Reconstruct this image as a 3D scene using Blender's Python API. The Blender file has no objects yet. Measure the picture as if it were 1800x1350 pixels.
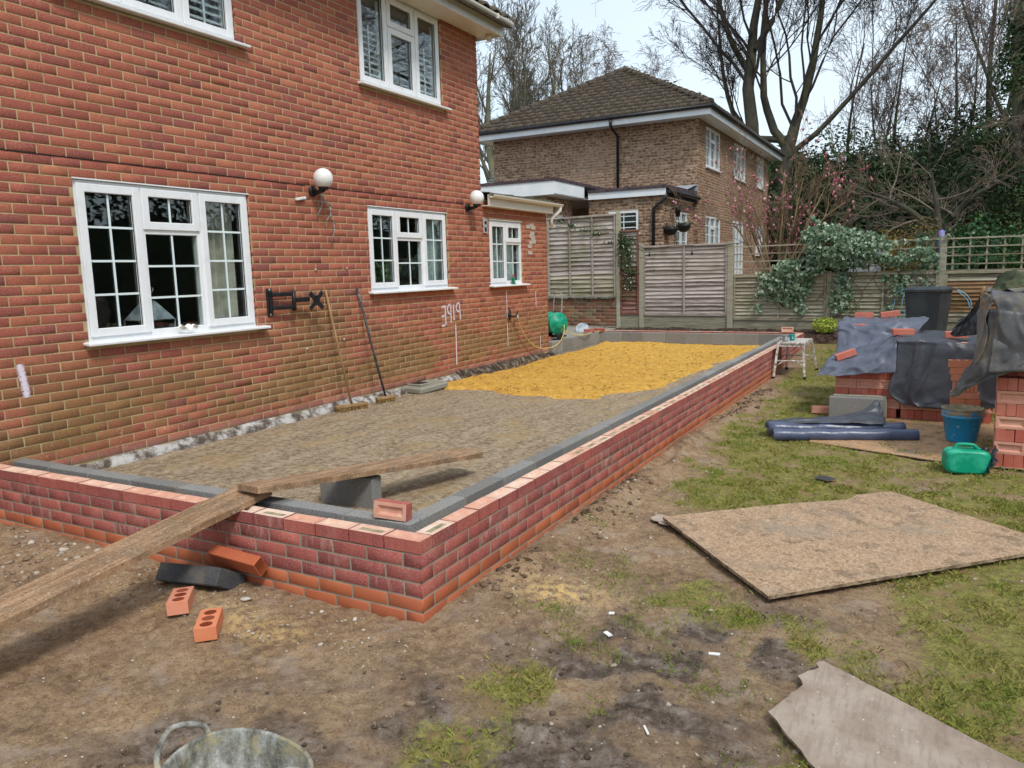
import bpy, math, random
import numpy as np
from mathutils import Vector, Matrix
random.seed(7); rng = np.random.default_rng(11)
S = bpy.context.scene
C = S.collection
# ---------------------------------------------------------------- camera
CAM = np.array([5.933, -2.931, 1.711]); YAW, PITCH, ROLL = 0.496016, -0.145681, -0.0272135
FP = 1355.316
fw = np.array([-math.sin(YAW)*math.cos(PITCH), math.cos(YAW)*math.cos(PITCH), math.sin(PITCH)])
rt = np.cross(fw, [0, 0, 1]); rt /= np.linalg.norm(rt); up = np.cross(rt, fw)
RT = math.cos(ROLL)*rt + math.sin(ROLL)*up; UP = -math.sin(ROLL)*rt + math.cos(ROLL)*up
cd = bpy.data.cameras.new('camera'); cam = bpy.data.objects.new('camera', cd); C.objects.link(cam)
cam.matrix_world = Matrix(((RT[0], UP[0], -fw[0], CAM[0]), (RT[1], UP[1], -fw[1], CAM[1]), (RT[2], UP[2], -fw[2], CAM[2]), (0, 0, 0, 1)))
cd.sensor_width = 36; cd.lens = FP/1800*36; cd.clip_start = .05; cd.clip_end = 900
S.camera = cam
# ---------------------------------------------------------------- world: overcast sky
SUN_EL, SUN_AZ = math.radians(52), math.radians(125)
W = bpy.data.worlds.new('World'); S.world = W; W.use_nodes = True
g = W.node_tree; g.nodes.clear()
sky = g.nodes.new('ShaderNodeTexSky'); sky.sky_type = 'NISHITA'; sky.sun_disc = False
sky.sun_elevation = SUN_EL; sky.sun_rotation = SUN_AZ; sky.air_density = 1.0; sky.dust_density = 2.0
tc = g.nodes.new('ShaderNodeTexCoord')
no = g.nodes.new('ShaderNodeTexNoise'); no.inputs['Scale'].default_value = 1.6; no.inputs['Detail'].default_value = 5
mp = g.nodes.new('ShaderNodeMapping'); mp.inputs['Scale'].default_value = (1, 1, 2.6)
g.links.new(tc.outputs['Generated'], mp.inputs[0]); g.links.new(mp.outputs[0], no.inputs['Vector'])
cr = g.nodes.new('ShaderNodeValToRGB')
cr.color_ramp.elements[0].position = .36; cr.color_ramp.elements[0].color = (.66, .80, .90, 1)
cr.color_ramp.elements[1].position = .62; cr.color_ramp.elements[1].color = (.84, .93, .97, 1)
g.links.new(no.outputs['Fac'], cr.inputs[0])
b1 = g.nodes.new('ShaderNodeBackground'); b1.inputs['Strength'].default_value = .05
g.links.new(sky.outputs[0], b1.inputs['Color'])
b2 = g.nodes.new('ShaderNodeBackground'); b2.inputs['Strength'].default_value = .60
g.links.new(cr.outputs[0], b2.inputs['Color'])
ad = g.nodes.new('ShaderNodeAddShader'); g.links.new(b1.outputs[0], ad.inputs[0]); g.links.new(b2.outputs[0], ad.inputs[1])
wo = g.nodes.new('ShaderNodeOutputWorld'); g.links.new(ad.outputs[0], wo.inputs[0])
sl = bpy.data.lights.new('sun', 'SUN'); sl.energy = 1.7; sl.angle = math.radians(11); sl.color = (1, .96, .90)
so = bpy.data.objects.new('sun', sl); C.objects.link(so)
# direction towards the sun: from the garden side, behind the camera
sd = Vector((math.cos(SUN_EL)*math.sin(SUN_AZ), math.cos(SUN_EL)*math.cos(SUN_AZ), math.sin(SUN_EL)))
so.rotation_euler = sd.to_track_quat('Z', 'Y').to_euler()
S.view_settings.view_transform = 'Standard'; S.view_settings.look = 'None'; S.view_settings.gamma = 1
S.view_settings.use_curve_mapping = False; S.view_settings.exposure = 0.5
S.cycles.max_bounces = 6; S.cycles.transparent_max_bounces = 8; S.cycles.diffuse_bounces = 3
S.cycles.use_denoising = True

# ---------------------------------------------------------------- numpy noise shared by shapes and masks
_T = np.random.default_rng(3).random((256, 256))
def vn(x, y, s=0):
    x = np.asarray(x, float)+s*17.3; y = np.asarray(y, float)+s*9.1
    xi = np.floor(x).astype(int); yi = np.floor(y).astype(int); fx = x-xi; fy = y-yi
    fx = fx*fx*(3-2*fx); fy = fy*fy*(3-2*fy)
    a = _T[xi & 255, yi & 255]; b = _T[(xi+1) & 255, yi & 255]; c = _T[xi & 255, (yi+1) & 255]; d = _T[(xi+1) & 255, (yi+1) & 255]
    return (a*(1-fx)+b*fx)*(1-fy)+(c*(1-fx)+d*fx)*fy
def fbm(x, y, f=1., o=4, s=0, g=.5):
    r = 0; a = 1; t = 0
    for k in range(o):
        r = r+a*vn(x*f, y*f, s+k*3.7); t += a; a *= g; f *= 2.03
    return r/t
def sst(a, b, x):
    t = np.clip((np.asarray(x, float)-a)/(b-a), 0, 1); return t*t*(3-2*t)
def project(p):
    d = np.asarray(p, float)-CAM; z = d@fw
    return 900+FP*(d@RT)/z, 675-FP*(d@UP)/z, z

# ---------------------------------------------------------------- object helpers
WL = {}
def put(o, label=None, cat=None, group=None, kind=None):
    if label: o['label'] = label
    if cat: o['category'] = cat
    if group: o['group'] = group
    if kind: o['kind'] = kind
    return o
def thing(name, loc, label, cat, group=None):
    o = bpy.data.objects.new(name, None); C.objects.link(o); o.location = loc; WL[o.name] = np.array(loc, float)
    o.empty_display_size = .1
    return put(o, label, cat, group)
def link(name, me, parent=None, mat=None):
    o = bpy.data.objects.new(name, me); C.objects.link(o)
    if parent is not None:
        o.parent = parent
        WL[o.name] = WL.get(parent.name, np.zeros(3))
    else: WL[o.name] = np.zeros(3)
    return o
def npmesh(name, V, F, mats=None, mi=None, smooth=False, attrs=None):
    V = np.ascontiguousarray(V, dtype=np.float32).reshape(-1, 3)
    me = bpy.data.meshes.new(name)
    if isinstance(F, np.ndarray):
        k = F.shape[1]; n = len(F); loops = F.reshape(-1).astype(np.int32); st = np.arange(n, dtype=np.int32)*k
        me.vertices.add(len(V)); me.vertices.foreach_set('co', V.reshape(-1))
        me.loops.add(len(loops)); me.loops.foreach_set('vertex_index', loops)
        me.polygons.add(n); me.polygons.foreach_set('loop_start', st)
        me.polygons.foreach_set('loop_total', np.full(n, k, np.int32))
        if smooth: me.polygons.foreach_set('use_smooth', np.ones(n, bool))
        me.update(calc_edges=True)
    else:
        me.from_pydata([tuple(v) for v in V.tolist()], [], F)
        if smooth: me.polygons.foreach_set('use_smooth', [True]*len(F))
        me.update()
    for m in (mats or []): me.materials.append(m)
    if mi is not None: me.polygons.foreach_set('material_index', np.asarray(mi, np.int32))
    for an, av in (attrs or {}).items():
        a = me.attributes.new(an, 'FLOAT', 'POINT'); a.data.foreach_set('value', np.asarray(av, np.float32))
    return me
def npobj(name, V, F, mat, parent=None, **kw):
    V = np.asarray(V, float).reshape(-1, 3)
    if parent is not None: V = V-WL[parent.name]
    mats = mat if isinstance(mat, (list, tuple)) else [mat]
    return link(name, npmesh(name, V, F, mats, **kw), parent)
class MB:
    """collects boxes, tubes, sheets (world coordinates) for one mesh object"""
    def __init__(s): s.v = []; s.f = []; s.m = []; s.sm = []
    def add(s, vs, fs, m=0, sm=False):
        b = len(s.v); s.v += [tuple(map(float, p)) for p in vs]
        for f in fs: s.f.append([i+b for i in f]); s.m.append(m); s.sm.append(sm)
        return s
    def box(s, x0, x1, y0, y1, z0, z1, m=0, bev=0):
        return s.obox(((x0+x1)/2, (y0+y1)/2, (z0+z1)/2), (x1-x0, y1-y0, z1-z0), None, m, bev)
    def obox(s, c, d, R=None, m=0, bev=0):
        hx, hy, hz = [abs(q)/2 for q in d]; c = np.array(c, float); R = np.eye(3) if R is None else R
        if bev <= 0:
            P = [(-hx, -hy, -hz), (hx, -hy, -hz), (hx, hy, -hz), (-hx, hy, -hz), (-hx, -hy, hz), (hx, -hy, hz), (hx, hy, hz), (-hx, hy, hz)]
            F = [(0, 3, 2, 1), (4, 5, 6, 7), (0, 1, 5, 4), (1, 2, 6, 5), (2, 3, 7, 6), (3, 0, 4, 7)]
        else:
            b = min(bev, hx*.9, hy*.9, hz*.9); P = []; idx = {}
            for sx in (-1, 1):
                for sy in (-1, 1):
                    for sz in (-1, 1):
                        idx[(sx, sy, sz)] = len(P)
                        P += [(sx*hx, sy*(hy-b), sz*(hz-b)), (sx*(hx-b), sy*hy, sz*(hz-b)), (sx*(hx-b), sy*(hy-b), sz*hz)]
            F = []
            def q(ax, sg):
                o = [a for a in range(3) if a != ax]; r = []
                for a, b_ in ((-1, -1), (1, -1), (1, 1), (-1, 1)):
                    k = [0, 0, 0]; k[ax] = sg; k[o[0]] = a; k[o[1]] = b_; r.append(idx[tuple(k)]+ax)
                flip = (sg < 0) ^ (ax == 1); F.append(r[::-1] if flip else r)
            for ax in range(3): q(ax, 1); q(ax, -1)
            for ax in range(3):
                o1, o2 = [a for a in range(3) if a != ax]
                for s1 in (-1, 1):
                    for s2 in (-1, 1):
                        a = [0, 0, 0]; a[o1] = s1; a[o2] = s2; a[ax] = -1; b_ = list(a); b_[ax] = 1
                        i, j = idx[tuple(a)], idx[tuple(b_)]; r = [i+o1, j+o1, j+o2, i+o2]
                        F.append(r if (s1*s2 > 0) ^ (ax == 1) else r[::-1])
            for (sx, sy, sz), i in idx.items():
                F.append([i, i+1, i+2] if sx*sy*sz > 0 else [i+2, i+1, i])
        V = [c+R@np.array(p) for p in P]
        return s.add(V, F, m)
    def tube(s, pts, r, n=8, m=0, cap=True, sm=True):
        P = [np.array(p, float) for p in pts]; K = len(P)
        rr = list(r) if hasattr(r, '__len__') else [r]*K; ring = []; a = None
        for i in range(K):
            t = P[min(i+1, K-1)]-P[max(i-1, 0)]; t /= (np.linalg.norm(t)+1e-12)
            if a is None: a = np.cross(t, [0, 0, 1] if abs(t[2]) < .9 else [1, 0, 0])
            else: a = a-t*(a@t)
            a = a/(np.linalg.norm(a)+1e-12); b = np.cross(t, a)
            ring += [P[i]+rr[i]*(math.cos(2*math.pi*k/n)*a+math.sin(2*math.pi*k/n)*b) for k in range(n)]
        F = [(i*n+k, i*n+(k+1) % n, (i+1)*n+(k+1) % n, (i+1)*n+k) for i in range(K-1) for k in range(n)]
        b0 = len(s.v); s.add(ring, F, m, sm)
        if cap: s.f += [[b0+k for k in range(n)][::-1], [b0+(K-1)*n+k for k in range(n)]]; s.m += [m, m]; s.sm += [False, False]
        return s
    def lathe(s, prof, c, n=24, m=0, R=None, sm=True, arc=None):
        R = np.eye(3) if R is None else R; c = np.array(c, float); V = []
        for r, z in prof:
            V += [c+R@np.array([r*math.cos(2*math.pi*k/n), r*math.sin(2*math.pi*k/n), z]) for k in range(n)]
        F = [(i*n+k, i*n+(k+1) % n, (i+1)*n+(k+1) % n, (i+1)*n+k) for i in range(len(prof)-1) for k in range(n)]
        return s.add(V, F, m, sm)
    def prism(s, poly, h, m=0, axis=2, off=0, R=None, c=(0, 0, 0)):
        """poly: 2-D outline (ccw), extruded from off to off+h along axis"""
        R = np.eye(3) if R is None else R; n = len(poly); V = []
        for z in (off, off+h):
            for a, b in poly:
                p = {2: (a, b, z), 1: (a, z, b), 0: (z, a, b)}[axis]; V.append(np.array(c)+R@np.array(p, float))
        F = [list(range(n))[::-1], list(range(n, 2*n))]+[(i, (i+1) % n, n+(i+1) % n, n+i) for i in range(n)]
        if (axis == 1) ^ (h < 0): F = [list(f)[::-1] for f in F]
        return s.add(V, F, m)
    def sheet(s, G, m=0, sm=True, thick=0):
        G = np.asarray(G, float); a, b = G.shape[:2]
        F = [(i*b+j, (i+1)*b+j, (i+1)*b+j+1, i*b+j+1) for i in range(a-1) for j in range(b-1)]
        return s.add(G.reshape(-1, 3), F, m, sm)
    def build(s, name, mat, parent=None, label=None, **kw):
        V = np.array(s.v)
        if parent is not None: V = V-WL[parent.name]
        me = bpy.data.meshes.new(name); me.from_pydata(V.tolist(), [], s.f)
        for mm in (mat if isinstance(mat, (list, tuple)) else [mat]): me.materials.append(mm)
        me.polygons.foreach_set('material_index', s.m); me.polygons.foreach_set('use_smooth', s.sm); me.update()
        o = link(name, me, parent)
        return put(o, label, **kw)
def rz(a): c, s = math.cos(a), math.sin(a); return np.array([[c, -s, 0], [s, c, 0], [0, 0, 1.]])
def rx(a): c, s = math.cos(a), math.sin(a); return np.array([[1, 0, 0], [0, c, -s], [0, s, c.real]])
def ry(a): c, s = math.cos(a), math.sin(a); return np.array([[c, 0, s], [0, 1, 0], [-s, 0, c]])
def R3(x=0, y=0, z=0): return rz(z)@ry(y)@rx(x)
def catmull(P, n):
    """P (K,...) control values -> n samples"""
    P = np.asarray(P, float); K = len(P); t = np.linspace(0, K-1, n); i = np.clip(t.astype(int), 0, K-2); f = (t-i).reshape((-1,)+(1,)*(P.ndim-1))
    p1 = P[i]; p2 = P[i+1]; p0 = np.where((i == 0).reshape(f.shape), 2*p1-p2, P[np.maximum(i-1, 0)])
    p3 = np.where((i == K-2).reshape(f.shape), 2*p2-p1, P[np.minimum(i+2, K-1)])
    return .5*((2*p1)+(-p0+p2)*f+(2*p0-5*p1+4*p2-p3)*f**2+(-p0+3*p1-3*p2+p3)*f**3)
def patch(ctrl, nu, nv):
    G = catmull(np.asarray(ctrl, float), nu); return np.swapaxes(catmull(np.swapaxes(G, 0, 1), nv), 0, 1)
def normals(G):
    a = np.gradient(G, axis=0); b = np.gradient(G, axis=1); n = np.cross(a, b); return n/(np.linalg.norm(n, axis=-1, keepdims=True)+1e-9)

# ---------------------------------------------------------------- materials
class Mt:
    def __init__(s, name):
        s.mat = bpy.data.materials.new(name); s.mat.use_nodes = True; s.t = s.mat.node_tree; s.t.nodes.clear()
        s.o = s.t.nodes.new('ShaderNodeOutputMaterial'); s.pos = s.n('ShaderNodeNewGeometry').outputs['Position']
    def n(s, typ, ins=None, **at):
        n = s.t.nodes.new(typ)
        for k, v in at.items(): setattr(n, k, v)
        for k, v in (ins or {}).items():
            if isinstance(v, bpy.types.NodeSocket): s.t.links.new(v, n.inputs[k])
            else: n.inputs[k].default_value = v
        return n
    def map(s, sc, loc=(0, 0, 0), vec=None): return s.n('ShaderNodeMapping', {0: vec or s.pos, 'Scale': sc if hasattr(sc, '__len__') else (sc,)*3, 'Location': loc}).outputs[0]
    def noise(s, sc, det=4, ro=.55, vec=None, dist=0): return s.n('ShaderNodeTexNoise', {'Vector': vec or s.pos, 'Scale': sc, 'Detail': det, 'Roughness': ro, 'Distortion': dist}).outputs['Fac']
    def vor(s, sc, vec=None, feature='F1', out='Distance'): return s.n('ShaderNodeTexVoronoi', {'Vector': vec or s.pos, 'Scale': sc}, feature=feature).outputs[out]
    def ma(s, op, a, b=0., c=None, clamp=False):
        d = {0: a, 1: b}
        if c is not None: d[2] = c
        return s.n('ShaderNodeMath', d, operation=op, use_clamp=clamp).outputs[0]
    def sm(s, a, b, x): return s.n('ShaderNodeMapRange', {0: x, 1: a, 2: b, 3: 0., 4: 1.}, interpolation_type='SMOOTHSTEP', clamp=True).outputs[0]
    def ramp(s, f, st):
        n = s.n('ShaderNodeValToRGB', {0: f}); e = n.color_ramp.elements
        while len(e) < len(st): e.new(.5)
        for i, (p, c) in enumerate(st): e[i].position = p; e[i].color = (*c, 1)
        return n.outputs[0]
    def mix(s, f, a, b, mode='MIX'):
        a = (*a, 1) if isinstance(a, tuple) and len(a) == 3 else a; b = (*b, 1) if isinstance(b, tuple) and len(b) == 3 else b
        return s.n('ShaderNodeMix', {0: f, 6: a, 7: b}, data_type='RGBA', blend_type=mode).outputs[2]
    def attr(s, name, typ='GEOMETRY'): return s.n('ShaderNodeAttribute', attribute_name=name, attribute_type=typ).outputs['Fac']
    def tint(s): return s.ma('ADD', s.attr('tint'), s.attr('tint', 'OBJECT'))
    def xyz(s): n = s.n('ShaderNodeSeparateXYZ', {0: s.pos}); return n.outputs[0], n.outputs[1], n.outputs[2]
    def bump(s, h, st=.4, d=.01): return s.n('ShaderNodeBump', {'Height': h, 'Strength': st, 'Distance': d}).outputs[0]
    def bsdf(s, col, rough=.8, nor=None, **kw):
        d = {'Base Color': (*col, 1) if isinstance(col, tuple) else col, 'Roughness': rough}
        if nor is not None: d['Normal'] = nor
        d.setdefault('Specular IOR Level', kw.pop('spec', .35))
        for k, v in kw.items(): d[k.replace('_', ' ')] = v
        b = s.n('ShaderNodeBsdfPrincipled', d); s.t.links.new(b.outputs[0], s.o.inputs[0]); s.b = b
        return s.mat
def std(name, stops, sc=6, det=6, rough=.8, bs=.35, bd=.006, bsc=None, tint=0, spec=.35, stretch=None, fine=0, **kw):
    m = Mt(name); v = m.map(stretch) if stretch else None
    f = m.noise(sc, det, .6, v)
    if fine: f = m.ma('ADD', m.ma('MULTIPLY', f, 1-fine), m.ma('MULTIPLY', m.noise(sc*14, 3, .6, v), fine))
    f = m.sm(.28, .72, f)
    if tint: f = m.ma('ADD', m.ma('MULTIPLY', f, 1-tint), m.ma('MULTIPLY', m.tint(), tint))
    h = m.noise(bsc or sc*6, 5, .65, v)
    return m.bsdf(m.ramp(f, stops), rough, m.bump(h, bs, bd) if bs else None, spec=spec, **kw)
# ================================================================ MATERIALS
def house_brick_mat():
    m = Mt('house_brick'); x, y, z = m.xyz()
    t = m.ma('ADD', m.ma('MULTIPLY', m.tint(), .8), m.ma('MULTIPLY', m.sm(.3, .7, m.noise(9, 3)), .2))
    col = m.ramp(t, [(0, (.45, .165, .090)), (.25, (.40, .125, .075)), (.55, (.345, .098, .068)), (.8, (.29, .085, .068)), (1, (.20, .068, .064))])
    sp = m.noise(115, 3, .8)
    col = m.mix(m.ma('MULTIPLY', m.sm(.53, .64, sp), .55), col, (.62, .33, .24))
    col = m.mix(m.ma('MULTIPLY', m.sm(.49, .38, sp), .6), col, (.13, .035, .03))
    n1 = m.noise(1.15, 3, .6, m.map((1, 1, 1.7), (0, 3.1, .4)))
    low = m.sm(1.5, .55, z); up_ = m.sm(.3, .5, z)
    k = m.ma('MULTIPLY', m.sm(.47, .60, m.ma('ADD', n1, m.ma('MULTIPLY', low, .10))), m.ma('MULTIPLY', low, up_))
    yb = m.ma('MULTIPLY', m.sm(2.9, 3.4, y), m.sm(4.35, 3.8, y))
    k = m.ma('MAXIMUM', k, m.ma('MULTIPLY', m.ma('MULTIPLY', yb, m.sm(1.75, 1.2, z)), m.ma('MULTIPLY', up_, .8)))
    alg = m.ramp(m.noise(60, 5, .8), [(.3, (.09, .075, .028)), (.55, (.20, .16, .05)), (.75, (.30, .22, .09))])
    col = m.mix(m.ma('MULTIPLY', k, .62), col, alg)
    eff = m.ma('MULTIPLY', m.sm(.57, .68, m.noise(26, 5, .75)), m.sm(.85, .3, z))
    col = m.mix(m.ma('MULTIPLY', eff, .55), col, (.66, .42, .35))
    col = m.mix(m.ma('MULTIPLY', m.sm(.36, .26, z), .6), col, (.30, .22, .18))
    h = m.ma('ADD', m.noise(95, 4, .7), m.ma('MULTIPLY', m.noise(420, 2), .6))
    return m.bsdf(col, .88, m.bump(h, .55, .004), spec=.25)
M_HB = house_brick_mat()
def mortar_mat(name, c1, c2, c3=None):
    m = Mt(name); x, y, z = m.xyz()
    col = m.ramp(m.noise(5, 5, .65), [(.3, c1), (.7, c2)])
    if c3: col = m.mix(m.ma('MULTIPLY', m.sm(1.3, .4, z), m.sm(.42, .6, m.noise(2, 3))), col, c3)
    return m.bsdf(col, .95, m.bump(m.noise(220, 4, .7), .6, .004), spec=.2)
M_HM = mortar_mat('house_mortar', (.38, .285, .15), (.55, .43, .25), (.30, .25, .11))
M_GM = mortar_mat('grey_mortar', (.24, .20, .15), (.38, .33, .26))
M_NM = mortar_mat('buff_mortar', (.36, .29, .21), (.50, .42, .31))
def new_brick_mat():
    m = Mt('new_brick')
    t = m.ma('ADD', m.ma('MULTIPLY', m.tint(), .72), m.ma('MULTIPLY', m.sm(.3, .7, m.noise(11, 3, .6, m.map((2.2, 2.2, .5)))), .28))
    col = m.ramp(t, [(0, (.46, .140, .095)), (.3, (.40, .105, .080)), (.6, (.33, .085, .070)), (.82, (.25, .068, .062)), (1, (.44, .23, .18))])
    sp = m.noise(150, 3, .8)
    col = m.mix(m.ma('MULTIPLY', m.sm(.55, .64, sp), .6), col, (.68, .40, .37)); col = m.mix(m.sm(.70, .73, m.noise(170, 3, .7)), col, (.80, .62, .58)); col = m.mix(m.ma('MULTIPLY', m.sm(.5, .68, m.noise(5, 5, .7)), .3), col, (.50, .26, .20))
    col = m.mix(m.ma('MULTIPLY', m.sm(.46, .34, sp), .5), col, (.12, .03, .035))
    return m.bsdf(col, .85, m.bump(m.noise(300, 4, .7), .6, .004), spec=.3)
M_NB = new_brick_mat()
M_NT = std('brick_bed_face', [(.1, (.56, .25, .17)), (.45, (.64, .37, .27)), (.8, (.72, .56, .44))], sc=14, rough=.9, bs=.3, tint=.55, fine=.3)
M_FM = std('frog_mortar', [(.2, (.24, .21, .13)), (.8, (.42, .36, .22))], sc=16, rough=.95, bs=.9, bd=.01)
M_OB = std('orange_brick', [(0, (.40, .10, .04)), (.5, (.46, .135, .06)), (1, (.32, .085, .05))], sc=5, rough=.6, bs=.2, tint=.6, fine=.35)
M_OB2 = std('fresh_orange_brick', [(0, (.60, .19, .08)), (.5, (.68, .25, .13)), (1, (.64, .30, .22))], sc=8, rough=.75, bs=.3, tint=.5, fine=.3)
M_HOLE = std('brick_hole', [(.3, (.16, .03, .012)), (.7, (.24, .06, .03))], sc=9, rough=.95)
M_PB = std('pallet_brick', [(0, (.46, .10, .07)), (.5, (.60, .22, .15)), (1, (.72, .42, .31))], sc=10, rough=.88, bs=.5, tint=.75, fine=.3)
def block_mat(name, a, b):
    m = Mt(name); v = m.vor(210)
    c = m.ramp(m.noise(150, 5, .75), [(.30, a), (.5, b), (.72, tuple(min(1, q*1.65) for q in b))])
    c = m.mix(m.ma('MULTIPLY', m.noise(3.5, 4), .5), c, (.35, .31, .24), 'MULTIPLY') if False else m.mix(m.ma('MULTIPLY', m.sm(.45, .7, m.noise(6, 5)), .35), c, (.30, .26, .19))
    c = m.mix(1., c, m.ramp(m.tint(), [(0, (.78, .78, .78)), (1, (1.1, 1.1, 1.1))]), 'MULTIPLY')
    return m.bsdf(c, .95, m.bump(m.noise(170, 4, .75), .9, .006), spec=.15)
M_BL = block_mat('concrete_block', (.12, .12, .12), (.26, .26, .25))
M_BLD = block_mat('dark_block', (.035, .037, .04), (.085, .09, .095))
M_CON = block_mat('concrete_pale', (.20, .19, .15), (.36, .34, .28))
def upvc_mat(name='white_plastic', c=(.80, .82, .84), r=.3):
    m = Mt(name); col = m.mix(m.ma('MULTIPLY', m.sm(.45, .75, m.noise(7, 6, .7)), .3), c, (.50, .49, .44))
    return m.bsdf(col, r, None, spec=.5)
M_PVC = upvc_mat(); M_GUT = upvc_mat('cream_plastic', (.72, .68, .60), .4); M_BAR = upvc_mat('glazing_bar_white', (.72, .82, .83), .35)
M_DGR = std('black_plastic', [(.3, (.012, .013, .016)), (.7, (.022, .023, .028))], sc=8, rough=.38, bs=.05)
M_BLK = std('black_metal', [(.3, (.010, .010, .012)), (.7, (.02, .02, .022))], sc=20, rough=.45, bs=.1)
def glass_mat(name='window_glass', IORV=1.62, GAIN=1.1):
    m = Mt(name)
    tr = m.n('ShaderNodeBsdfTransparent', {0: (.90, .94, .93, 1)}); gl = m.n('ShaderNodeBsdfGlossy', {'Color': (.95, .98, 1, 1), 'Roughness': .01, 'Normal': m.bump(m.noise(2.2, 2), .03, .03)})
    bk = m.n('ShaderNodeNewGeometry').outputs['Backfacing']; io = m.n('ShaderNodeMapRange', {0: bk, 3: IORV, 4: 1/IORV}).outputs[0]; fr = m.n('ShaderNodeFresnel', {0: io}); f = m.ma('MULTIPLY', fr.outputs[0], GAIN, clamp=True)
    x = m.n('ShaderNodeMixShader', {0: f, 1: tr.outputs[0], 2: gl.outputs[0]}); m.t.links.new(x.outputs[0], m.o.inputs[0]); return m.mat
M_GL = glass_mat(); M_GL2 = glass_mat('far_window_glass', 1.3, .8)
M_ROOM = std('room_wall', [(.3, (.20, .18, .15)), (.7, (.26, .24, .2))], sc=1, rough=.9, bs=0)
M_CURT = std('curtain_cloth', [(.3, (.50, .46, .38)), (.7, (.64, .6, .52))], sc=6, rough=.95, bs=.2)
M_NET = std('net_curtain', [(.3, (.42, .5, .5)), (.7, (.6, .68, .68))], sc=9, rough=.9, bs=.1)
M_DARKOBJ = std('dark_furniture', [(.3, (.02, .02, .022)), (.7, (.06, .055, .05))], sc=3, rough=.6, bs=0)
M_TILE = Mt('roof_tile')
def tile_mat():
    m = M_TILE; n = m.noise(2.2, 5, .65)
    col = m.ramp(m.noise(18, 5, .7), [(.3, (.055, .043, .034)), (.5, (.10, .08, .062)), (.68, (.17, .145, .115))])
    col = m.mix(1., col, m.ramp(m.tint(), [(0, (.9, .9, .9)), (1, (1.15, 1.13, 1.1))]), 'MULTIPLY')
    col = m.mix(m.ma('MULTIPLY', m.sm(.62, .72, m.noise(19, 3)), .7), col, (.34, .33, .29))
    mo = m.ma('MULTIPLY', m.sm(.60, .72, n), .6)
    col = m.mix(mo, col, m.ramp(m.noise(30, 3), [(.35, (.10, .085, .025)), (.65, (.27, .16, .04))]))
    return m.bsdf(col, .95, m.bump(m.noise(60, 5, .7), .8, .02), spec=.15)
M_TILE = tile_mat()
M_GTILE = std('grey_tile', [(.3, (.10, .11, .10)), (.7, (.20, .21, .19))], sc=9, rough=.95, bs=.4)
def nbrick_mat():
    m = Mt('neighbour_brick'); t = m.tint()
    col = m.ramp(m.ma('ADD', m.ma('MULTIPLY', t, .8), m.ma('MULTIPLY', m.noise(7, 3), .2)), [(0, (.26, .155, .10)), (.5, (.37, .235, .155)), (1, (.48, .34, .245))])
    col = m.mix(m.ma('MULTIPLY', m.sm(.50, .57, m.noise(11, 3, .6, m.map((1, 1, 1.6)))), .85), col, (.115, .068, .043))
    w = m.noise(.45, 3); col = m.mix(m.ma('MULTIPLY', m.sm(.5, .7, w), .35), col, (.45, .30, .22))
    return m.bsdf(col, .92, m.bump(m.noise(80, 3, .7), .6, .004), spec=.15)
M_NBR = nbrick_mat()
M_WPAINT = std('white_fascia', [(.3, (.70, .76, .80)), (.7, (.78, .82, .84))], sc=1.6, rough=.4, bs=.05)
M_LEAD = std('lead_flashing', [(.3, (.25, .28, .32)), (.7, (.42, .46, .5))], sc=12, rough=.45, bs=.6, bd=.01)
M_MOSS = std('mossy_felt', [(.25, (.045, .05, .035)), (.5, (.10, .105, .07)), (.75, (.20, .19, .15))], sc=14, rough=1, bs=1, bd=.02)
M_TERRA = std('terracotta_patch', [(.3, (.42, .36, .30)), (.7, (.52, .45, .38))], sc=20, rough=.95)
def spray_mat():
    m = Mt('spray_paint'); n = m.noise(55, 5, .8)
    tr = m.n('ShaderNodeBsdfTransparent'); df = m.n('ShaderNodeBsdfDiffuse', {0: (.74, .66, .74, 1)})
    e = m.attr('edge'); f = m.ma('MULTIPLY', m.sm(.46, .80, m.ma('ADD', m.ma('MULTIPLY', n, .8), m.ma('MULTIPLY', e, .42))), m.sm(.0, .35, e))
    x = m.n('ShaderNodeMixShader', {0: f, 1: tr.outputs[0], 2: df.outputs[0]}); m.t.links.new(x.outputs[0], m.o.inputs[0]); return m.mat
M_SPRAY = spray_mat()
def wood_mat(name, st, gsc=(3, 3, 40), rough=.85, bs=.5, mud=0, tint=.4):
    m = Mt(name); v = m.map(gsc)
    f = m.ma('ADD', m.ma('MULTIPLY', m.sm(.28, .72, m.noise(1.0, 6, .65, v)), 1-tint), m.ma('MULTIPLY', m.tint(), tint))
    col = m.ramp(f, st)
    if mud:
        k = m.ma('MULTIPLY', m.sm(.44, .60, m.noise(5.5, 6, .75)), mud); col = m.mix(k, col, m.ramp(m.noise(40, 5), [(.3, (.10, .068, .042)), (.7, (.33, .24, .16))]))
        col = m.mix(m.ma('MULTIPLY', m.sm(.58, .66, m.noise(75, 4, .75)), .75), col, (.62, .54, .43)); col = m.mix(m.ma('MULTIPLY', m.sm(.44, .36, m.noise(55, 4, .7)), .6), col, (.11, .065, .035))
    return m.bsdf(col, rough, m.bump(m.ma('ADD', m.noise(2.2, 5, .7, v), m.noise(70, 4, .7)), bs, .006), spec=.2)

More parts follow.
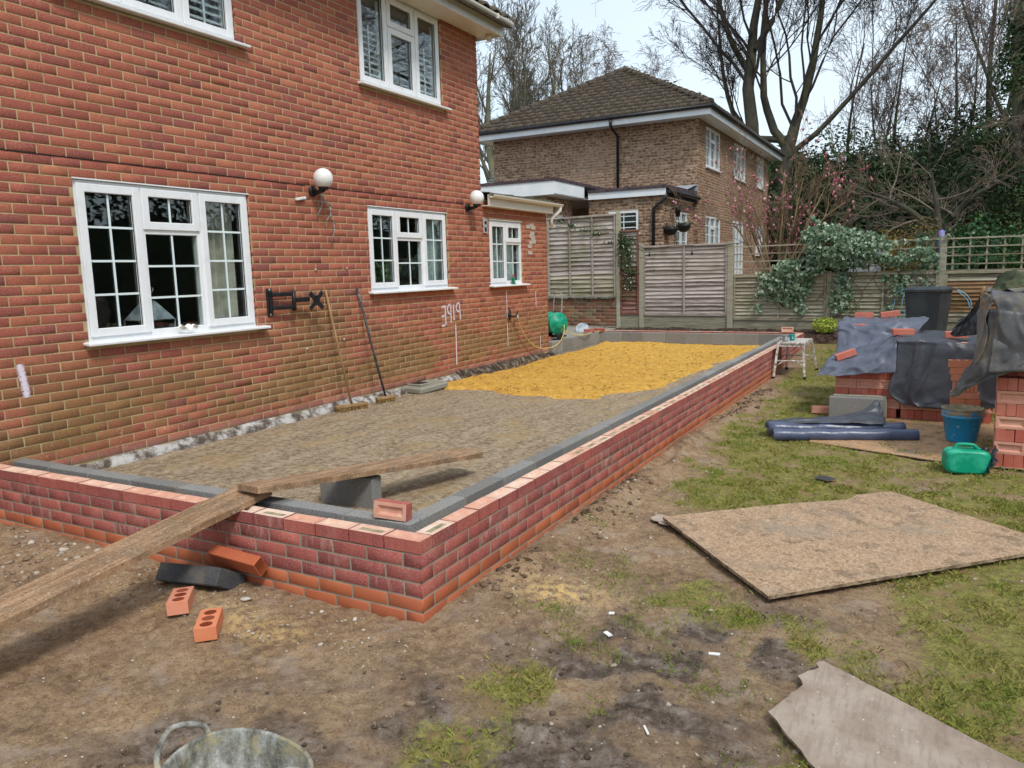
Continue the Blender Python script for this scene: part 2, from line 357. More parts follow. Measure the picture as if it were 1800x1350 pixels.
# ================================================================ BRICKWORK
def brick_geo(L, H, D, c=.003, jit=0, seed=0):
    """a brick whose face lies in u (length), z (height); outward = +w. Back at w=-D."""
    r = np.random.default_rng(seed); l, h = L/2, H/2
    V = np.array([(sx*l, -D, sz*h) for sx, sz in ((-1, -1), (1, -1), (1, 1), (-1, 1))]+[(sx*l, -c, sz*h) for sx, sz in ((-1, -1), (1, -1), (1, 1), (-1, 1))]+[(sx*(l-c), 0, sz*(h-c)) for sx, sz in ((-1, -1), (1, -1), (1, 1), (-1, 1))])
    if jit: V[4:] += r.normal(0, jit, (8, 3)).clip(-1.4*jit, 1.4*jit)*(1, .5, 1); V[8:, 1] += np.clip(r.normal(0, jit*.7), -jit, jit)
    F = [(0, 1, 5, 4), (1, 2, 6, 5), (2, 3, 7, 6), (3, 0, 4, 7), (4, 5, 9, 8), (5, 6, 10, 9), (6, 7, 11, 10), (7, 4, 8, 11), (8, 9, 10, 11)]
    return V, np.array(F)
_bm = {}
def brick_wall(parent, P0, U, N, rows, mat, nind, name='brick', holes=(), D=.06, jit=.0012, rest='brickwork', tintf=None, bl=.2138, bh=.0640, brickmod=.225, gapf=None, row_mats=None, ends=None):
    """rows: list of (zc, start offset, u0, u1). Individual objects for the nind nearest to the camera, the rest one stuff part."""
    P0 = np.array(P0, float); U = np.array(U, float); N = np.array(N, float); items = []
    rr = random.Random(5)
    for ri, (zc, off, u0, u1) in enumerate(rows):
        k0 = math.floor((u0-off)/brickmod)-1
        for k in range(k0, int((u1-u0)/brickmod)+k0+4):
            a = off+k*brickmod+.0056; b = a+bl
            segs = [(max(a, u0), min(b, u1))]
            for (h0, h1, z0, z1) in holes:
                if z0 < zc < z1:
                    ns = []
                    for s0, s1 in segs:
                        if s1 <= h0 or s0 >= h1: ns.append((s0, s1)); continue
                        if s0 < h0: ns.append((s0, h0))
                        if s1 > h1: ns.append((h1, s1))
                    segs = ns
            for s0, s1 in segs:
                if s1-s0 < .025: continue
                tn = tintf(rr, (s0+s1)/2, zc) if tintf else rr.random()
                items.append((s0, s1, zc, tn, row_mats[ri] if row_mats else 0))
    def key(it):
        p = P0+U*(it[0]+it[1])/2+np.array([0, 0, it[2]]); x, y, zz = project(p)
        vis = zz > .1 and -60 < x < 1860 and -60 < y < 1410
        return (0 if vis else 1, np.linalg.norm(p-CAM))
    items.sort(key=key); mats = mat if isinstance(mat, (list, tuple)) else [mat]
    Rm = Matrix(((U[0], N[0], 0), (U[1], N[1], 0), (U[2], N[2], 1)))
    ang = math.atan2(U[1], U[0]); mirror = U[0]*N[1]-U[1]*N[0] < 0
    base = WL[parent.name] if parent is not None else np.zeros(3)
    Mx = np.array([U, N, [0, 0, 1]])
    for i, (s0, s1, zc, tn, mi) in enumerate(items[:nind]):
        kk = (name, round((s1-s0)/.005), i % 5 if abs(s1-s0-bl) < .003 else 0, mats[mi].name, round(bh, 3), tuple(np.round(U, 3)))
        if kk not in _bm:
            V, F = brick_geo(s1-s0, bh, D, jit=jit, seed=hash(kk[1:3]) & 1023)
            V = V@Mx
            if not mirror: F = F[:, ::-1]
            _bm[kk] = npmesh(name, V, F, [mats[mi]])
        o = bpy.data.objects.new(name, _bm[kk]); C.objects.link(o); o.parent = parent; o['tint'] = float(tn)
        o.location = (P0+U*(s0+s1)/2+np.array([0, 0, zc])-base).tolist()
    rest_it = items[nind:]
    if rest_it:
        V0, F0 = brick_geo(1, bh, D, jit=0); n = len(rest_it); A = np.array([(a, b, z, t, mi) for a, b, z, t, mi in rest_it])
        L = A[:, 1]-A[:, 0]; V = np.repeat(V0[None], n, 0); hl = L[:, None]/2
        sx = np.sign(V0[:, 0])[None]; inset = (np.abs(V0[:, 0]) < .4999)[None]
        V[:, :, 0] = sx*(hl-np.where(inset, .004, 0)); V[:, 4:] += rng.normal(0, jit, (n, 8, 3)).clip(-1.4*jit, 1.4*jit)*[1, .5, 1]; V[:, 8:, 1] += rng.normal(0, jit*.7, (n, 1)).clip(-jit, jit)
        V[:, :, 0] += ((A[:, 0]+A[:, 1])/2)[:, None]; V[:, :, 2] += A[:, 2][:, None]
        V = V@Mx+P0; F = (F0 if mirror else F0[:, ::-1])[None]+np.arange(n)[:, None, None]*12
        o = npobj(rest, V.reshape(-1, 3), F.reshape(-1, 4), mats, parent, attrs={'tint': np.repeat(A[:, 3], 12)}, mi=np.repeat(A[:, 4].astype(int), 9))
        put(o, kind='stuff')
def mortar_plane(mb, P0, U, N, u0, u1, z0, z1, holes=(), depth=.0042, th=.02):
    """backing sheet with openings, as boxes between the openings"""
    P0 = np.array(P0, float); U = np.array(U, float); N = np.array(N, float)
    us = sorted({u0, u1, *[h[i] for h in holes for i in (0, 1) if u0 < h[i] < u1]}); zs = sorted({z0, z1, *[h[i] for h in holes for i in (2, 3) if z0 < h[i] < z1]})
    R = np.array([U, N, [0, 0, 1]]).T
    for i in range(len(us)-1):
        for j in range(len(zs)-1):
            uc, zc = (us[i]+us[i+1])/2, (zs[j]+zs[j+1])/2
            if any(h[0] < uc < h[1] and h[2] < zc < h[3] for h in holes): continue
            c = P0+U*uc-N*(depth+th/2)+np.array([0, 0, zc])
            mb.obox(c, (us[i+1]-us[i], th, zs[j+1]-zs[j]), R)
    return mb

# ================================================================ THE RED BRICK HOUSE
ZS = 2.5247
house = thing('brick_house', (0, 3.6, .2), 'red brick house with white windows filling the left side of the view', 'house')
YC, YE = 7.225, 9.468; ZSOF = 5.075; ZEXT = 2.69
WIN = {'w1': (.908, 2.703, 1.20, ZS), 'w2': (4.533, 6.277, 1.475, ZS), 'w3': (7.45, 8.535, 1.465, ZS-.03), 'u1': (.908, 2.703, 3.895, ZSOF), 'u2': (4.533, 6.277, 3.895, ZSOF)}
holes = list(WIN.values())
mb = MB(); mortar_plane(mb, (0, 0, 0), (0, 1, 0), (1, 0, 0), -3.2, YC-.02, .16, 5.3, [h for k, h in WIN.items() if k != 'w3'])
mb.build('wall', M_HM, house)
mb = MB(); mortar_plane(mb, (-.0062, 0, 0), (0, 1, 0), (1, 0, 0), YC-.018, YE-.012, .16, 2.78, [WIN['w3']])
mb.box(-3, -.06, YE-.05, YE-.009, .1, 2.78); mb.build('extension_wall', M_HM, house)
rows = []; rows_e = []
n0 = int((.22-ZS)/.075)
for n in range(n0, 36):
    zc = ZS+(n+.5)*.075
    off = .0973+(.1125 if n % 2 == 0 else 0)+.0
    if zc < ZSOF+.05: rows.append((zc, off+random.uniform(-.006, .006), -3.2, YC))
    if zc < 2.72: rows_e.append((zc-.004, off+.04, YC+.006, YE))
def htint(r, u, z):
    t = r.betavariate(2.2, 2.6)
    if r.random() < .06: t = r.uniform(.8, 1)
    if r.random() < .12: t = r.uniform(0, .12)
    return t
brick_wall(house, (0, 0, 0), (0, 1, 0), (1, 0, 0), rows, M_HB, 300, holes=[h for k, h in WIN.items() if k != 'w3'], tintf=htint)
brick_wall(house, (-.006, 0, 0), (0, 1, 0), (1, 0, 0), rows_e, M_HB, 0, holes=[WIN['w3']], tintf=htint, rest='extension_brickwork')
# end wall of the upper storey, seen edge-on at the corner, and of the extension
rows2 = [(ZS+(n+.5)*.075, .0+(.1125 if n % 2 else 0), 0, 2.2) for n in range(0, 34)]
brick_wall(house, (0, YC, 0), (-1, 0, 0), (0, 1, 0), rows2, M_HB, 0, tintf=htint, rest='side_brickwork')
mb = MB().box(-2.2, -.02, YC-.04, YC-.010, 2.6, 5.2); mb.build('side_wall', M_HM, house)
# cavity felt line two courses above the windows
MB().box(-.004, .0035, -3.2, 3.5, ZS+.147, ZS+.153).box(-.004, .0035, 3.7, YC-.5, ZS+.147, ZS+.153).build('cavity_felt', M_BLK, house)
# soffit, fascia, gutter, roof edge
MB().box(-.02, .36, -3.5, YC+.12, ZSOF, ZSOF+.012).build('soffit', M_GUT, house)
MB().box(.36, .378, -3.5, YC+.14, ZSOF-.03, ZSOF+.17).build('fascia', M_PVC, house)
MB().box(-.6, .36, YC+.12, YC+.138, ZSOF-.03, ZSOF+.17).build('end_fascia', M_PVC, house)
def gutter(x, y0, y1, z, r, mat, parent, n=8):
    mb = MB(); pr = [(-r, 0)]+[(r*math.cos(a), r*math.sin(a)) for a in np.linspace(math.pi, 2*math.pi, n)]+[(r, 0), (r*.82, 0)]+[(r*.82*math.cos(a), r*.82*math.sin(a)) for a in np.linspace(2*math.pi, math.pi, n)]
    mb.prism([(x+r+p, z+q) for p, q in pr], y1-y0, axis=1, off=y0)
    return mb.build('gutter', mat, parent)
gt = gutter(.378, -3.5, YC+.26, ZSOF+.17, .056, M_GUT, house)
mb = MB()
for y in (.5, 1.6, 2.7, 3.8, 4.9, 6.0, 7.0): mb.box(.376, .50, y, y+.03, ZSOF+.11, ZSOF+.178)
mb.build('gutter_bracket', M_GUT, gt)
MB().lathe([(.0, -.09), (.035, -.085), (.05, -.05), (.05, 0), (0, 0)], (.2, YC+.03, ZSOF), 12).build('security_sensor', M_GUT, house)
rf = MB()
a = math.radians(24)
rf.obox((-1.4, 1.9, ZSOF+.17+.94*.87-.07), (4.2, YC+3.6-1.75+1.9, .03), ry(a)); rfo = rf.build('roof', M_TILE, house)
tv, tf = MB(), 0
tile = MB()
for i in range(3):
    for k in range(12):
        y = YC+.20-.3*k; cx = .46-.30*i*math.cos(a)-.17; cz = ZSOF+.235+.30*i*math.sin(a)+.17*math.sin(a)
        prof = [(-.15+.3*t, .022*math.sin(t*2*math.pi)) for t in np.linspace(0, 1, 9)]
        G = np.array([[(cx+d*math.cos(a), y+p, cz-d*math.sin(a)+q+e) for p, q in prof] for d, e in ((-.2, 0.0), (.19, 0.02), (.19, -.012))])
        if k+i*12 == 0: pass
        m_ = MB().sheet(G); m_.build('roof_tile', M_TILE, rfo)['tint'] = random.random()

def window(key, lights, parent, shutters=False, x=-.028, open_x=-.028, sill=True):
    """lights: (y0,y1,z0,z1, sash, ny, nz) in fractions of the frame"""
    y0, y1, z0, z1 = WIN[key]; zb = z0+(.035 if sill else 0); fw_ = .055; X = x; Dp = .07
    mb = MB(); B = lambda a, b, c, d, xo=0, dd=Dp: mb.box(X-dd, X+xo, a, b, c, d, bev=.004)
    B(y0+.006, y0+fw_, zb, z1-.006); B(y1-fw_, y1-.006, zb, z1-.006)
    B(y0+fw_, y1-fw_, z1-fw_, z1-.006); B(y0+fw_, y1-fw_, zb, zb+fw_)
    Yf = lambda t: y0+(y1-y0)*t; Zf = lambda t: zb+(z1-zb)*t
    # mullions and transoms
    for t in sorted({l[0] for l in lights if l[0] > 0}): B(Yf(t)-.03, Yf(t)+.03, zb+fw_, z1-fw_)
    for l in lights:
        if l[2] > 0: B(Yf(l[0])+.03, Yf(l[1])-(.03 if l[1] < 1 else fw_), Zf(l[2])-.03, Zf(l[2])+.03)
    w = mb.build('window', M_PVC, parent)
    for (a, b, c, d, sash, ny, nz) in lights:
        la = Yf(a)+(.03 if a > 0 else fw_); lb = Yf(b)-(.03 if b < 1 else fw_); lc = Zf(c)+(.03 if c > 0 else fw_); ld = Zf(d)-(.03 if d < 1 else fw_)
        if sash:
            s = .048; oa, ob, oc, od = la-.022, lb+.022, lc-.022, ld+.022; sm = MB(); xs = X+.018
            sm.box(X-.03, xs, oa, oa+s+.02, oc, od, bev=.005).box(X-.03, xs, ob-s-.02, ob, oc, od, bev=.005).box(X-.03, xs-.001, oa+s+.018, ob-s-.018, oc, oc+s+.02, bev=.005).box(X-.03, xs-.001, oa+s+.018, ob-s-.018, od-s-.02, od, bev=.005)
            sm.build('sash', M_PVC, w); la, lb, lc, ld = oa+s+.018, ob-s-.018, oc+s+.018, od-s-.018
            gm = MB(); gm.box(X-.012, X-.002, la-.001, la+.004, lc, ld).box(X-.012, X-.002, lb-.004, lb+.001, lc, ld).box(X-.012, X-.002, la, lb, lc-.001, lc+.004).box(X-.012, X-.002, la, lb, ld-.004, ld+.001); gm.build('glazing_seal', M_BLK, w)
        MB().box(X-.022, X-.018, la, lb, lc, ld).build('pane', M_GL, w)
        bb = MB()
        for i in range(1, ny): yy = la+(lb-la)*i/ny; bb.box(X-.016, X-.010, yy-.009, yy+.009, lc, ld)
        for i in range(1, nz): zz = lc+(ld-lc)*i/nz; bb.box(X-.0165, X-.0095, la, lb, zz-.009, zz+.009)
        if bb.v: bb.build('glazing_bar', M_BAR, w)
    if sill: MB().obox((.018, (y0+y1)/2+.02, z0+.02), (.135, y1-y0+.14, .026), ry(math.radians(5)), bev=.006).box(-.10, -.03, y0+.004, y1-.004, z0-.01, z0+.034).build('sill', M_PVC, w)
    MB().box(-.10, -.058, y0-.004, y0+.006, z0, z1).box(-.1, -.058, y1-.006, y1+.004, z0, z1).box(-.1, -.0, y0, y1, z1-.004, z1+.006).build('reveal_trim', M_PVC, w)
    # dim room behind
    r = MB(); xa, xb = -.11, -2.6
    r.sheet([[(xb, y0-.6, z0-1.0), (xb, y1+.6, z0-1.0)], [(xb, y0-.6, z1+.3), (xb, y1+.6, z1+.3)]], sm=False)
    for q in ([(xa, y0-.6, z0-.9), (xb, y0-.6, z0-.9), (xb, y0-.6, z1+.25), (xa, y0-.6, z1+.25)], [(xa, y1+.6, z0-.9), (xb, y1+.6, z0-.9), (xb, y1+.6, z1+.25), (xa, y1+.6, z1+.25)],
              [(xa, y0-.6, z1+.25), (xb, y0-.6, z1+.25), (xb, y1+.6, z1+.25), (xa, y1+.6, z1+.25)], [(xa, y0-.6, z0-.9), (xb, y0-.6, z0-.9), (xb, y1+.6, z0-.9), (xa, y1+.6, z0-.9)]): r.add(q, [(0, 1, 2, 3)])
    r.box(xa-.02, xa, y0-.6, y0, z0-.9, z1+.25).box(xa-.02, xa, y1, y1+.6, z0-.9, z1+.25).box(xa-.02, xa, y0, y1, z0-.9, z0).box(xa-.02, xa, y0, y1, z1, z1+.25)
    r.build('room_lining', M_ROOM, w)
    if shutters:
        sh = MB()
        for (a, b, c, d, *_r) in lights:
            la, lb = Yf(a)+.08, Yf(b)-.08
            z = Zf(0)+.1
            while z < Zf(.62): sh.obox((-.115, (la+lb)/2, z), (.058, lb-la, .010), ry(math.radians(38))); z += .07
            sh.box(-.14, -.11, la-.04, la, Zf(0), z1-.1).box(-.14, -.11, lb, lb+.04, Zf(0), z1-.1).box(-.085, -.078, (la+lb)/2-.01, (la+lb)/2+.01, Zf(0)+.1, Zf(.62))
        sh.build('shutter', M_PVC, w); MB().box(-.16, -.12, y0+.05, y1-.05, z1-.30, z1-.02).build('blind_roll', M_DARKOBJ, w)
    return w
T = 1/3
w1 = window('w1', [(0, T, 0, 1, 1, 2, 4), (T, 2*T, .70, 1, 1, 2, 1), (T, 2*T, 0, .70, 0, 2, 3), (2*T, 1, 0, 1, 1, 2, 4)], house)
w2 = window('w2', [(0, T, 0, 1, 1, 2, 3), (T, 2*T, .64, 1, 1, 2, 1), (T, 2*T, 0, .64, 0, 2, 2), (2*T, 1, 0, 1, 1, 2, 3)], house)
w3 = window('w3', [(0, .5, 0, 1, 1, 2, 3), (.5, 1, .66, 1, 1, 2, 1), (.5, 1, 0, .66, 0, 2, 2)], house)
u1 = window('u1', [(0, T, 0, 1, 1, 1, 1), (T, 2*T, .67, 1, 1, 1, 1), (T, 2*T, 0, .67, 1, 1, 1), (2*T, 1, 0, 1, 1, 1, 1)], house, shutters=True)
u2 = window('u2', [(0, T, 0, 1, 1, 1, 1), (T, 2*T, .67, 1, 1, 1, 1), (T, 2*T, 0, .67, 1, 1, 1), (2*T, 1, 0, 1, 1, 1, 1)], house, shutters=True)
# extension eaves
MB().box(.10, .118, YC+.02, YE+.02, 2.675, 2.84).box(-.02, .10, YC+.02, YE+.02, 2.675, 2.69).build('extension_fascia', M_GUT, house)
g2 = gutter(.118, YC+.02, YE+.25, 2.84, .05, M_GUT, house)
G = np.array([[(.14-2.6*s, y, 2.865+.30*s+.012*math.sin(y*9+s*30)+.02*vn(y*6, s*9)) for y in np.linspace(YC+.01, YE+.12, 40)] for s in np.linspace(0, 1, 24)])
mb = MB().sheet(G); mb.sheet(np.array([G[0], G[0]-[0, 0, .05]])); mb.sheet(np.array([G[:, -1]-[0, 0, .05], G[:, -1]])); mb.build('extension_roof', M_MOSS, house)
MB().tube([(.17, YE+.2, 2.83), (.17, YE+.2, 2.74), (.05, YE+.09, 2.6), (.05, YE+.09, 2.45)], .032, 10).build('downpipe', M_GUT, house)
# pale mortar patch on the extension, small wall vent
mb = MB()
for i in range(10):
    y = 8.86+random.uniform(-.12, .14); z = 2.28+random.uniform(-.28, .2)
    mb.box(-.003, .0022+.0002*i, y-.08, y+.07, z-.03, z+.03)
mb.build('mortar_patch', M_TERRA, house)
mb = MB().box(0, .012, 7.25, 7.37, 2.28, 2.50, bev=.003); mb.build('outdoor_socket', std('galvanised', [(.3, (.3, .3, .32)), (.7, (.45, .45, .48))], sc=30, rough=.5), house)
MB().box(.012, .018, 7.28, 7.34, 2.42, 2.46).box(.012, .018, 7.285, 7.335, 2.31, 2.37).build('socket_hole', M_BLK, house)
# rough mortar ledge along the foot of the wall
ys = np.linspace(-.4, 6.5, 260); G = []
for j, (xx, zz) in enumerate(((-.004, .272), (.02, .262), (.045, .245), (.075, .205), (.09, .10))):
    G.append([(xx*(1+.5*(fbm(y, j*3.1, 5, 3, 2)-.5)*2)+.0, y, zz+.045*(fbm(y, j*1.7, 4, 4, 5)-.5)-.004*max(0, y-4.8)) for y in ys])
M_OLDSOIL = std('soil_under_wall', [(.3, (.035, .024, .018)), (.5, (.085, .06, .042)), (.75, (.24, .20, .15))], sc=11, rough=1, bs=1, bd=.02, fine=.4)
M_LEDGE = std('lime_ledge', [(.25, (.09, .07, .055)), (.48, (.25, .22, .19)), (.75, (.50, .49, .47))], sc=9, rough=.95, bs=1, bd=.012, fine=.25)
MB().sheet(np.array(G).astype(float)).build('mortar_ledge', M_LEDGE, house)

ys = np.linspace(6.35, 9.55, 140); G = []
for j, (xx, zz) in enumerate(((-.004, .30), (.03, .28), (.07, .245), (.12, .19), (.17, .10))):
    G.append([(xx*(1+.8*(fbm(y, j*3.1, 4, 3, 2)-.5)*2), y, zz+.09*(fbm(y, j*1.7, 4, 4, 5)-.5)-.012*max(0, y-7)) for y in ys])
MB().sheet(np.array(G).astype(float)).build('exposed_soil', M_OLDSOIL, house)
# sprayed marks on the brick (a mirrored PIPE and setting-out lines)
def spray(strokes, w, name='spray_mark'):
    V = []; F = []; E = []
    for pts in strokes:
        P = np.array(pts, float)
        seg = np.concatenate([np.linspace(P[i], P[i+1], max(3, int(np.linalg.norm(P[i+1]-P[i])/.012)), endpoint=i == len(P)-2) for i in range(len(P)-1)])
        t = np.gradient(seg, axis=0); t /= np.linalg.norm(t, axis=1, keepdims=True)+1e-9; nn = np.stack([-t[:, 1], t[:, 0]], 1)
        b = len(V)
        for i in range(len(seg)):
            for k, q in enumerate((-1, -.45, 0, .45, 1)):
                y, z = seg[i]+nn[i]*q*w/2; V.append((.0042, y, z)); E.append((0, .7, 1, .7, 0)[k]*(0 if i in (0, len(seg)-1) else 1))
        for i in range(len(seg)-1):
            for k in range(4): F.append((b+i*5+k, b+i*5+k+1, b+(i+1)*5+k+1, b+(i+1)*5+k))
    V = np.array(V); o = npobj(name, V, np.array(F), M_SPRAY, house, attrs={'edge': E}); return o
y0, z0 = 5.985, 1.03
arc = lambda cy, cz, ry_, rz_, a0, a1: [(cy+ry_*math.cos(math.radians(a)), cz+rz_*math.sin(math.radians(a))) for a in np.linspace(a0, a1, 9)]
spray([[(6.03, 1.24), (6.13, 1.25), (6.135, .98)], [(6.02, 1.11), (6.13, 1.12)], [(6.02, .98), (6.13, .985)],
       [(6.275, 1.27), (6.27, 1.0)], arc(6.27, 1.20, .085, .07, 90, 270), [(6.345, 1.27), (6.35, 1.03)],
       [(6.50, 1.29), (6.52, 1.03)], arc(6.50, 1.215, .085, .065, 90, 270), [(6.385, .98), (6.378, .39)]], .045)
spray([[(.345, 1.13), (.362, 1.0), (.375, .86)]], .085)
for st in ([(7.925, 1.42), (7.928, .95)], [(7.925, .9), (7.93, .5)], [(8.96, 1.36), (8.973, 1.08)], [(9.10, .60), (9.114, .34)]): spray([st], .036)
# ================================================================ GROUND
def gmask(x, y):
    """grass cover 0..1 on the garden side"""
    n = fbm(x, y, 1.3, 4, 1); n2 = fbm(x, y, 5, 3, 8)
    lane = sst(3.85, 4.5, x+.8*(n-.5))*sst(.9, 2.8, y+.8*(n-.5))*1.15
    near = sst(5.15, 6.0, x-.25*y+1.2*(n-.5))*sst(3.0, 1.4, y)
    tuft = sst(.50, .62, n)*sst(4.05, 4.6, x)*1.25
    far = sst(9, 12, y)*.5
    d = .55*lane+.95*near+tuft*.5+far*.4
    k = np.clip(d*(.1+1.75*n2)-.10, 0, 1)
    k = k*sst(3.9, 4.2, x+.25*(n-.5))
    return np.clip(k, 0, 1)
def wmask(x, y):
    """dark wet mud"""
    n = fbm(x, y, 2.1, 5, 4)
    a = np.exp(-(((x-4.75)/.75)**2+((y+.55)/.65)**2)); b = np.exp(-(((x-5.2)/.6)**2+((y-.5)/.45)**2))*.9; c = np.exp(-(((x-3.6)/.5)**2+((y+1.2)/.4)**2))*.6
    n2 = fbm(x, y, 5.5, 4, 14)
    return np.clip((a+b+c)*1.35*(.35*sst(.36, .6, n)+.85*sst(.44, .58, n2)), 0, 1)
def XW(y): return 3.815+.0085*y
def ghz(x, y):
    x = np.asarray(x, float); y = np.asarray(y, float)
    z = .17*sst(9.0, 12.6, y)+.22*sst(12.55, 13.3, y)+.14*sst(13.6, 15.5, y)
    z = z-.03*np.exp(-((y+.1)/.4)**2)*sst(1.2, 2.2, x)*sst(4.3,3.6,x)-.012*sst(5.0,4.0,x)*sst(.2,.8,y)+.02*np.exp(-((y+.05)/.25)**2)*sst(4.3,3.7,x)
    d = np.abs(x-XW(y)-.12)
    z = z+.055*np.exp(-(d/.13)**2)*sst(-.2, .6, y)*sst(8, 5, y)*(.4+1.2*vn(x*2, y*2, 9))+.02*sst(-.2, .3, y)*np.exp(-(d/.5)**2)
    z = z-.05*np.exp(-((x-XW(y)-.10)/.06)**2)*sst(.6, 1.2, y)*sst(.55, .75, vn(x*0+3, y*1.1, 2))
    w = wmask(x, y); g = gmask(x, y)
    nearf = sst(14, 8, y)
    z = z+nearf*(.022*(fbm(x, y, 3, 5, 21)-.5)+(.016+.06*w)*(fbm(x, y, 8, 4, 33)-.5)+(.014+.02*w)*(fbm(x, y, 20, 4, 40, .65)-.5)+.018*g*(fbm(x, y, 11, 3, 50)-.35))
    rg = 1-np.abs(2*fbm(x, y, 6, 3, 61)-1); z = z-.012*sst(.9, 1, rg)*nearf*sst(5.4, 4.4, x)
    # flattened under the boards and the pallets
    fl = sst(.05, -.05, x-6.9)*sst(4.35, 4.5, x+0)*0
    # a low hump of spoil at the left front
    z = z+.05*np.exp(-(((x-2.4)/.9)**2+((y+.25)/.3)**2))+.05*np.exp(-(((x-.7)/.8)**2+((y+.35)/.35)**2))
    return z
def axis(a, b, step, far, grow=1.12):
    c = list(np.arange(a, b, step)); s = step; v = b
    while v < far: c.append(v); s *= grow; v += s
    c.append(far); s = step; v = a-step; l = []
    while v > -far: l.append(v); s *= grow; v -= s
    l.append(-far); return np.array(l[::-1]+c)
gx = axis(.2, 7.4, .0165, 400); gy = axis(-2.3, 4.6, .0165, 400, 1.035)
X, Y = np.meshgrid(gx, gy, indexing='ij')
Z = ghz(X, Y); ins = (X > -6) & (X < 3.55) & (Y > .33) & (Y < 12.0); Z = np.where(ins, -.05, Z)
a, b = X.shape; I = np.arange(a*b).reshape(a, b)
F = np.stack([I[:-1, :-1], I[1:, :-1], I[1:, 1:], I[:-1, 1:]], -1).reshape(-1, 4)
def ground_mat():
    m = Mt('muddy_ground'); gm = m.attr('grass'); wm = m.attr('wet'); sn = m.attr('sandy')
    n1 = m.noise(2.3, 6, .65); n2 = m.noise(17, 6, .7); n3 = m.noise(85, 4, .7); n4 = m.noise(6.5, 5, .7, None, 1.5)
    mud = m.ramp(m.ma('ADD', m.ma('MULTIPLY', n1, .45), m.ma('MULTIPLY', n2, .55)), [(.36, (.12, .070, .038)), (.45, (.225, .143, .080)), (.53, (.315, .21, .12)), (.63, (.40, .29, .18))])
    mud = m.mix(m.ma('MULTIPLY', m.sm(.56, .68, n4), .55), mud, (.36, .25, .10))
    mud = m.mix(m.ma('MULTIPLY', m.sm(.49, .38, n3), .6), mud, (.085, .052, .030)); mud = m.mix(m.ma('MULTIPLY', m.sm(.56, .66, m.noise(60, 4, .8)), .35), mud, (.46, .34, .22))
    mud = m.mix(m.sm(.70, .76, m.noise(120, 3, .6)), mud, (.55, .47, .37))
    wet = m.ramp(m.noise(13, 6, .75), [(.34, (.04, .027, .018)), (.47, (.10, .068, .046)), (.60, (.19, .15, .12)), (.70, (.28, .25, .22))])
    col = m.mix(wm, mud, wet)
    col = m.mix(m.ma('MULTIPLY', m.sm(.52, .64, m.noise(3.4, 6, .7, m.map(1, (4, 2, 0)))), .40), col, (.36, .295, .24))
    gr = m.ramp(m.ma('ADD', m.ma('MULTIPLY', n2, .5), m.ma('MULTIPLY', n3, .5)), [(.36, (.06, .055, .014)), (.48, (.16, .15, .032)), (.60, (.30, .27, .075))])
    gr = m.mix(m.sm(.5, .62, n4), gr, (.22, .15, .06))
    col = m.mix(m.sm(.12, .52, m.ma('ADD', gm, m.ma('MULTIPLY', m.ma('SUBTRACT', n2, .5), .9))), col, gr)
    col = m.mix(m.ma('MULTIPLY', sn, m.sm(.4, .58, n2)), col, (.62, .42, .16))
    h = m.ma('ADD', m.ma('MULTIPLY', n2, .9), m.ma('ADD', m.ma('MULTIPLY', n3, .5), m.ma('MULTIPLY', m.noise(260, 3, .7), .2)))
    ro = m.ma('SUBTRACT', .92, m.ma('MULTIPLY', wm, m.sm(.40, .62, m.noise(9, 4))))
    ro = m.ma('MAXIMUM', ro, .42)
    return m.bsdf(col, ro, m.bump(h, .95, .014), spec=.4)
M_GROUND = ground_mat()
gm_, wm_ = gmask(X, Y), wmask(X, Y)
sn_ = np.exp(-(((X-4.25)/.22)**2+((Y-.62)/.14)**2))+.6*np.exp(-(((X-2.9)/.7)**2+((Y+.38)/.12)**2))*sst(.4, .6, fbm(X, Y, 5, 3))
gr = npobj('ground', np.stack([X, Y, Z], -1), F, M_GROUND, smooth=True, attrs={'grass': gm_.ravel(), 'wet': wm_.ravel(), 'sandy': np.clip(sn_, 0, 1).ravel()})
put(gr, 'muddy trampled back garden ground turning to thin grass on the right', kind='structure')

# grass blades
def blades(n, x0, x1, y0, y1, h0, h1, wd, thr, seed):
    r = np.random.default_rng(seed); x = r.uniform(x0, x1, n); y = r.uniform(y0, y1, n)
    clump = fbm(x, y, 9, 3, 77); k = gmask(x, y)*sst(.36, .6, clump) > r.random(n)*thr+.06
    k &= ~((x < XW(y)+.02)); x, y = x[k], y[k]; n = len(x); z = ghz(x, y)
    a = r.uniform(0, 2*np.pi, n); h = r.uniform(h0, h1, n)*(.6+.8*fbm(x, y, 5, 2, 5)); w = wd*r.uniform(.6, 1.3, n); lean = r.uniform(.3, 1.5, n)*h; la = r.uniform(0, 2*np.pi, n)
    dx, dy = np.cos(a)*w, np.sin(a)*w; lx, ly = np.cos(la)*lean, np.sin(la)*lean
    V = np.stack([np.stack([x-dx, y-dy, z-.004], 1), np.stack([x+dx, y+dy, z-.004], 1), np.stack([x+dx*.7+lx*.35, y+dy*.7+ly*.35, z+h*.6], 1), np.stack([x+lx, y+ly, z+h*.9], 1)], 1)
    t = np.clip(fbm(x, y, 3, 2, 9)*.6+r.random(n)*.4, 0, 1)
    return V, t
Vs, Ts = [], []
for args in ((150000, 4.2, 7.6, -1.8, 3.4, .010, .034, .0014, .9, 1), (150000, 4.1, 8.2, 3.0, 7.5, .012, .030, .0022, .8, 2), (90000, 4.0, 11, 7.0, 13, .014, .03, .0042, .8, 3)):
    V, t = blades(*args); Vs.append(V); Ts.append(t)
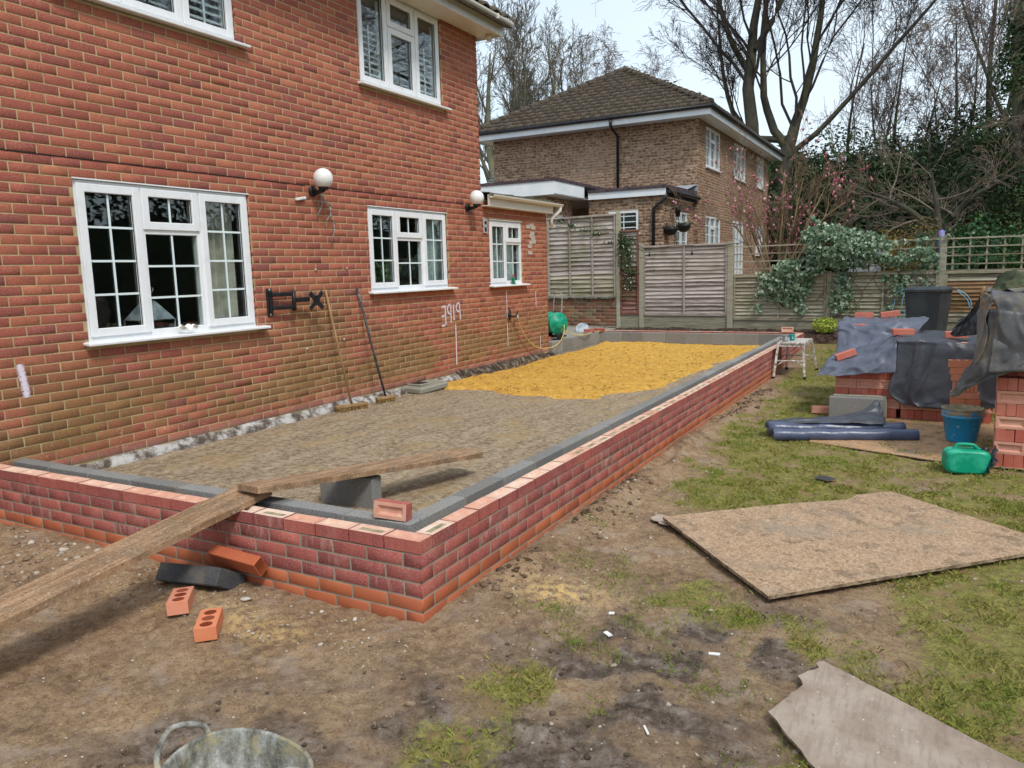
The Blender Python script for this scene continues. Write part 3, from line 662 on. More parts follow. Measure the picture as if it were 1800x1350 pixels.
# brighter clumps in the mud
r = np.random.default_rng(5)
spots = [(4.33, .40), (4.52, .16), (4.86, -.32), (5.15, .65), (4.25, 2.9), (4.05, 1.7)]+[(r.uniform(4.1, 5.7), r.uniform(-1.3, 1.2)) for _ in range(220)]
for ci, (cx, cy) in enumerate(spots):
    if ci > 5 and fbm(cx, cy, 1.6, 3, 13) < .47: continue
    n = 70 if ci < 6 else 34; x = r.normal(cx, .03+.03*r.random(), n); y = r.normal(cy, .03+.03*r.random(), n); z = ghz(x, y); a = r.uniform(0, 6.28, n); h = r.uniform(.008, .034, n); w = .0013; la = r.uniform(0, 6.28, n); l = h*r.uniform(.3, 1.3, n)
    V = np.stack([np.stack([x-np.cos(a)*w, y-np.sin(a)*w, z-.004], 1), np.stack([x+np.cos(a)*w, y+np.sin(a)*w, z-.004], 1), np.stack([x+.4*np.cos(la)*l, y+.4*np.sin(la)*l, z+h*.6], 1), np.stack([x+np.cos(la)*l, y+np.sin(la)*l, z+h], 1)], 1)
    Vs.append(V); Ts.append(np.full(n, .15)+.2*r.random(n))
V = np.concatenate(Vs); t = np.concatenate(Ts)
M_GRASS = std('grass_blade', [(0, (.13, .22, .03)), (.3, (.20, .25, .04)), (.6, (.30, .28, .07)), (.85, (.38, .31, .12)), (1, (.46, .36, .19))], sc=4, rough=.7, bs=0, tint=.8)
n = len(V); Fq = np.arange(n)[:, None]*4; F = np.concatenate([Fq+[0, 1, 2], Fq+[0, 2, 3]])
go = npobj('grass', V.reshape(-1, 3), F, M_GRASS, attrs={'tint': np.repeat(t, 4)}); put(go, 'thin tufts of green and yellowed grass growing through the mud', kind='stuff')

# stones and crumbs
def rocks(x, y, z, s, flat=.6, seed=0):
    r = np.random.default_rng(seed); n = len(x)
    p = (1+5**.5)/2; iv = np.array([(-1, p, 0), (1, p, 0), (-1, -p, 0), (1, -p, 0), (0, -1, p), (0, 1, p), (0, -1, -p), (0, 1, -p), (p, 0, -1), (p, 0, 1), (-p, 0, -1), (-p, 0, 1)])/1.9
    fi = np.array([(0, 11, 5), (0, 5, 1), (0, 1, 7), (0, 7, 10), (0, 10, 11), (1, 5, 9), (5, 11, 4), (11, 10, 2), (10, 7, 6), (7, 1, 8), (3, 9, 4), (3, 4, 2), (3, 2, 6), (3, 6, 8), (3, 8, 9), (4, 9, 5), (2, 4, 11), (6, 2, 10), (8, 6, 7), (9, 8, 1)])
    V = iv[None]*r.uniform(.55, 1.3, (n, 12, 1))*r.uniform(.6, 1.3, (n, 1, 3)); V[:, :, 2] *= flat; V = V*np.asarray(s)[:, None, None]
    a = r.uniform(0, 6.28, n); ca, sa = np.cos(a)[:, None], np.sin(a)[:, None]; vx = V[:, :, 0]*ca-V[:, :, 1]*sa; vy = V[:, :, 0]*sa+V[:, :, 1]*ca
    V = np.stack([vx+np.asarray(x)[:, None], vy+np.asarray(y)[:, None], V[:, :, 2]+np.asarray(z)[:, None]], -1)
    return V.reshape(-1, 3), (fi[None]+np.arange(n)[:, None, None]*12).reshape(-1, 3), r.random(n)
r = np.random.default_rng(8)
def scatter(n, f):
    P = [f() for _ in range(n)]; return np.array(P).T
xs, ys_, ss = [], [], []
for n, x0, x1, y0, y1, s0, s1 in ((9000, .8, 7.0, -2.2, 2.6, .0015, .0065), (2600, 0, 7.5, -2.2, 4.0, .002, .008), (700, 3.9, 4.5, -.1, 8, .004, .016), (160, .3, 1.5, -.6, -.08, .01, .03), (500, 1.5, 3.9, -.5, -.05, .004, .014), (160, 3.9, 7.2, -1.5, 3, .008, .018)):
    xs.append(r.uniform(x0, x1, n)); ys_.append(r.uniform(y0, y1, n)); ss.append(s0+(s1-s0)*r.random(n)**2.5)
x, y, s = map(np.concatenate, (xs, ys_, ss)); k = ~((x < XW(y)+.02) & (y > -.02)); x, y, s = x[k], y[k], s[k]
V, F, t = rocks(x, y, ghz(x, y)+s*.15, s, .6, 1)
M_PEB = std('pebble', [(.0, (.16, .11, .07)), (.5, (.30, .22, .15)), (.8, (.42, .36, .28)), (1, (.62, .58, .52))], sc=30, rough=.9, bs=.3, tint=.8)
put(npobj('gravel', V, F, M_PEB, attrs={'tint': np.repeat(t, 12)}), 'small stones and crumbs of mortar scattered over the mud', kind='stuff')
# chunks of churned wet soil
n = 5000; x = r.uniform(3.4, 6.2, n); y = r.uniform(-1.7, 1.3, n); k = (wmask(x, y) > .25+.5*r.random(n)) & ~((x < XW(y)+.05) & (y > -.05)); x, y = x[k], y[k]; s = .003+.012*r.random(len(x))**4
V, F, t = rocks(x, y, ghz(x, y)+s*.1, s, .55, 22)
M_WCL = std('wet_clod', [(0, (.06, .04, .027)), (.6, (.13, .092, .064)), (1, (.24, .19, .14))], sc=60, rough=.75, bs=.8, tint=.7)
put(npobj('mud_clods', V, F, M_WCL, attrs={'tint': np.repeat(t, 12)}), 'churned wet clods of dark mud between the tub and the boards', kind='stuff')
# dark clods dug out beside the wall
n = 1500; y = r.uniform(.4, 8.5, n); x = XW(y)+.03+np.abs(r.normal(0, .12, n))+.05*vn(y*2, y*0); s = .005+.026*r.random(n)**4; k = vn(y*1.7, y*0+4, 3) > .42; x, y, s = x[k], y[k], s[k]
V, F, t = rocks(x, y, ghz(x, y)+s*.1, s, .6, 2)
M_CLOD = std('soil_clod', [(0, (.06, .038, .024)), (.5, (.13, .085, .052)), (1, (.27, .19, .125))], sc=40, rough=1, bs=.8, tint=.7)
put(npobj('soil_clods', V, F, M_CLOD, attrs={'tint': np.repeat(t, 12)}), 'dark clods of soil dug out along the foot of the new brick wall', kind='stuff')

# named stones, each lying on its own spot
def stone(x, y, s, label, mat=M_PEB, flat=.55, seed=3, t=.7):
    V, F, _ = rocks([x], [y], [ghz(x, y)+s*.3], [s], flat, seed)
    o = npobj('stone', V, F, mat, smooth=False); o['tint'] = t; put(o, label, 'stone')
stone(2.35, -1.23, .030, 'dark grey flint pebble alone on the mud left of the two loose bricks', seed=4, t=.35)
stone(4.18, -.62, .022, 'dark split flint stone on the wet mud right of the grey tub', seed=9, t=.3)
stone(4.80, .03, .026, 'smooth buff stone flat in the dark mud below the big board', seed=12, t=.75, flat=.4)
stone(2.83, -.22, .03, 'white crumbly lump behind the pair of loose holed bricks', seed=15, t=1)
stone(3.47, -.10, .018, 'small white chip at the foot of the new brick wall near its corner', seed=17, t=1)
# white offcut chips
M_CHIP = std('white_chip', [(.3, (.72, .70, .66)), (.7, (.80, .79, .75))], sc=20, rough=.7, bs=.1)
for (x, y, l, w, a, lb) in ((4.68, .26, .055, .022, -.7, 'long white plastic offcut lying on the mud below the big board'), (4.60, .52, .028, .02, .2, 'small square white chip on bare mud below the big board'), (5.17, .29, .05, .016, .1, 'thin white strip of plastic between the two boards'),
                         (5.08, -.38, .06, .008, -1.0, 'broken white stick beside the grey torn board')):
    z = float(ghz(x, y))+.006
    put(MB().obox((x, y, z), (l, w, .005), R3(.1, -.08, a)).build('white_chip', M_CHIP), lb, 'offcut')

# ================================================================ PAD INSIDE THE NEW WALLS
def padz(x, y):
    return .205-.0045*y+.020*(fbm(x, y, 1.5, 4, 3)-.5)+.012*(fbm(x, y, 9, 3, 7)-.5)+.006*(fbm(x, y, 30, 2, 7)-.5)
px = np.arange(-.0, 3.56, .03); py = np.arange(.28, 12.0, .035); X, Y = np.meshgrid(px, py, indexing='ij'); Z = padz(X, Y)
a, b = X.shape; I = np.arange(a*b).reshape(a, b); F = np.stack([I[:-1, :-1], I[1:, :-1], I[1:, 1:], I[:-1, 1:]], -1).reshape(-1, 4)
def pad_mat():
    m = Mt('rolled_hardcore'); v = m.map((1, 1, 1)); n2 = m.noise(22, 6, .7); st = m.noise(1, 5, .6, m.map((9, 2.2, 1)))
    col = m.ramp(m.ma('ADD', m.ma('MULTIPLY', st, .25), m.ma('MULTIPLY', n2, .75)), [(.36, (.15, .108, .066)), (.46, (.265, .20, .13)), (.54, (.38, .30, .205)), (.66, (.48, .40, .28))])
    col = m.mix(m.ma('MULTIPLY', m.sm(.53, .66, m.noise(2.1, 4)), .55), col, (.38, .27, .13))
    x, y, z = m.xyz(); yy = m.ma('MULTIPLY', m.sm(3.6, 5.4, y), m.sm(.58, .68, m.noise(2.6, 5, .7, m.map((.6, 1.5, 1)))))
    col = m.mix(m.ma('MULTIPLY', yy, .7), col, (.50, .30, .06))
    col = m.mix(m.sm(.69, .75, m.noise(110, 3)), col, (.60, .56, .48)); col = m.mix(m.ma('MULTIPLY', m.sm(.44, .34, m.noise(75, 4, .7)), .6), col, (.09, .065, .04))
    return m.bsdf(col, .95, m.bump(m.ma('ADD', n2, m.noise(95, 4, .7)), .9, .010), spec=.25)
put(npobj('pad_floor', np.stack([X, Y, Z], -1), F, pad_mat(), smooth=True), 'rolled brown hardcore floor inside the low walls', kind='structure')
# yellow sand
sx = np.arange(-.0, 3.53, .022); sy = np.arange(5.05, 11.93, .026); X, Y = np.meshgrid(sx, sy, indexing='ij')
n = fbm(X, Y, 1.7, 4, 12)
front = sst(0, .16, Y-(5.42+.10*np.sin(X*2.1)+.45*(n-.5)+.3*sst(.5, 0, X)*.2))
right = sst(0, .3, (3.05+.03*(Y-5))+.35*(n-.5)+.6*sst(6.8, 5.2, Y)*(-1)*.6-X+.10*sst(9, 11, Y))
left = sst(-.1, .12, X-(.02+.10*sst(6.2, 7.6, Y)*sst(9.3, 8.0, Y)))
th = front*right*left
Z = padz(X, Y)-.030+th*(.05+.025*(fbm(X, Y, 1.3, 3, 5)-.5)*2+.035*np.abs(fbm(X*.7, Y*1.6, 3, 4, 15, .6)-.5)*2+.012*(fbm(X, Y, 14, 4, 25, .75)-.5)*2)+.05*sst(11.2, 11.9, Y)*th*(1-.4*X/3.5)
a, b = X.shape; I = np.arange(a*b).reshape(a, b); F = np.stack([I[:-1, :-1], I[1:, :-1], I[1:, 1:], I[:-1, 1:]], -1).reshape(-1, 4)
kf = th.ravel()[F].max(1) > .02+.5*r.random(len(F))**6; 
def sand_mat():
    m = Mt('yellow_sand'); n2 = m.noise(15, 6, .72); n3 = m.noise(60, 5, .7)
    col = m.ramp(m.ma('ADD', m.ma('MULTIPLY', n2, .6), m.ma('MULTIPLY', n3, .4)), [(.36, (.32, .165, .03)), (.46, (.52, .29, .055)), (.57, (.64, .38, .085)), (.68, (.76, .52, .18))])
    col = m.mix(m.ma('MULTIPLY', m.sm(.45, .36, m.noise(9, 6, .8, m.map((1, .5, 1)))), .75), col, (.20, .095, .02)); col = m.mix(m.ma('MULTIPLY', m.sm(.52, .7, m.noise(1.6, 4)), .35), col, (.46, .26, .05))
    return m.bsdf(col, .97, m.bump(m.ma('ADD', n2, m.ma('MULTIPLY', n3, .35)), 1., .012), spec=.12)
put(npobj('yellow_sand', np.stack([X, Y, Z], -1), F[kf], sand_mat(), smooth=True), 'spread yellow building sand raked over the far end of the pad', kind='stuff')
rs = np.random.default_rng(66); n = 5200; x = rs.uniform(.05, 3.4, n); y = 5.3+6.5*rs.random(n)**1.5; k = fbm(x*.8, y*1.7, 1.6, 4, 31) > .50; x, y = x[k], y[k]; s = .004+.012*rs.random(len(x))**3
inn = (y > 5.55+.45*(fbm(x, y, 1.7, 4, 12)-.5)) & (x < 2.95+.02*(y-5)); x, y, s = x[inn], y[inn], s[inn]; V_, F_, t_ = rocks(x, y, padz(x, y)+.042, s, .6, 67)
put(npobj('sand_crumbs', V_, F_, std('damp_sand', [(0, (.20, .10, .025)), (.5, (.42, .24, .06)), (1, (.66, .44, .15))], sc=20, rough=1, tint=.8), attrs={'tint': np.repeat(t_, 12)}), 'crumbling lumps in the spread yellow sand', kind='stuff')
# crumbs on the pad
r = np.random.default_rng(18); n = 900; x = r.uniform(.1, 3.5, n); y = r.uniform(.35, 5.5, n); s = .002+.008*r.random(n)**3
x2 = .14+np.abs(r.normal(0, .12, 500)); y2 = r.uniform(3.8, 5.6, 500); s2 = .004+.012*r.random(500)**2
x, y, s = np.r_[x, x2], np.r_[y, y2], np.r_[s, s2]; V, F, t = rocks(x, y, padz(x, y)+s*.2, s, .6, 5)
put(npobj('rubble_crumbs', V, F, M_PEB, attrs={'tint': np.repeat(t, 12)}), 'stone crumbs on the brown floor of the pad', kind='stuff')
# soil bed between the back wall and the fence
bx = np.arange(-.6, 7.5, .05); by = np.arange(12.3, 13.5, .04); X, Y = np.meshgrid(bx, by, indexing='ij')
Z = .30+.10*sst(12.35, 13.2, Y)+.10*(fbm(X, Y, 4, 5, 3, .6)-.5)+.05*(fbm(X, Y, 14, 3, 6)-.5)-.35*sst(3.75, 4.0, X)*sst(12.75, 12.45, Y)-.08*sst(4.7, 5.2, X)
a, b = X.shape; I = np.arange(a*b).reshape(a, b); F = np.stack([I[:-1, :-1], I[1:, :-1], I[1:, 1:], I[:-1, 1:]], -1).reshape(-1, 4)
M_SOIL = std('dark_soil', [(.25, (.018, .011, .008)), (.5, (.055, .034, .024)), (.75, (.14, .085, .055))], sc=12, rough=1, bs=1, bd=.03, fine=.4)
put(npobj('soil_bed', np.stack([X, Y, Z], -1), F, M_SOIL, smooth=True), 'raised bed of dark soil in front of the wooden fence', kind='structure')

# ================================================================ THE NEW LOW WALL
LW = 12.30; TOPZ = .425
nw = thing('low_brick_wall', (3.815, 0, 0), 'new low wall of red brick over two orange courses, running round the pad', 'wall')
Ud = np.array([.0085, 1, 0]); Ud /= np.linalg.norm(Ud); Nd = np.array([Ud[1], -Ud[0], 0])
rowsR = []; rowsL = []; rm = []
for k in range(7):
    zc = TOPZ-.075*k-.0325; rm.append(0 if k < 4 else 1)
    rowsR.append((zc, .1025+.005 if k % 2 == 0 else .215+.005, .0, LW)); rowsL.append((zc, .22-.005 if k % 2 == 0 else .1075, 0, 3.9))
# right-hand face: first header/stretcher then stretchers
def nt_(r, u, z): return r.betavariate(2, 2) if r.random() < .85 else r.uniform(.8, 1)
rowsR = [(zc, (.1075-.0)-.0 if k % 2 == 0 else .22, .0 if True else 0, LW) for k, (zc, *_r) in enumerate(rowsR)]
H0 = (3.815, 0, 0)
# frogged top bricks are separate meshes
def frog_brick(L, W_, H, frog=True, fill=False):
    mb = MB(); l, w = L/2, W_/2; c = .002
    V = [(-l, -w, 0), (l, -w, 0), (l, w, 0), (-l, w, 0), (-l, -w, H), (l, -w, H), (l, w, H), (-l, w, H)]
    mb.add(V, [(0, 3, 2, 1), (0, 1, 5, 4), (1, 2, 6, 5), (2, 3, 7, 6), (3, 0, 4, 7)], 0)
    i1, i2 = .020, .034; dp = .014 if not fill else .004
    A = [(-l, -w, H), (l, -w, H), (l, w, H), (-l, w, H)]; B = [(-l+i1, -w+i1, H), (l-i1, -w+i1, H), (l-i1, w-i1, H), (-l+i1, w-i1, H)]; D_ = [(-l+i2, -w+i2, H-dp), (l-i2, -w+i2, H-dp), (l-i2, w-i2, H-dp), (-l+i2, w-i2, H-dp)]
    mb.add(A+B+D_, [(0, 1, 5, 4), (1, 2, 6, 5), (2, 3, 7, 6), (3, 0, 4, 7), (4, 5, 9, 8), (5, 6, 10, 9), (6, 7, 11, 10), (7, 4, 8, 11)], 1)
    mb.add(D_, [(0, 1, 2, 3)], 2 if fill else 1)
    return mb
def mesh_of(mb, name, mats):
    me = bpy.data.meshes.new(name); me.from_pydata([tuple(v) for v in mb.v], [], mb.f)
    for m in mats: me.materials.append(m)
    me.polygons.foreach_set('material_index', mb.m); me.polygons.foreach_set('use_smooth', mb.sm); me.update(); return me
FB = {k: mesh_of(frog_brick(L_, .1025, .065, True, k[1] == 'f'), 'brick', [M_NB, M_NT, M_FM]) for k, L_ in (('so', .215), ('sf', .215), ('ho', .1025), ('hf', .1025))}
def place(parent, me, name, loc, rot=(0, 0, 0), tint=None, **kw):
    o = bpy.data.objects.new(name, me); C.objects.link(o); o.parent = parent
    o.location = (np.array(loc, float)-(WL[parent.name] if parent is not None else 0)).tolist(); o.rotation_euler = rot
    if tint is not None: o['tint'] = float(tint)
    return put(o, **kw)
nfb = 0; aU = math.atan2(Ud[1], Ud[0]); farV = []
k = 0
for i in range(54):
    u = .1075+i*.225+.1075
    if u+.1 > LW: break
    p = np.array(H0)+Ud*u-Nd*.05125
    if i < 42:
        place(nw, FB['sf' if (i > 7 or i == 0) else 'so'], 'brick', (p[0], p[1], TOPZ-.065+random.uniform(-.0015, .0015)), (random.uniform(-.006, .006), 0, aU), random.betavariate(2, 2)); nfb += 1
    else: farV.append(p)
mb = frog_brick(.215, .1025, .065, True, True); fm = mesh_of(mb, 'far_brick', [M_NB, M_NT, M_FM])
for p in farV: place(nw, fm, 'brick', (p[0], p[1], TOPZ-.065), (0, 0, aU), random.random())
for i in range(17):
    x = 3.815-.1075-.225*i
    if x < .1: break
    place(nw, FB['sf' if i in (1, 4) else 'so'], 'brick', (x, .05125, TOPZ-.065+random.uniform(-.0015, .0015)), (0, random.uniform(-.006, .006), 0), random.betavariate(2, 2)); nfb += 1
NR = 300-nfb-12
# corner header ends read as one with the stretcher round the corner: faces built per side
def rowset(side):
    out = []
    for k in range(1, 7):
        zc = TOPZ-.075*k-.0325; half = k % 2
        off = (.2175 if half else .1075) if side == 'R' else (.1075 if half else .2175)
        out.append((zc, off, 0.003, LW if side == 'R' else 3.80))
    return out
matl = [0, 0, 0, 1, 1, 1]
brick_wall(nw, H0, Ud, Nd, rowset('R'), [M_NB, M_OB], NR//2+20, tintf=nt_, row_mats=matl, D=.05, jit=.0010, bh=.0648, bl=.2135)
brick_wall(nw, (3.815, 0, 0), (-1, 0, 0), (0, -1, 0), rowset('L'), [M_NB, M_OB], NR//2-20, tintf=nt_, row_mats=matl, D=.05, jit=.0010, rest='front_brickwork', bh=.0648, bl=.2135)
mb = MB(); mb.obox(np.array(H0)+Ud*LW/2-Nd*.0522+[0, 0, .134], (LW-.02, .0996, .4425), np.array([Ud, -Nd, [0, 0, 1]]).T); mb.box(.0, 3.808, .0026, .097, -.09, .3545); mb.build('mortar_core', M_GM, nw)
# back run and left run outer leaf
mb = MB(); xb = XW(LW)
mb.box(-.30, xb-.1, LW-.10, LW, .0, .36)
mb.build('rear_core', M_GM, nw)
for i in range(17):
    x = xb-.12-.225*i-.1075
    if x < -.3: break
    place(nw, FB['sf'], 'brick', (x, LW-.052, TOPZ-.065), (0, 0, 0), random.random())
# inner leaf of concrete block
bw = thing('block_wall', (3.56, .25, .1), 'grey concrete block inner leaf standing just inside the new brick wall', 'wall')
bmesh_ = {}
def blk(cx, cy, cz, L, rot, mat=M_BL, H=.215, W_=.1, parent=bw, name='concrete_block'):
    key = (round(L, 2), round(H, 3), mat.name)
    if key not in bmesh_:
        m_ = MB().obox((0, 0, 0), (L, W_, H), None, 0, .005); bmesh_[key] = mesh_of(m_, 'concrete_block', [mat])
    return place(parent, bmesh_[key], name, (cx, cy, cz), (0, random.uniform(-.003, .003), rot), random.random())
n = 0
for lev, (zc, H) in enumerate(((TOPZ-.1075-.004, .215), (TOPZ-.1075-.229, .215))):
    off = 0 if lev == 0 else .225
    u = .2025+.0-off+.1
    while u < LW-.33:
        L = .44; uu = max(u, .2025+.102); L = u+.44-uu; L = min(L, LW-.31-uu)
        if L > .06:
            p = np.array(H0)+Ud*(uu+L/2)-Nd*.2525; blk(p[0], p[1], zc+random.uniform(-.002, .002), L, aU)
        u += .45
    x = 3.815-.2025+off
    while x > .0:
        x1 = min(x, 3.815-.2025); x0 = max(x-.44, .0)
        if x1-x0 > .06: blk((x0+x1)/2, .2525, zc+random.uniform(-.002, .002), x1-x0, 0)
        x -= .45
    x = XW(LW)-.305+off
    while x > -.1:
        x1 = min(x, XW(LW)-.31); x0 = max(x-.44, -.1)
        if x1-x0 > .06: blk((x0+x1)/2, LW-.2525-.1, zc-.003, x1-x0, 0)
        x -= .45
    y = 9.62-off*.5
    while y < LW-.42:
        y0_ = max(y, 9.62); y1_ = min(y+.44, LW-.41)
        if y1_-y0_ > .06: blk(-.052, (y0_+y1_)/2, zc, y1_-y0_, math.pi/2)
        y += .45
MB().obox(np.array(H0)+Ud*LW/2-Nd*.2525+[0, 0, .16], (LW-.75, .09, .50), np.array([Ud, -Nd, [0, 0, 1]]).T).box(.01, 3.55, .207, .298, -.1, .41).box(-.09, 3.5, LW-.397, LW-.308, -.1, .41).box(-.095, -.009, 9.64, LW-.4, -.1, .41).build('mortar_core', M_GM, bw)
# raised strip left of the pad carrying the hose reel
MB().box(-2.6, -.104, 9.48, 13.36, .0, .405, bev=.01).build('concrete_strip', M_CON, None, kind='structure')['label'] = 'concrete strip beside the far end of the pad under the hose reel'
# ================================================================ NEIGHBOUR'S HOUSE
NX0, NX1, NY0, NY1, NSOF = -5.95, .34, 18.25, 28.3, 5.60
nh = thing('neighbour_house', (-2.8, 18.25, .5), 'brown brick house with a mossy hipped tile roof beyond the fence', 'house')
NW = [(.77, 2.40, 4.43, 5.50, 2), (4.25, 5.99, 4.43, 5.50, 3), (7.85, 9.2, 4.43, 5.50, 2), (.80, 2.53, 2.05, 3.10, 2), (4.25, 5.80, 1.1, 3.10, 2), (7.9, 9.3, 2.05, 3.1, 2)]
hR = [(a, b, c, d) for a, b, c, d, _ in NW]
mb = MB(); mortar_plane(mb, (NX1, NY0, 0), (0, 1, 0), (1, 0, 0), .01, NY1-NY0, .3, NSOF, hR); mortar_plane(mb, (NX1, NY0, 0), (-1, 0, 0), (0, -1, 0), .01, NX1-NX0, .3, NSOF)
mb.box(NX0, NX0+.1, NY0+.03, NY1, .3, NSOF-.002); mb.build('wall', M_NM, nh)
nr_ = int((NSOF-.6)/.075)
def ntt(r, u, z): return r.choice([r.uniform(0, .3), r.uniform(.3, .6), r.uniform(.6, 1)])
rows = [(NSOF-.04-.075*k, .1125*(k % 2), .004, NX1-NX0) for k in range(nr_)]
brick_wall(nh, (NX1, NY0, 0), (-1, 0, 0), (0, -1, 0), rows, M_NBR, 300, tintf=ntt, D=.03)
rows = [(NSOF-.04-.075*k, .1125*((k+1) % 2), .004, NY1-NY0) for k in range(nr_)]
brick_wall(nh, (NX1, NY0, 0), (0, 1, 0), (1, 0, 0), rows, M_NBR, 0, holes=hR, tintf=lambda r, u, z: r.uniform(.0, .5), D=.03, rest='side_brickwork')
def far_window(parent, P0, U, N, u0, u1, z0, z1, nl=3, bars=(2, 4), sill=True):
    P0 = np.array(P0, float); U = np.array(U, float); N = np.array(N, float); R = np.array([U, N, [0, 0, 1]]).T
    B = lambda mb, a, b, c, d, w0, w1: mb.obox(P0+U*(a+b)/2+N*(w0+w1)/2+[0, 0, (c+d)/2], (b-a, w1-w0, d-c), R)
    mb = MB(); f = .06; B(mb, u0, u0+f, z0, z1, -.06, -.01); B(mb, u1-f, u1, z0, z1, -.06, -.01); B(mb, u0+f, u1-f, z1-f, z1, -.06, -.01); B(mb, u0+f, u1-f, z0, z0+f, -.06, -.01)
    w = (u1-u0)/nl
    for i in range(1, nl): B(mb, u0+w*i-.045, u0+w*i+.045, z0+f, z1-f, -.06, -.008)
    if nl >= 2: mid = 1; B(mb, u0+w*mid+.045, u0+w*(mid+1)-.045 if nl > 2 else u1-f, z0+(z1-z0)*.66, z0+(z1-z0)*.66+.09, -.06, -.009)
    o = mb.build('window', M_PVC, parent)
    mb = MB(); B(mb, u0+f, u1-f, z0+f, z1-f, -.05, -.046); mb.build('pane', M_GL2, o)
    mb = MB()
    for i in range(nl):
        uc = u0+w*(i+.5); B(mb, uc-.011, uc+.011, z0+f, z1-f, -.045, -.038)
    for j in range(1, bars[1]): zz = z0+(z1-z0)*j/bars[1]; B(mb, u0+f, u1-f, zz-.011, zz+.011, -.045, -.0385)
    mb.build('glazing_bar', M_BAR, o)
    mb = MB(); B(mb, u0-.3, u1+.3, z0-.3, z1+.3, -.75, -.7); mb.build('room_lining', M_ROOM, o)
    pass
    if sill: mb = MB(); B(mb, u0-.05, u1+.05, z0-.04, z0-.004, -.03, .06); mb.build('sill', M_PVC, o)
for a, b, c, d, nl in NW: far_window(nh, (NX1, NY0, 0), (0, 1, 0), (1, 0, 0), a, b, c, d, 3)
# eaves
ov = .42; ex0, ex1, ey0, ey1 = NX0-ov, NX1+ov, NY0-ov-.12, NY1+ov
mb = MB().box(ex0, ex1, ey0, ey1, NSOF, NSOF+.015); mb.build('soffit', M_WPAINT, nh)
MB().box(ex0-.02, ex1+.02, ey0-.02, ey0, NSOF-.03, NSOF+.17).box(ex1, ex1+.02, ey0, ey1, NSOF-.03, NSOF+.17).box(ex0-.02, ex0, ey0, ey1, NSOF-.03, NSOF+.17).build('fascia', M_WPAINT, nh)
mb = MB(); mb.tube([(ex0-.05, ey0-.075, NSOF+.165), (ex1+.1, ey0-.075, NSOF+.165)], .052, 10); mb.tube([(ex1+.075, ey0-.1, NSOF+.165), (ex1+.075, ey1, NSOF+.165)], .052, 10); ng = mb.build('gutter', M_DGR, nh)
MB().tube([(-1.93, ey0-.07, NSOF+.13), (-1.93, ey0-.07, NSOF-.03), (-1.93, ey0+.1, NSOF-.12), (-1.93, NY0-.06, NSOF-.26), (-1.93, NY0-.06, 3.85)], .038, 10).build('downpipe', M_DGR, nh)
# hipped roof
zE = NSOF+.20; hw = (ex1-ex0)/2; apx = (ex0+ex1)/2; rise = 2.02; zA = zE+rise; ry0 = ey0+hw*.98; ry1 = ey1-hw*.98
A1, A2 = (apx, ry0, zA), (apx, ry1, zA)
c00, c10, c11, c01 = (ex0-.03, ey0-.03, zE), (ex1+.03, ey0-.03, zE), (ex1+.03, ey1, zE), (ex0-.03, ey1, zE)
mb = MB(); mb.add([c00, c10, c11, c01, A1, A2], [(0, 1, 4), (1, 2, 5, 4), (2, 3, 5), (3, 0, 4, 5)]); rf = mb.build('roof', M_TILE, nh)
def tile_slope(parent, P, Q, A, B, indiv, name='roof_tile', cs=.285, tw=.30, mat=M_TILE):
    """rows of tiles on the slope with eaves P-Q and top A-B"""
    P, Q, A, B = (np.array(v, float) for v in (P, Q, A, B)); U = (Q-P)/np.linalg.norm(Q-P)
    top = A-P; Sd = top-U*(top@U); Lh = np.linalg.norm(Sd); Sd /= Lh; N = np.cross(U, Sd); N *= np.sign(N[2])
    Vb = []; T = []; s = 0.; i = 0
    while s < Lh-.05:
        t = s/Lh; a = (P+(A-P)*t-P)@U; b = (P+(Q-P)+(B-Q)*t-P)@U; u = a-(.15 if i % 2 else 0)
        while u < b:
            u0, u1_ = max(u+.004, a), min(u+tw-.004, b)
            if u1_-u0 > .05:
                prof = [(0, .0), (.12, .008), (.3, .012), (.5, .008), (.62, .002), (.8, .005), (1, .006)]
                w = u1_-u0; e = random.uniform(-.006, .006)
                pts = [[P+U*(u0+w*p)+Sd*(s-.03)+N*(q+.082+e), P+U*(u0+w*p)+Sd*min(s+cs+.03, Lh)+N*(q+.008)] for p, q in prof]
                low = [P+U*(u0+w*p)+Sd*(s-.03)+N*(q+.008+e) for p, q in prof]
                Vb.append([low, [x[0] for x in pts], [x[1] for x in pts]]); T.append(random.random())
            u += tw
        s += cs; i += 1
    Vb = np.array(Vb); n = len(Vb)
    I = np.arange(21).reshape(3, 7); F0 = np.array([(I[a_, b_], I[a_, b_+1], I[a_+1, b_+1], I[a_+1, b_]) for a_ in range(2) for b_ in range(6)])
    cen = Vb.reshape(n, 21, 3).mean(1); order = np.argsort(np.linalg.norm(cen-CAM, axis=1)); Vb = Vb[order].reshape(n, 21, 3); T = np.array(T)[order]; cen = cen[order]
    for j in range(min(indiv, n)):
        me = npmesh(name, Vb[j]-WL[parent.name], F0, [mat]); o = bpy.data.objects.new(name, me); C.objects.link(o); o.parent = parent; o['tint'] = float(T[j]); WL[o.name] = WL[parent.name]
    if n > indiv:
        V = Vb[indiv:]; m_ = len(V); o = npobj(name+'s', V.reshape(-1, 3), (F0[None]+np.arange(m_)[:, None, None]*21).reshape(-1, 4), mat, parent, attrs={'tint': np.repeat(T[indiv:], 21)}); put(o, kind='stuff')
tile_slope(rf, c00, c10, A1, A1, 260); tile_slope(rf, c10, c11, A1, A2, 0, 'side_tile')
hp = MB()
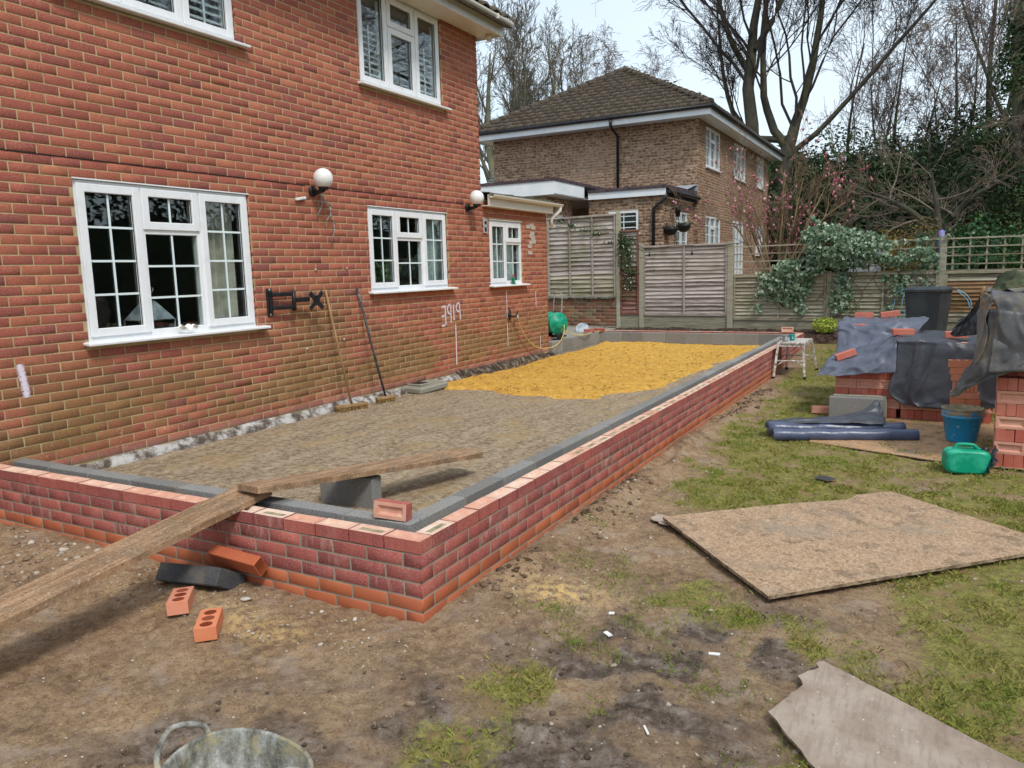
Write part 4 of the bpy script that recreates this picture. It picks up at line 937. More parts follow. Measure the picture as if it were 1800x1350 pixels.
for P, Q in ((c00, A1), (c10, A1), (A1, A2)):
    P, Q = np.array(P), np.array(Q); n = int(np.linalg.norm(Q-P)/.33); d = (Q-P)/n
    for i in range(n): hp.tube([P+d*i+[0, 0, .05], P+d*(i+1.06)+[0, 0, .035]], [.115, .10], 7)
hp.build('ridge_tiles', M_TILE, rf, kind='stuff')
m = M_MOSS2 = std('orange_moss', [(.3, (.12, .10, .04)), (.7, (.24, .18, .06))], sc=20, rough=1, bs=.8)
r = np.random.default_rng(2); P, Q = np.array(c10), np.array(A1); k = r.random(160)**.8; pos = P+(Q-P)*k[:, None]+r.normal(0, .07, (160, 3))+[0, 0, .08]
V, F, t = rocks(pos[:, 0], pos[:, 1], pos[:, 2], .02+.035*r.random(160), .5, 6); put(npobj('roof_moss', V, F, M_MOSS2, rf), kind='stuff')
# single-storey part with the side window
X2, Y2 = .2, 15.6
mb = MB(); hf = [(.64, 1.42, 2.56, 3.11)]; hs = [(1.02, 2.09, 2.1, 3.115)]
mortar_plane(mb, (X2, Y2, 0), (-1, 0, 0), (0, -1, 0), .01, 1.95, .4, 3.43, hf); mortar_plane(mb, (X2, Y2, 0), (0, 1, 0), (1, 0, 0), .01, NY0-Y2, .4, 3.40, hs); mb.build('extension_wall', M_NM, nh)
brick_wall(nh, (X2, Y2, 0), (-1, 0, 0), (0, -1, 0), [(3.40-.075*k, .1125*(k % 2), .004, 1.95) for k in range(19)], M_NBR, 0, holes=hf, tintf=lambda r, u, z: r.choice([r.uniform(0, .3), r.uniform(.55, 1)]), D=.03, rest='extension_brickwork')
brick_wall(nh, (X2, Y2, 0), (0, 1, 0), (1, 0, 0), [(3.36-.075*k, .1125*((k+1) % 2), .004, NY0-Y2) for k in range(19)], M_NBR, 0, holes=hs, tintf=lambda r, u, z: r.uniform(0, .75), D=.03, rest='extension_side_brickwork')
far_window(nh, (X2, Y2, 0), (-1, 0, 0), (0, -1, 0), .64, 1.42, 2.56, 3.11, 1, (2, 4)); far_window(nh, (X2, Y2, 0), (0, 1, 0), (1, 0, 0), 1.02, 2.09, 2.1, 3.115, 2, (2, 4))
MB().box(-1.72, .28, Y2-.10, Y2-.08, 3.42, 3.585).box(-1.72, .28, Y2-.08, Y2, 3.42, 3.43).build('extension_fascia', M_WPAINT, nh)
mb = MB(); mb.add([(-1.72, Y2-.13, 3.585), (.30, Y2-.13, 3.585), (.30, Y2-.13, 3.655), (-1.72, Y2-.13, 3.655), (-1.72, NY0, 3.70), (.30, NY0, 3.70), (-1.72, NY0, 3.58), (.30, NY0, 3.58)], [(0, 1, 2, 3), (3, 2, 5, 4), (1, 7, 5, 2), (0, 6, 7, 1)])
mb.build('extension_roof', std('purple_felt', [(.3, (.05, .035, .04)), (.7, (.09, .065, .075))], sc=8, rough=.6), nh)
mb = MB(); mb.tube([(.37, Y2-.1, 3.50), (.37, NY0-.03, 3.50)], .055, 10); mb.tube([(.30, Y2-.06, 3.45), (.26, Y2-.1, 3.33), (-.04, Y2-.05, 3.12), (-.04, Y2-.05, 1.6)], .04, 8); mb.box(.28, .31, Y2-.08, NY0, 3.38, 3.50); mb.build('downpipe', M_DGR, nh)
MB().add([(.25, NY0-.9, 3.67), (.33, NY0-.02, 3.88), (-.5, NY0-.02, 3.88), (-.6, NY0-.9, 3.70)], [(0, 1, 2, 3)]).box(-.6, .33, NY0-.03, NY0-.012, 3.70, 3.86).build('lead_flashing', M_LEAD, nh)
# flat-roofed garage part further left
gy0, gx1 = 13.75, -1.85
MB().box(-9, gx1, gy0, gy0+.02, 3.47, 3.76).box(gx1, gx1+.02, gy0, Y2-.08, 3.47, 3.76).box(-9, gx1, gy0, NY0, 3.45, 3.47).build('garage_fascia', M_WPAINT, nh)
MB().box(-9, gx1+.04, gy0-.02, NY0-.04, 3.76, 3.83).build('garage_roof', bpy.data.materials['purple_felt'], nh)
GX = -2.2; hg = [(.35, .95, 2.3, 3.05)]
mb = MB(); mortar_plane(mb, (GX, gy0+.35, 0), (0, 1, 0), (1, 0, 0), 0, 1.5, .4, 3.45, hg); mb.box(-9, GX-.03, gy0+.35, gy0+.40, .4, 3.44); mb.build('garage_wall', M_NM, nh)
brick_wall(nh, (GX, gy0+.35, 0), (0, 1, 0), (1, 0, 0), [(3.40-.075*k, .1125*(k % 2), .004, 1.5) for k in range(22)], M_NBR, 0, holes=hg, tintf=lambda r, u, z: r.uniform(.3, .9), D=.03, rest='garage_brickwork')
far_window(nh, (GX, gy0+.35, 0), (0, 1, 0), (1, 0, 0), .35, .95, 2.3, 3.05, 2, (2, 3))
# hanging baskets and wall lantern
for i, (x, y, z, lb) in enumerate(((.34, 15.72, 2.62, 'black hanging basket beside the black downpipe on the neighbouring house'), (.42, 16.55, 2.72, 'black hanging basket in front of the narrow window of the neighbouring house'))):
    t = thing('hanging_basket', (x, y, z), lb, 'hanging basket', 'hanging baskets on the neighbouring wall')
    MB().lathe([(.001, -.17), (.08, -.155), (.14, -.10), (.175, -.03), (.19, .02), (.17, .02), (.02, .0)], (x, y, z), 16).build('bowl', M_BLK, t)
    mb = MB()
    for k in range(3): a = k*2.09; mb.tube([(x+.18*math.cos(a), y+.18*math.sin(a), z+.02), (x, y, z+.42)], .004, 4)
    mb.tube([(X2, y, z+.44), (x, y, z+.44)], .012, 6); mb.build('chain', M_BLK, t)
    V, F, tt = rocks(x+r.normal(0, .07, 40), y+r.normal(0, .07, 40), z+.03+.03*r.random(40), .02+.02*r.random(40), 1, 9); put(npobj('plants', V, F, M_MOSS, t), kind='stuff')
t = thing('wall_lantern', (.25, 16.25, 3.06), 'small black lantern on the neighbouring wall above the baskets', 'wall lamp')
MB().lathe([(.001, .12), (.09, .03), (.07, .02), (.05, -.12), (.001, -.13)], (.36, 16.25, 3.05), 10).tube([(.2, 16.25, 3.12), (.36, 16.25, 3.16)], .015, 6).build('lantern', M_BLK, t)
# roof further back on the left
fb = thing('distant_house', (-9, 31, .5), 'low grey tiled roof of another house glimpsed left of the brown brick house', 'house')
mb = MB().add([(-12, 26.5, 4.55), (-5.9, 26.5, 4.55), (-5.9, 29.4, 6.35), (-12, 29.4, 6.35)], [(0, 1, 2, 3)]); fr_ = mb.build('roof', M_GTILE, fb)
mb = MB()
for k in range(12): s = k/12; mb.box(-12, -5.9, 26.5+2.9*s-.02, 26.5+2.9*(s+.09), 4.57+1.8*s, 4.63+1.8*s)
mb.build('tile_courses', M_GTILE, fr_, kind='stuff'); MB().box(-12, -5.9, 26.4, 26.46, 4.35, 4.6).build('fascia', M_WPAINT, fb); MB().box(-12, -6, 26.8, 29, .5, 4.4).build('wall', M_NM, fb)

# ================================================================ FENCES
def fence_wood(name, c0, c1, c2):
    m = Mt(name); v = m.map((3, 3, 45)); x, y, z = m.xyz()
    f = m.ma('ADD', m.ma('MULTIPLY', m.sm(.3, .7, m.noise(1, 6, .65, v)), .55), m.ma('MULTIPLY', m.tint(), .45))
    col = m.ramp(f, [(.05, c0), (.45, c1), (.9, c2)])
    g_ = m.ma('MULTIPLY', m.sm(.50, .68, m.noise(1.6, 5, .65)), .5); col = m.mix(g_, col, (.16, .165, .065))
    col = m.mix(m.ma('MULTIPLY', m.sm(.62, .72, m.noise(4, 5, .7, m.map((1, 1, 5)))), .6), col, (.07, .06, .05))
    return m.bsdf(col, .95, m.bump(m.noise(2, 5, .7, v), .5, .006), spec=.1)
M_FG = fence_wood('weathered_fence', (.19, .15, .125), (.38, .325, .295), (.54, .48, .44))
M_FO = fence_wood('green_fence', (.15, .13, .09), (.33, .295, .215), (.49, .45, .35))
M_FR = fence_wood('red_stained_fence', (.10, .045, .035), (.22, .10, .08), (.34, .22, .19))
M_FT = fence_wood('rotten_fence', (.12, .06, .03), (.28, .15, .08), (.42, .27, .16))
M_POST = fence_wood('concrete_post', (.22, .21, .15), (.34, .32, .24), (.42, .41, .33))
M_GB = fence_wood('gravel_board', (.20, .19, .13), (.32, .30, .22), (.40, .38, .31))
FO = np.array([.392, 13.40]); FA = math.radians(-3); FU = np.array([math.cos(FA), math.sin(FA)]); FN = np.array([FU[1], -FU[0]])
RF = np.array([[FU[0], -FN[0], 0], [FU[1], -FN[1], 0], [0, 0, 1]])
def fp(u, w, z): q = FO+FU*u+FN*w; return np.array([q[0], q[1], z])
def fbox(mb, u0, u1, w0, w1, z0, z1, bev=0): return mb.obox(fp((u0+u1)/2, (w0+w1)/2, (z0+z1)/2), (u1-u0, w1-w0, z1-z0), RF, 0, bev)
def lap_panel(parent, u0, u1, z0, z1, ns, mat, battens=1, seed=0, rail=True, mats=None, sag=.018):
    r = np.random.default_rng(seed); h = (z1-z0)/ns
    for i in range(ns):
        zb = z0+h*i; us = np.linspace(u0+.012, u1-.012, 15); ph = r.uniform(0, 6.28); fq = r.uniform(1.2, 3.2); am = r.uniform(.3, 1)*sag
        top = zb+h*1.12; bot = zb+am*np.sin(us*fq+ph)+r.uniform(-.3, .3)*sag; wv = .006*np.sin(us*2.3+ph)
        G = np.array([[fp(u, -.014, top) for u in us], [fp(u, .024+wv[k], bot[k]+.004) for k, u in enumerate(us)], [fp(u, .013+wv[k], bot[k]) for k, u in enumerate(us)], [fp(u, -.022, top-.002) for u in us]])
        o = MB().sheet(G, sm=False).build('slat', mats[i] if mats else mat, parent); o['tint'] = float(r.random())
    rr = [u0+.02]+[u0+(u1-u0)*k/(battens+1) for k in range(1, battens+1)]+[u1-.02]
    for k, u in enumerate(rr): o = fbox(MB(), u-.017, u+.017, .018, .046, z0-.01, z1-.015).build('batten', mat, parent); o['tint'] = float(r.random()*.6)
    if rail: o = fbox(MB(), u0, u1, -.02, .052, z1-.012, z1+.03, .004).build('top_rail', mat, parent); o['tint'] = .45
    o = fbox(MB(), u0, u1, -.018, .04, z0-.035, z0+.02).build('bottom_rail', mat, parent); o['tint'] = .2
def post(parent, u, z1, w=.10, z0=.2, mat=None, name='post'):
    mb = fbox(MB(), u-w/2, u+w/2, -.055, .05, z0, z1-.03, .008); c = fp(u, 0, z1-.03)
    mb.obox(c+[0, 0, .010], (w*.8, .08, .02), RF, 0, .008); o = mb.build(name, mat or M_POST, parent); o['tint'] = random.random()
f1 = thing('fence', (FO[0]+.9, FO[1], .37), 'grey lapped fence panel between two square posts behind the yellow sand', 'fence')
post(f1, 0, 2.225); post(f1, 1.94, 2.20, .12)
lap_panel(f1, .05, 1.88, .70, 2.135, 17, M_FG, 1, 1); fbox(MB(), .05, 1.88, -.03, .02, .30, .675, .004).build('gravel_board', M_GB, f1)
f2 = thing('fence', (FO[0]-.4, FO[1], .37), 'narrow red-stained fence panel under the trailing climber, left of the square post', 'fence')
lap_panel(f2, -.50, -.05, .71, 2.5, 19, M_FR, 0, 2, mats=[M_FR]*11+[M_FG]*8); post(f2, -.545, 2.95, .09); fbox(MB(), -.5, -.05, -.03, .025, .3, .69, .004).build('gravel_board', M_GB, f2)
f3 = thing('fence', (FO[0]-1.4, FO[1]+.07, 1.05), 'tall lapped fence panel standing on the old brick wall beside the extension', 'fence')
lap_panel(f3, -2.30, -.60, 1.09, 2.86, 18, M_FG, 2, 3, mats=[M_FO]*5+[M_FG]*13); lap_panel(f3, -3.9, -2.36, 1.09, 2.86, 18, M_FO, 2, 4)
post(f3, -2.33, 2.9, .07, 1.0, M_FO)
f4 = thing('fence', (FO[0]+3.9, FO[1]-.2, .4), 'low green-grey lapped fence with trellis on top, carrying the ivy and the broken panel', 'fence')
for i, (a, b, mat, mt) in enumerate(((2.01, 3.80, M_FO, None), (3.90, 5.69, M_FO, None), (5.80, 7.55, M_FO, [M_FO]*2+[M_FT]*8+[M_FO]*2), (7.62, 9.4, M_FO, None), (9.5, 11.3, M_FO, None))):
    lap_panel(f4, a, b, .62, 1.46, 12, mat, 1, 10+i, mats=mt, sag=.008); fbox(MB(), a, b, -.03, .02, .28, .585, .004).build('gravel_board', M_GB, f4)
    for z in (1.62, 1.77, 1.92, 2.07): o = fbox(MB(), a-.05, b+.05, .0, .022, z-.012, z+.012).build('trellis_rail', M_FO, f4); o['tint'] = random.random()
    for k in range(0 if i == 0 else 7): u = a+.1+(b-a-.2)*k/6; o = fbox(MB(), u-.014, u+.014, -.02, -.001, 1.47, 2.10).build('trellis_upright', M_FO, f4); o['tint'] = random.random()
    o = fbox(MB(), a-.05, b+.05, -.03, .045, 1.475, 1.52).build('top_rail', M_FO, f4)
post(f4, 3.85, 1.55, .09); post(f4, 5.745, 2.13, .115); post(f4, 7.585, 2.1, .1); post(f4, 9.45, 2.1, .1)
# old brick wall under the tall panel
ob = thing('boundary_wall', (-1.9, 13.45, .4), 'old stained brick wall under the tall fence panel behind the hose reel', 'wall')
mb = MB(); q = fp(-2.25, -.02, .7); mb.obox(q, (3.3, .12, .72), RF); mb.build('mortar_core', M_GM, ob)
M_OLD = std('old_brick', [(0, (.10, .05, .035)), (.35, (.18, .10, .06)), (.6, (.26, .08, .05)), (.8, (.24, .17, .09)), (1, (.13, .11, .07))], sc=5, rough=.95, bs=.5, tint=.75)
FU3 = np.array([FU[0], FU[1], 0]); FN3 = np.array([FN[0], FN[1], 0])
brick_wall(ob, fp(-3.9, .045, 0), FU3, FN3, [(.99-.075*k, .1125*(k % 2), 0, 3.30) for k in range(8)], M_OLD, 120, tintf=lambda r, u, z: r.random(), D=.05, jit=.002)
mb = MB(); fbox(mb, -3.9, -.6, -.09, .10, 1.03, 1.07, .01); mb.build('coping', M_DGR if False else M_MOSS, ob)

# ================================================================ VEGETATION
def leaf_cloud(P, N, s, seed=0, asp=.55, droop=0, jn=.45):
    """folded diamond leaves at points P facing roughly N"""
    r = np.random.default_rng(seed); n = len(P); s = np.broadcast_to(s, n)*r.uniform(.6, 1.25, n)
    N = N+r.normal(0, jn, (n, 3)); N /= np.linalg.norm(N, axis=1, keepdims=True)
    A = r.normal(0, 1, (n, 3))-np.array([0, 0, droop]); A -= N*(A*N).sum(1, keepdims=True); A /= np.linalg.norm(A, axis=1, keepdims=True)+1e-9; B = np.cross(N, A)
    s = s[:, None]; w = s*asp/2*1.0; fold = N*s*.12
    V = np.stack([P-A*s*.5, P-A*s*.12+B*w+fold, P+A*s*.5-N*s*.1, P-A*s*.12-B*w+fold], 1)
    F = np.arange(n)[:, None]*4; F = np.concatenate([F+[0, 1, 2], F+[0, 2, 3]])
    return V.reshape(-1, 3), F
def leafmat(name, st, rough=.5, tr=.25, spec=.4, sc=3):
    m = Mt(name); f = m.ma('ADD', m.ma('MULTIPLY', m.sm(.3, .7, m.noise(sc, 4)), .4), m.ma('MULTIPLY', m.tint(), .6)); col = m.ramp(f, st)
    b = m.n('ShaderNodeBsdfPrincipled', {'Base Color': col, 'Roughness': rough, 'Specular IOR Level': spec}); t = m.n('ShaderNodeBsdfTranslucent', {0: col})
    x = m.n('ShaderNodeMixShader', {0: tr, 1: b.outputs[0], 2: t.outputs[0]}); m.t.links.new(x.outputs[0], m.o.inputs[0]); return m.mat
def tubes(Pn, Rn, sides):
    """Pn (N,K,3), Rn (N,K)"""
    N, K = Pn.shape[:2]; T = np.gradient(Pn, axis=1); T /= np.linalg.norm(T, axis=-1, keepdims=True)+1e-9
    ref = np.where(np.abs(T[..., 2:3]) > .9, np.array([1., 0, 0]), np.array([0, 0, 1.])); A = np.cross(T, ref); A /= np.linalg.norm(A, axis=-1, keepdims=True)+1e-9; B = np.cross(T, A)
    th = np.arange(sides)*2*np.pi/sides; V = Pn[:, :, None]+Rn[:, :, None, None]*(np.cos(th)[None, None, :, None]*A[:, :, None]+np.sin(th)[None, None, :, None]*B[:, :, None])
    I = np.arange(N*K*sides).reshape(N, K, sides); J = np.roll(I, -1, 2)
    F = np.stack([I[:, :-1], J[:, :-1], J[:, 1:], I[:, 1:]], -1).reshape(-1, 4); return V.reshape(-1, 3), F
def grow(P, R_, nch, lf, ang, K, rf_, r, up=.15, rnd=.25, t0=.25, tpow=1., minr=0, droop=0):
    """children of the branches P (N,K0,3): nch each"""
    N, K0 = P.shape[:2]; t = t0+(1-t0)*((np.arange(nch)+r.random((N, nch)))/nch)**tpow; t = np.clip(t, 0, .999)*(K0-1); i = t.astype(int); f = (t-i)[..., None]
    n = np.arange(N)[:, None]; st = P[n, i]*(1-f)+P[n, i+1]*f; rad = R_[n, i]*(1-f[..., 0])+R_[n, i+1]*f[..., 0]
    d = P[n, i+1]-P[n, i]; d /= np.linalg.norm(d, axis=-1, keepdims=True)+1e-9; L = np.linalg.norm(np.diff(P, axis=1), axis=-1).sum(1)[:, None]
    q = r.normal(0, 1, (N, nch, 3)); q -= d*(q*d).sum(-1, keepdims=True); q /= np.linalg.norm(q, axis=-1, keepdims=True)+1e-9
    a = np.radians(ang)*r.uniform(.6, 1.25, (N, nch, 1)); D = d*np.cos(a)+q*np.sin(a); D[..., 2] += up; D /= np.linalg.norm(D, axis=-1, keepdims=True)
    ln = L*lf*r.uniform(.55, 1.2, (N, nch))*(1.15-.5*(t/(K0-1))); st = st.reshape(-1, 3); D = D.reshape(-1, 3); ln = ln.reshape(-1); rad = (rad*rf_).reshape(-1); M = len(st)
    Q = np.zeros((M, K, 3)); Q[:, 0] = st; c = D
    for k in range(1, K):
        c = c+r.normal(0, rnd, (M, 3)); c[:, 2] += up*.25-droop*k/K; c /= np.linalg.norm(c, axis=-1, keepdims=True); Q[:, k] = Q[:, k-1]+c*(ln/(K-1))[:, None]
    RR = rad[:, None]*np.linspace(1, .35, K)[None]; return Q, np.maximum(RR, minr)
def bare_tree(trunks, levels, seed, minr=.004, trunk_sides=10):
    """trunks: list of (points, radii). returns trunk (V,F) and crown (V,F)"""
    r = np.random.default_rng(seed); TV = []; TF = []; CV = []; CF = []; b = 0; cb = 0
    for pts, rad in trunks:
        P = catmull(np.array(pts, float), 12)[None]; R_ = catmull(np.array(rad, float)[:, None], 12)[:, 0][None]; P[0, 1:-1] += r.normal(0, .04, (10, 3))*np.array(rad).max()*2
        V, F = tubes(P, R_, trunk_sides); TV.append(V); TF.append(F+b); b += len(V); p, rr = P, R_
        for li, (nch, lf, ang, K, rfac, up, rnd, t0, sides, dr) in enumerate(levels):
            p, rr = grow(p, rr, nch, lf, ang, K, rfac, r, up, rnd, t0, minr=minr, droop=dr)
            V, F = tubes(p, rr, sides); CV.append(V); CF.append(F+cb); cb += len(V)
    return (np.concatenate(TV), np.concatenate(TF)), (np.concatenate(CV), np.concatenate(CF))
def bark(name, a, b, c=None):
    m = Mt(name); col = m.ramp(m.noise(3, 5, .7, m.map((2, 2, .7))), [(.3, a), (.7, b)])
    if c: col = m.mix(m.ma('MULTIPLY', m.sm(.5, .65, m.noise(.8, 4)), .7), col, c)
    return m.bsdf(col, .95, m.bump(m.noise(9, 5, .7, m.map((3, 3, .6))), .7, .03), spec=.1)
M_BK1 = bark('oak_bark', (.048, .043, .034), (.12, .11, .085), (.11, .12, .06)); M_TW1 = bark('oak_twig', (.05, .042, .04), (.10, .085, .08))
M_BK2 = bark('grey_green_bark', (.12, .115, .08), (.24, .235, .17), (.20, .21, .12)); M_TW2 = bark('pale_twig', (.12, .11, .085), (.20, .18, .14))
M_TW3 = bark('purple_twig', (.12, .09, .085), (.22, .17, .155)); M_TW4 = bark('brown_twig', (.16, .125, .095), (.29, .235, .18))
def tree_thing(name, loc, label, trunk, crown, mb_, mt_, cat='tree', group=None, sc=1, rot=0, mesh=None):
    t = thing(name, loc, label, cat, group); t.rotation_euler = (0, 0, rot); t.scale = (sc,)*3
    if mesh is None: mesh = (npmesh('trunk', trunk[0], trunk[1], [mb_], smooth=True), npmesh('crown', crown[0], crown[1], [mt_]))
    for nme, me in zip(('trunk', 'crown'), mesh):
        o = bpy.data.objects.new(nme, me); C.objects.link(o); o.parent = t; WL[o.name] = WL[t.name]
    return mesh
def atp(u, v, d): return CAM+d*(fw*0+(np.array(fw)+RT*(u-900)/FP-UP*(v-675)/FP))
GZ = .5
# two big oaks behind the neighbour's house
Lv = [(11, .60, 42, 10, .30, .22, .12, .40, 6, 0), (8, .55, 40, 7, .46, .14, .15, .2, 4, 0), (8, .52, 38, 5, .5, .06, .18, .15, 3, .02), (6, .5, 36, 4, .55, 0, .2, .1, 3, .03), (3, .55, 36, 3, .6, 0, .25, .1, 3, .08)]
tr, crn = bare_tree([([(0, 0, 0), (.1, 0, 5), (-.15, 0, 9), (.2, .3, 12.5), (.9, .4, 17)], (.34, .29, .22, .12, .03)), ([(-.1, 0, 8.8), (-1.3, 0, 11.5), (-2.4, .2, 17)], (.14, .10, .03)), ([(.1, 0, 9.9), (1.3, -.3, 12), (2.6, 0, 17)], (.13, .10, .03))], Lv[:4], 21, .0065)
p0 = atp(1322, 230, 32); tree_thing('oak_tree', (p0[0], p0[1], GZ), 'large bare oak with one upright trunk rising above the right end of the neighbouring roof', tr, crn, M_BK1, M_TW1)
tr, crn = bare_tree([([(0, 0, 0), (0, 0, 5), (.3, 0, 6.6), (1.0, .2, 9.5), (1.7, .2, 16.5)], (.36, .32, .21, .14, .03)), ([(0, 0, 6.0), (-.75, 0, 7.4), (-.95, 0, 10), (-.6, .3, 16)], (.19, .16, .11, .03)), ([(.1, 0, 5.6), (1.6, -.3, 6.7), (4.2, -.5, 9.5), (6.5, -.6, 12)], (.12, .10, .07, .02)), ([(.1, 0, 6.3), (-1.4, 0, 6.6), (-2.4, -.2, 8.5), (-2.9, 0, 12)], (.15, .12, .09, .03))], Lv[:4], 33, .0065)
p0 = atp(1380, 270, 32); tree_thing('oak_tree', (p0[0], p0[1], GZ), 'large bare oak forking low into spreading limbs just right of the neighbouring roof', tr, crn, M_BK1, M_TW1)
# greenish-grey trees behind the roof on the left
Lg = [(9, .5, 36, 7, .42, .36, .12, .28, 5, 0), (8, .5, 34, 5, .45, .26, .18, .2, 4, 0), (6, .5, 33, 4, .5, .14, .2, .15, 3, 0), (5, .5, 30, 3, .55, .08, .22, .1, 3, 0)]
ms = []
for sd_, tk in ((5, [([(0, 0, 0), (.2, 0, 6), (-.3, 0, 11), (0, 0, 15.5)], (.45, .34, .2, .05)), ([(.1, 0, 4.5), (1.8, 0, 8.5), (2.3, 0, 14)], (.25, .18, .04))]), (6, [([(0, 0, 0), (-.4, 0, 5), (.2, 0, 10), (.6, 0, 15)], (.4, .32, .2, .05)), ([(-.2, 0, 5), (-2, .2, 9), (-2.4, 0, 14)], (.22, .16, .04)), ([(0, 0, 7), (1.6, .2, 10), (2.6, 0, 14)], (.18, .13, .04))])):
    tr, crn = bare_tree(tk, Lg, sd_, .012); ms.append((tr, crn))
mm = []
for i, (u, v, d, sc, rot, lb) in enumerate(((862, 100, 40, .80, .3, 'leafless grey-green tree standing against the corner of the red house'), (905, 90, 42, .80, 2.0, 'leafless grey-green tree with a pale trunk left of the roof slope'), (975, 80, 45, .82, 1.0, 'broad leafless tree with many upright stems above the left roof slope'), (1035, 90, 50, .80, 4.0, 'smaller leafless tree just left of the roof peak'))):
    p0 = atp(u, v, d); k = i % 2
    if i < 2: mm.append(tree_thing('bare_tree', (p0[0], p0[1], GZ), lb, ms[k][0], ms[k][1], M_BK2, M_TW2, 'tree', 'bare trees behind the neighbouring roof', sc, rot))
    else: tree_thing('bare_tree', (p0[0], p0[1], GZ), lb, None, None, None, None, 'tree', 'bare trees behind the neighbouring roof', sc, rot, mm[k])
# birches with drooping twigs near the roof peak
Lb = [(12, .42, 40, 6, .4, .3, .15, .3, 5, .05), (9, .5, 38, 5, .45, .1, .2, .2, 3, .15), (8, .6, 34, 4, .5, -.1, .2, .15, 3, .3), (4, .6, 30, 3, .6, -.2, .2, .1, 3, .4)]
tr, crn = bare_tree([([(0, 0, 0), (.1, 0, 6), (.2, 0, 11), (0, 0, 15)], (.24, .18, .1, .03))], Lb, 8, .010)
mbm = None
for u, d, sc, lb in ((1075, 48, .86, 'slender birch with fine drooping twigs just left of the roof peak'), (1160, 50, .78, 'low birch crown showing right of the roof peak')):
    p0 = atp(u, 100, d)
    mbm = tree_thing('birch_tree', (p0[0], p0[1], GZ), lb, tr, crn, M_BK2, M_TW3, 'tree', None, sc, u*.1, mbm)
# woodland trees on the right
Lw = [(8, .52, 38, 6, .32, .34, .14, .25, 5, 0), (7, .52, 38, 5, .5, .16, .2, .15, 3, 0), (6, .52, 36, 4, .5, .08, .22, .1, 3, 0), (3, .5, 34, 3, .6, .0, .22, .1, 3, .02)]
wm = []
for sd_, tk in ((41, [([(0, 0, 0), (.3, 0, 4), (-.2, 0, 8), (.5, 0, 13.0)], (.17, .13, .08, .02)), ([(.1, 0, 3), (1.6, 0, 7), (2.4, 0, 11.5)], (.10, .07, .02))]), (42, [([(0, 0, 0), (-.3, .2, 4), (.3, 0, 8), (-.4, 0, 12.5)], (.15, .12, .08, .02)), ([(0, 0, 2.4), (-1.9, 0, 6.5), (-3.2, 0, 10)], (.09, .07, .02)), ([(0, 0, 4), (1.4, .3, 7.5), (2.6, 0, 11)], (.08, .06, .02))])):
    wm.append(bare_tree(tk, Lw, sd_, .008))
wmm = {}
for i, (u, d, sc, rot, k, tm, lb) in enumerate(((1490, 38, .88, .4, 0, M_TW3, 'thin bare tree rising from the dark evergreens right of the forked oak'), (1570, 36, .88, 2.2, 1, M_TW3, 'bare tree with upswept purple-brown twigs above the yellow shrub'),
        (1665, 32, .85, 5.0, 1, M_TW3, 'bare tree in the woodland above the green laurel'), (1725, 31, 1.1, 1.1, 0, M_TW4, 'tall bare tree left of the ivy-clad trunk'), (1800, 27, 1.0, 3.0, 1, M_TW3, 'bare tree at the far right edge beyond the ivy-clad trunk'), (1860, 22, 1.0, .5, 0, M_TW4, 'bare tree just outside the right side reaching in with fine twigs'))):
    p0 = atp(u, 430, d); key = (k, tm.name)
    if key in wmm: tree_thing('woodland_tree', (p0[0], p0[1], GZ), lb, None, None, None, None, 'tree', 'bare woodland trees on the right', sc, rot, wmm[key])
    else: wmm[key] = tree_thing('woodland_tree', (p0[0], p0[1], GZ), lb, wm[k][0], wm[k][1], M_BK1, tm, 'tree', 'bare woodland trees on the right', sc, rot)
# low spreading tree with umbrella of grey twigs
Lu = [(7, .8, 62, 6, .4, .05, .15, .35, 5, .03), (6, .6, 45, 5, .5, .05, .18, .15, 3, .03), (5, .55, 40, 4, .5, 0, .2, .1, 3, .05), (3, .5, 38, 3, .6, 0, .22, .1, 3, .06)]
tr, crn = bare_tree([([(0, 0, 0), (.05, 0, 1.2), (0, 0, 2.2), (-.2, 0, 3.4)], (.10, .09, .08, .02)), ([(.0, 0, 1.6), (.5, 0, 2.6), (1.6, 0, 3.3)], (.08, .07, .02)), ([(.0, 0, 1.7), (-.6, 0, 2.5), (-1.9, .1, 3.2)], (.08, .07, .02))], Lu, 61, .005)
p0 = atp(1648, 430, 19); tree_thing('small_bare_tree', (p0[0], p0[1], GZ-.1), 'low spreading tree with an umbrella of grey-brown twigs between the yellow shrub and the laurel', tr, crn, M_BK1, M_TW4)
# branches of a near tree hanging in at the top right
Ln = [(8, .55, 36, 8, .36, -.02, .10, .12, 5, .03), (7, .5, 34, 6, .42, -.03, .13, .1, 4, .04), (6, .5, 32, 5, .5, -.03, .15, .1, 3, .06), (3, .5, 32, 3, .6, 0, .18, .1, 3, .06)]
tr, crn = bare_tree([([(4.2, -1.0, 0), (4.0, -1, 3), (3.4, -.6, 6.2), (2.5, 0, 9.0), (1.0, .4, 11.2)], (.30, .27, .22, .16, .06)), ([(3.6, -.7, 5.5), (2.0, -.3, 6.6), (0, .1, 6.9), (-1.8, .3, 6.2)], (.14, .1, .07, .02)), ([(3.2, -.5, 6.6), (1.4, 0, 8.2), (-.6, .2, 8.8), (-2.6, .4, 8.2)], (.13, .1, .07, .02)), ([(3.9, -.9, 4.0), (2.6, -.6, 4.7), (1.2, -.3, 4.5), (.1, -.1, 3.9)], (.09, .07, .05, .015))], Ln, 71, .004)
p0 = atp(1745, 430, 15); tree_thing('overhanging_tree', (p0[0]+.9, p0[1], GZ), 'grey tree outside the right edge whose long bare branches hang across the top right', tr, crn, M_BK1, M_TW4)
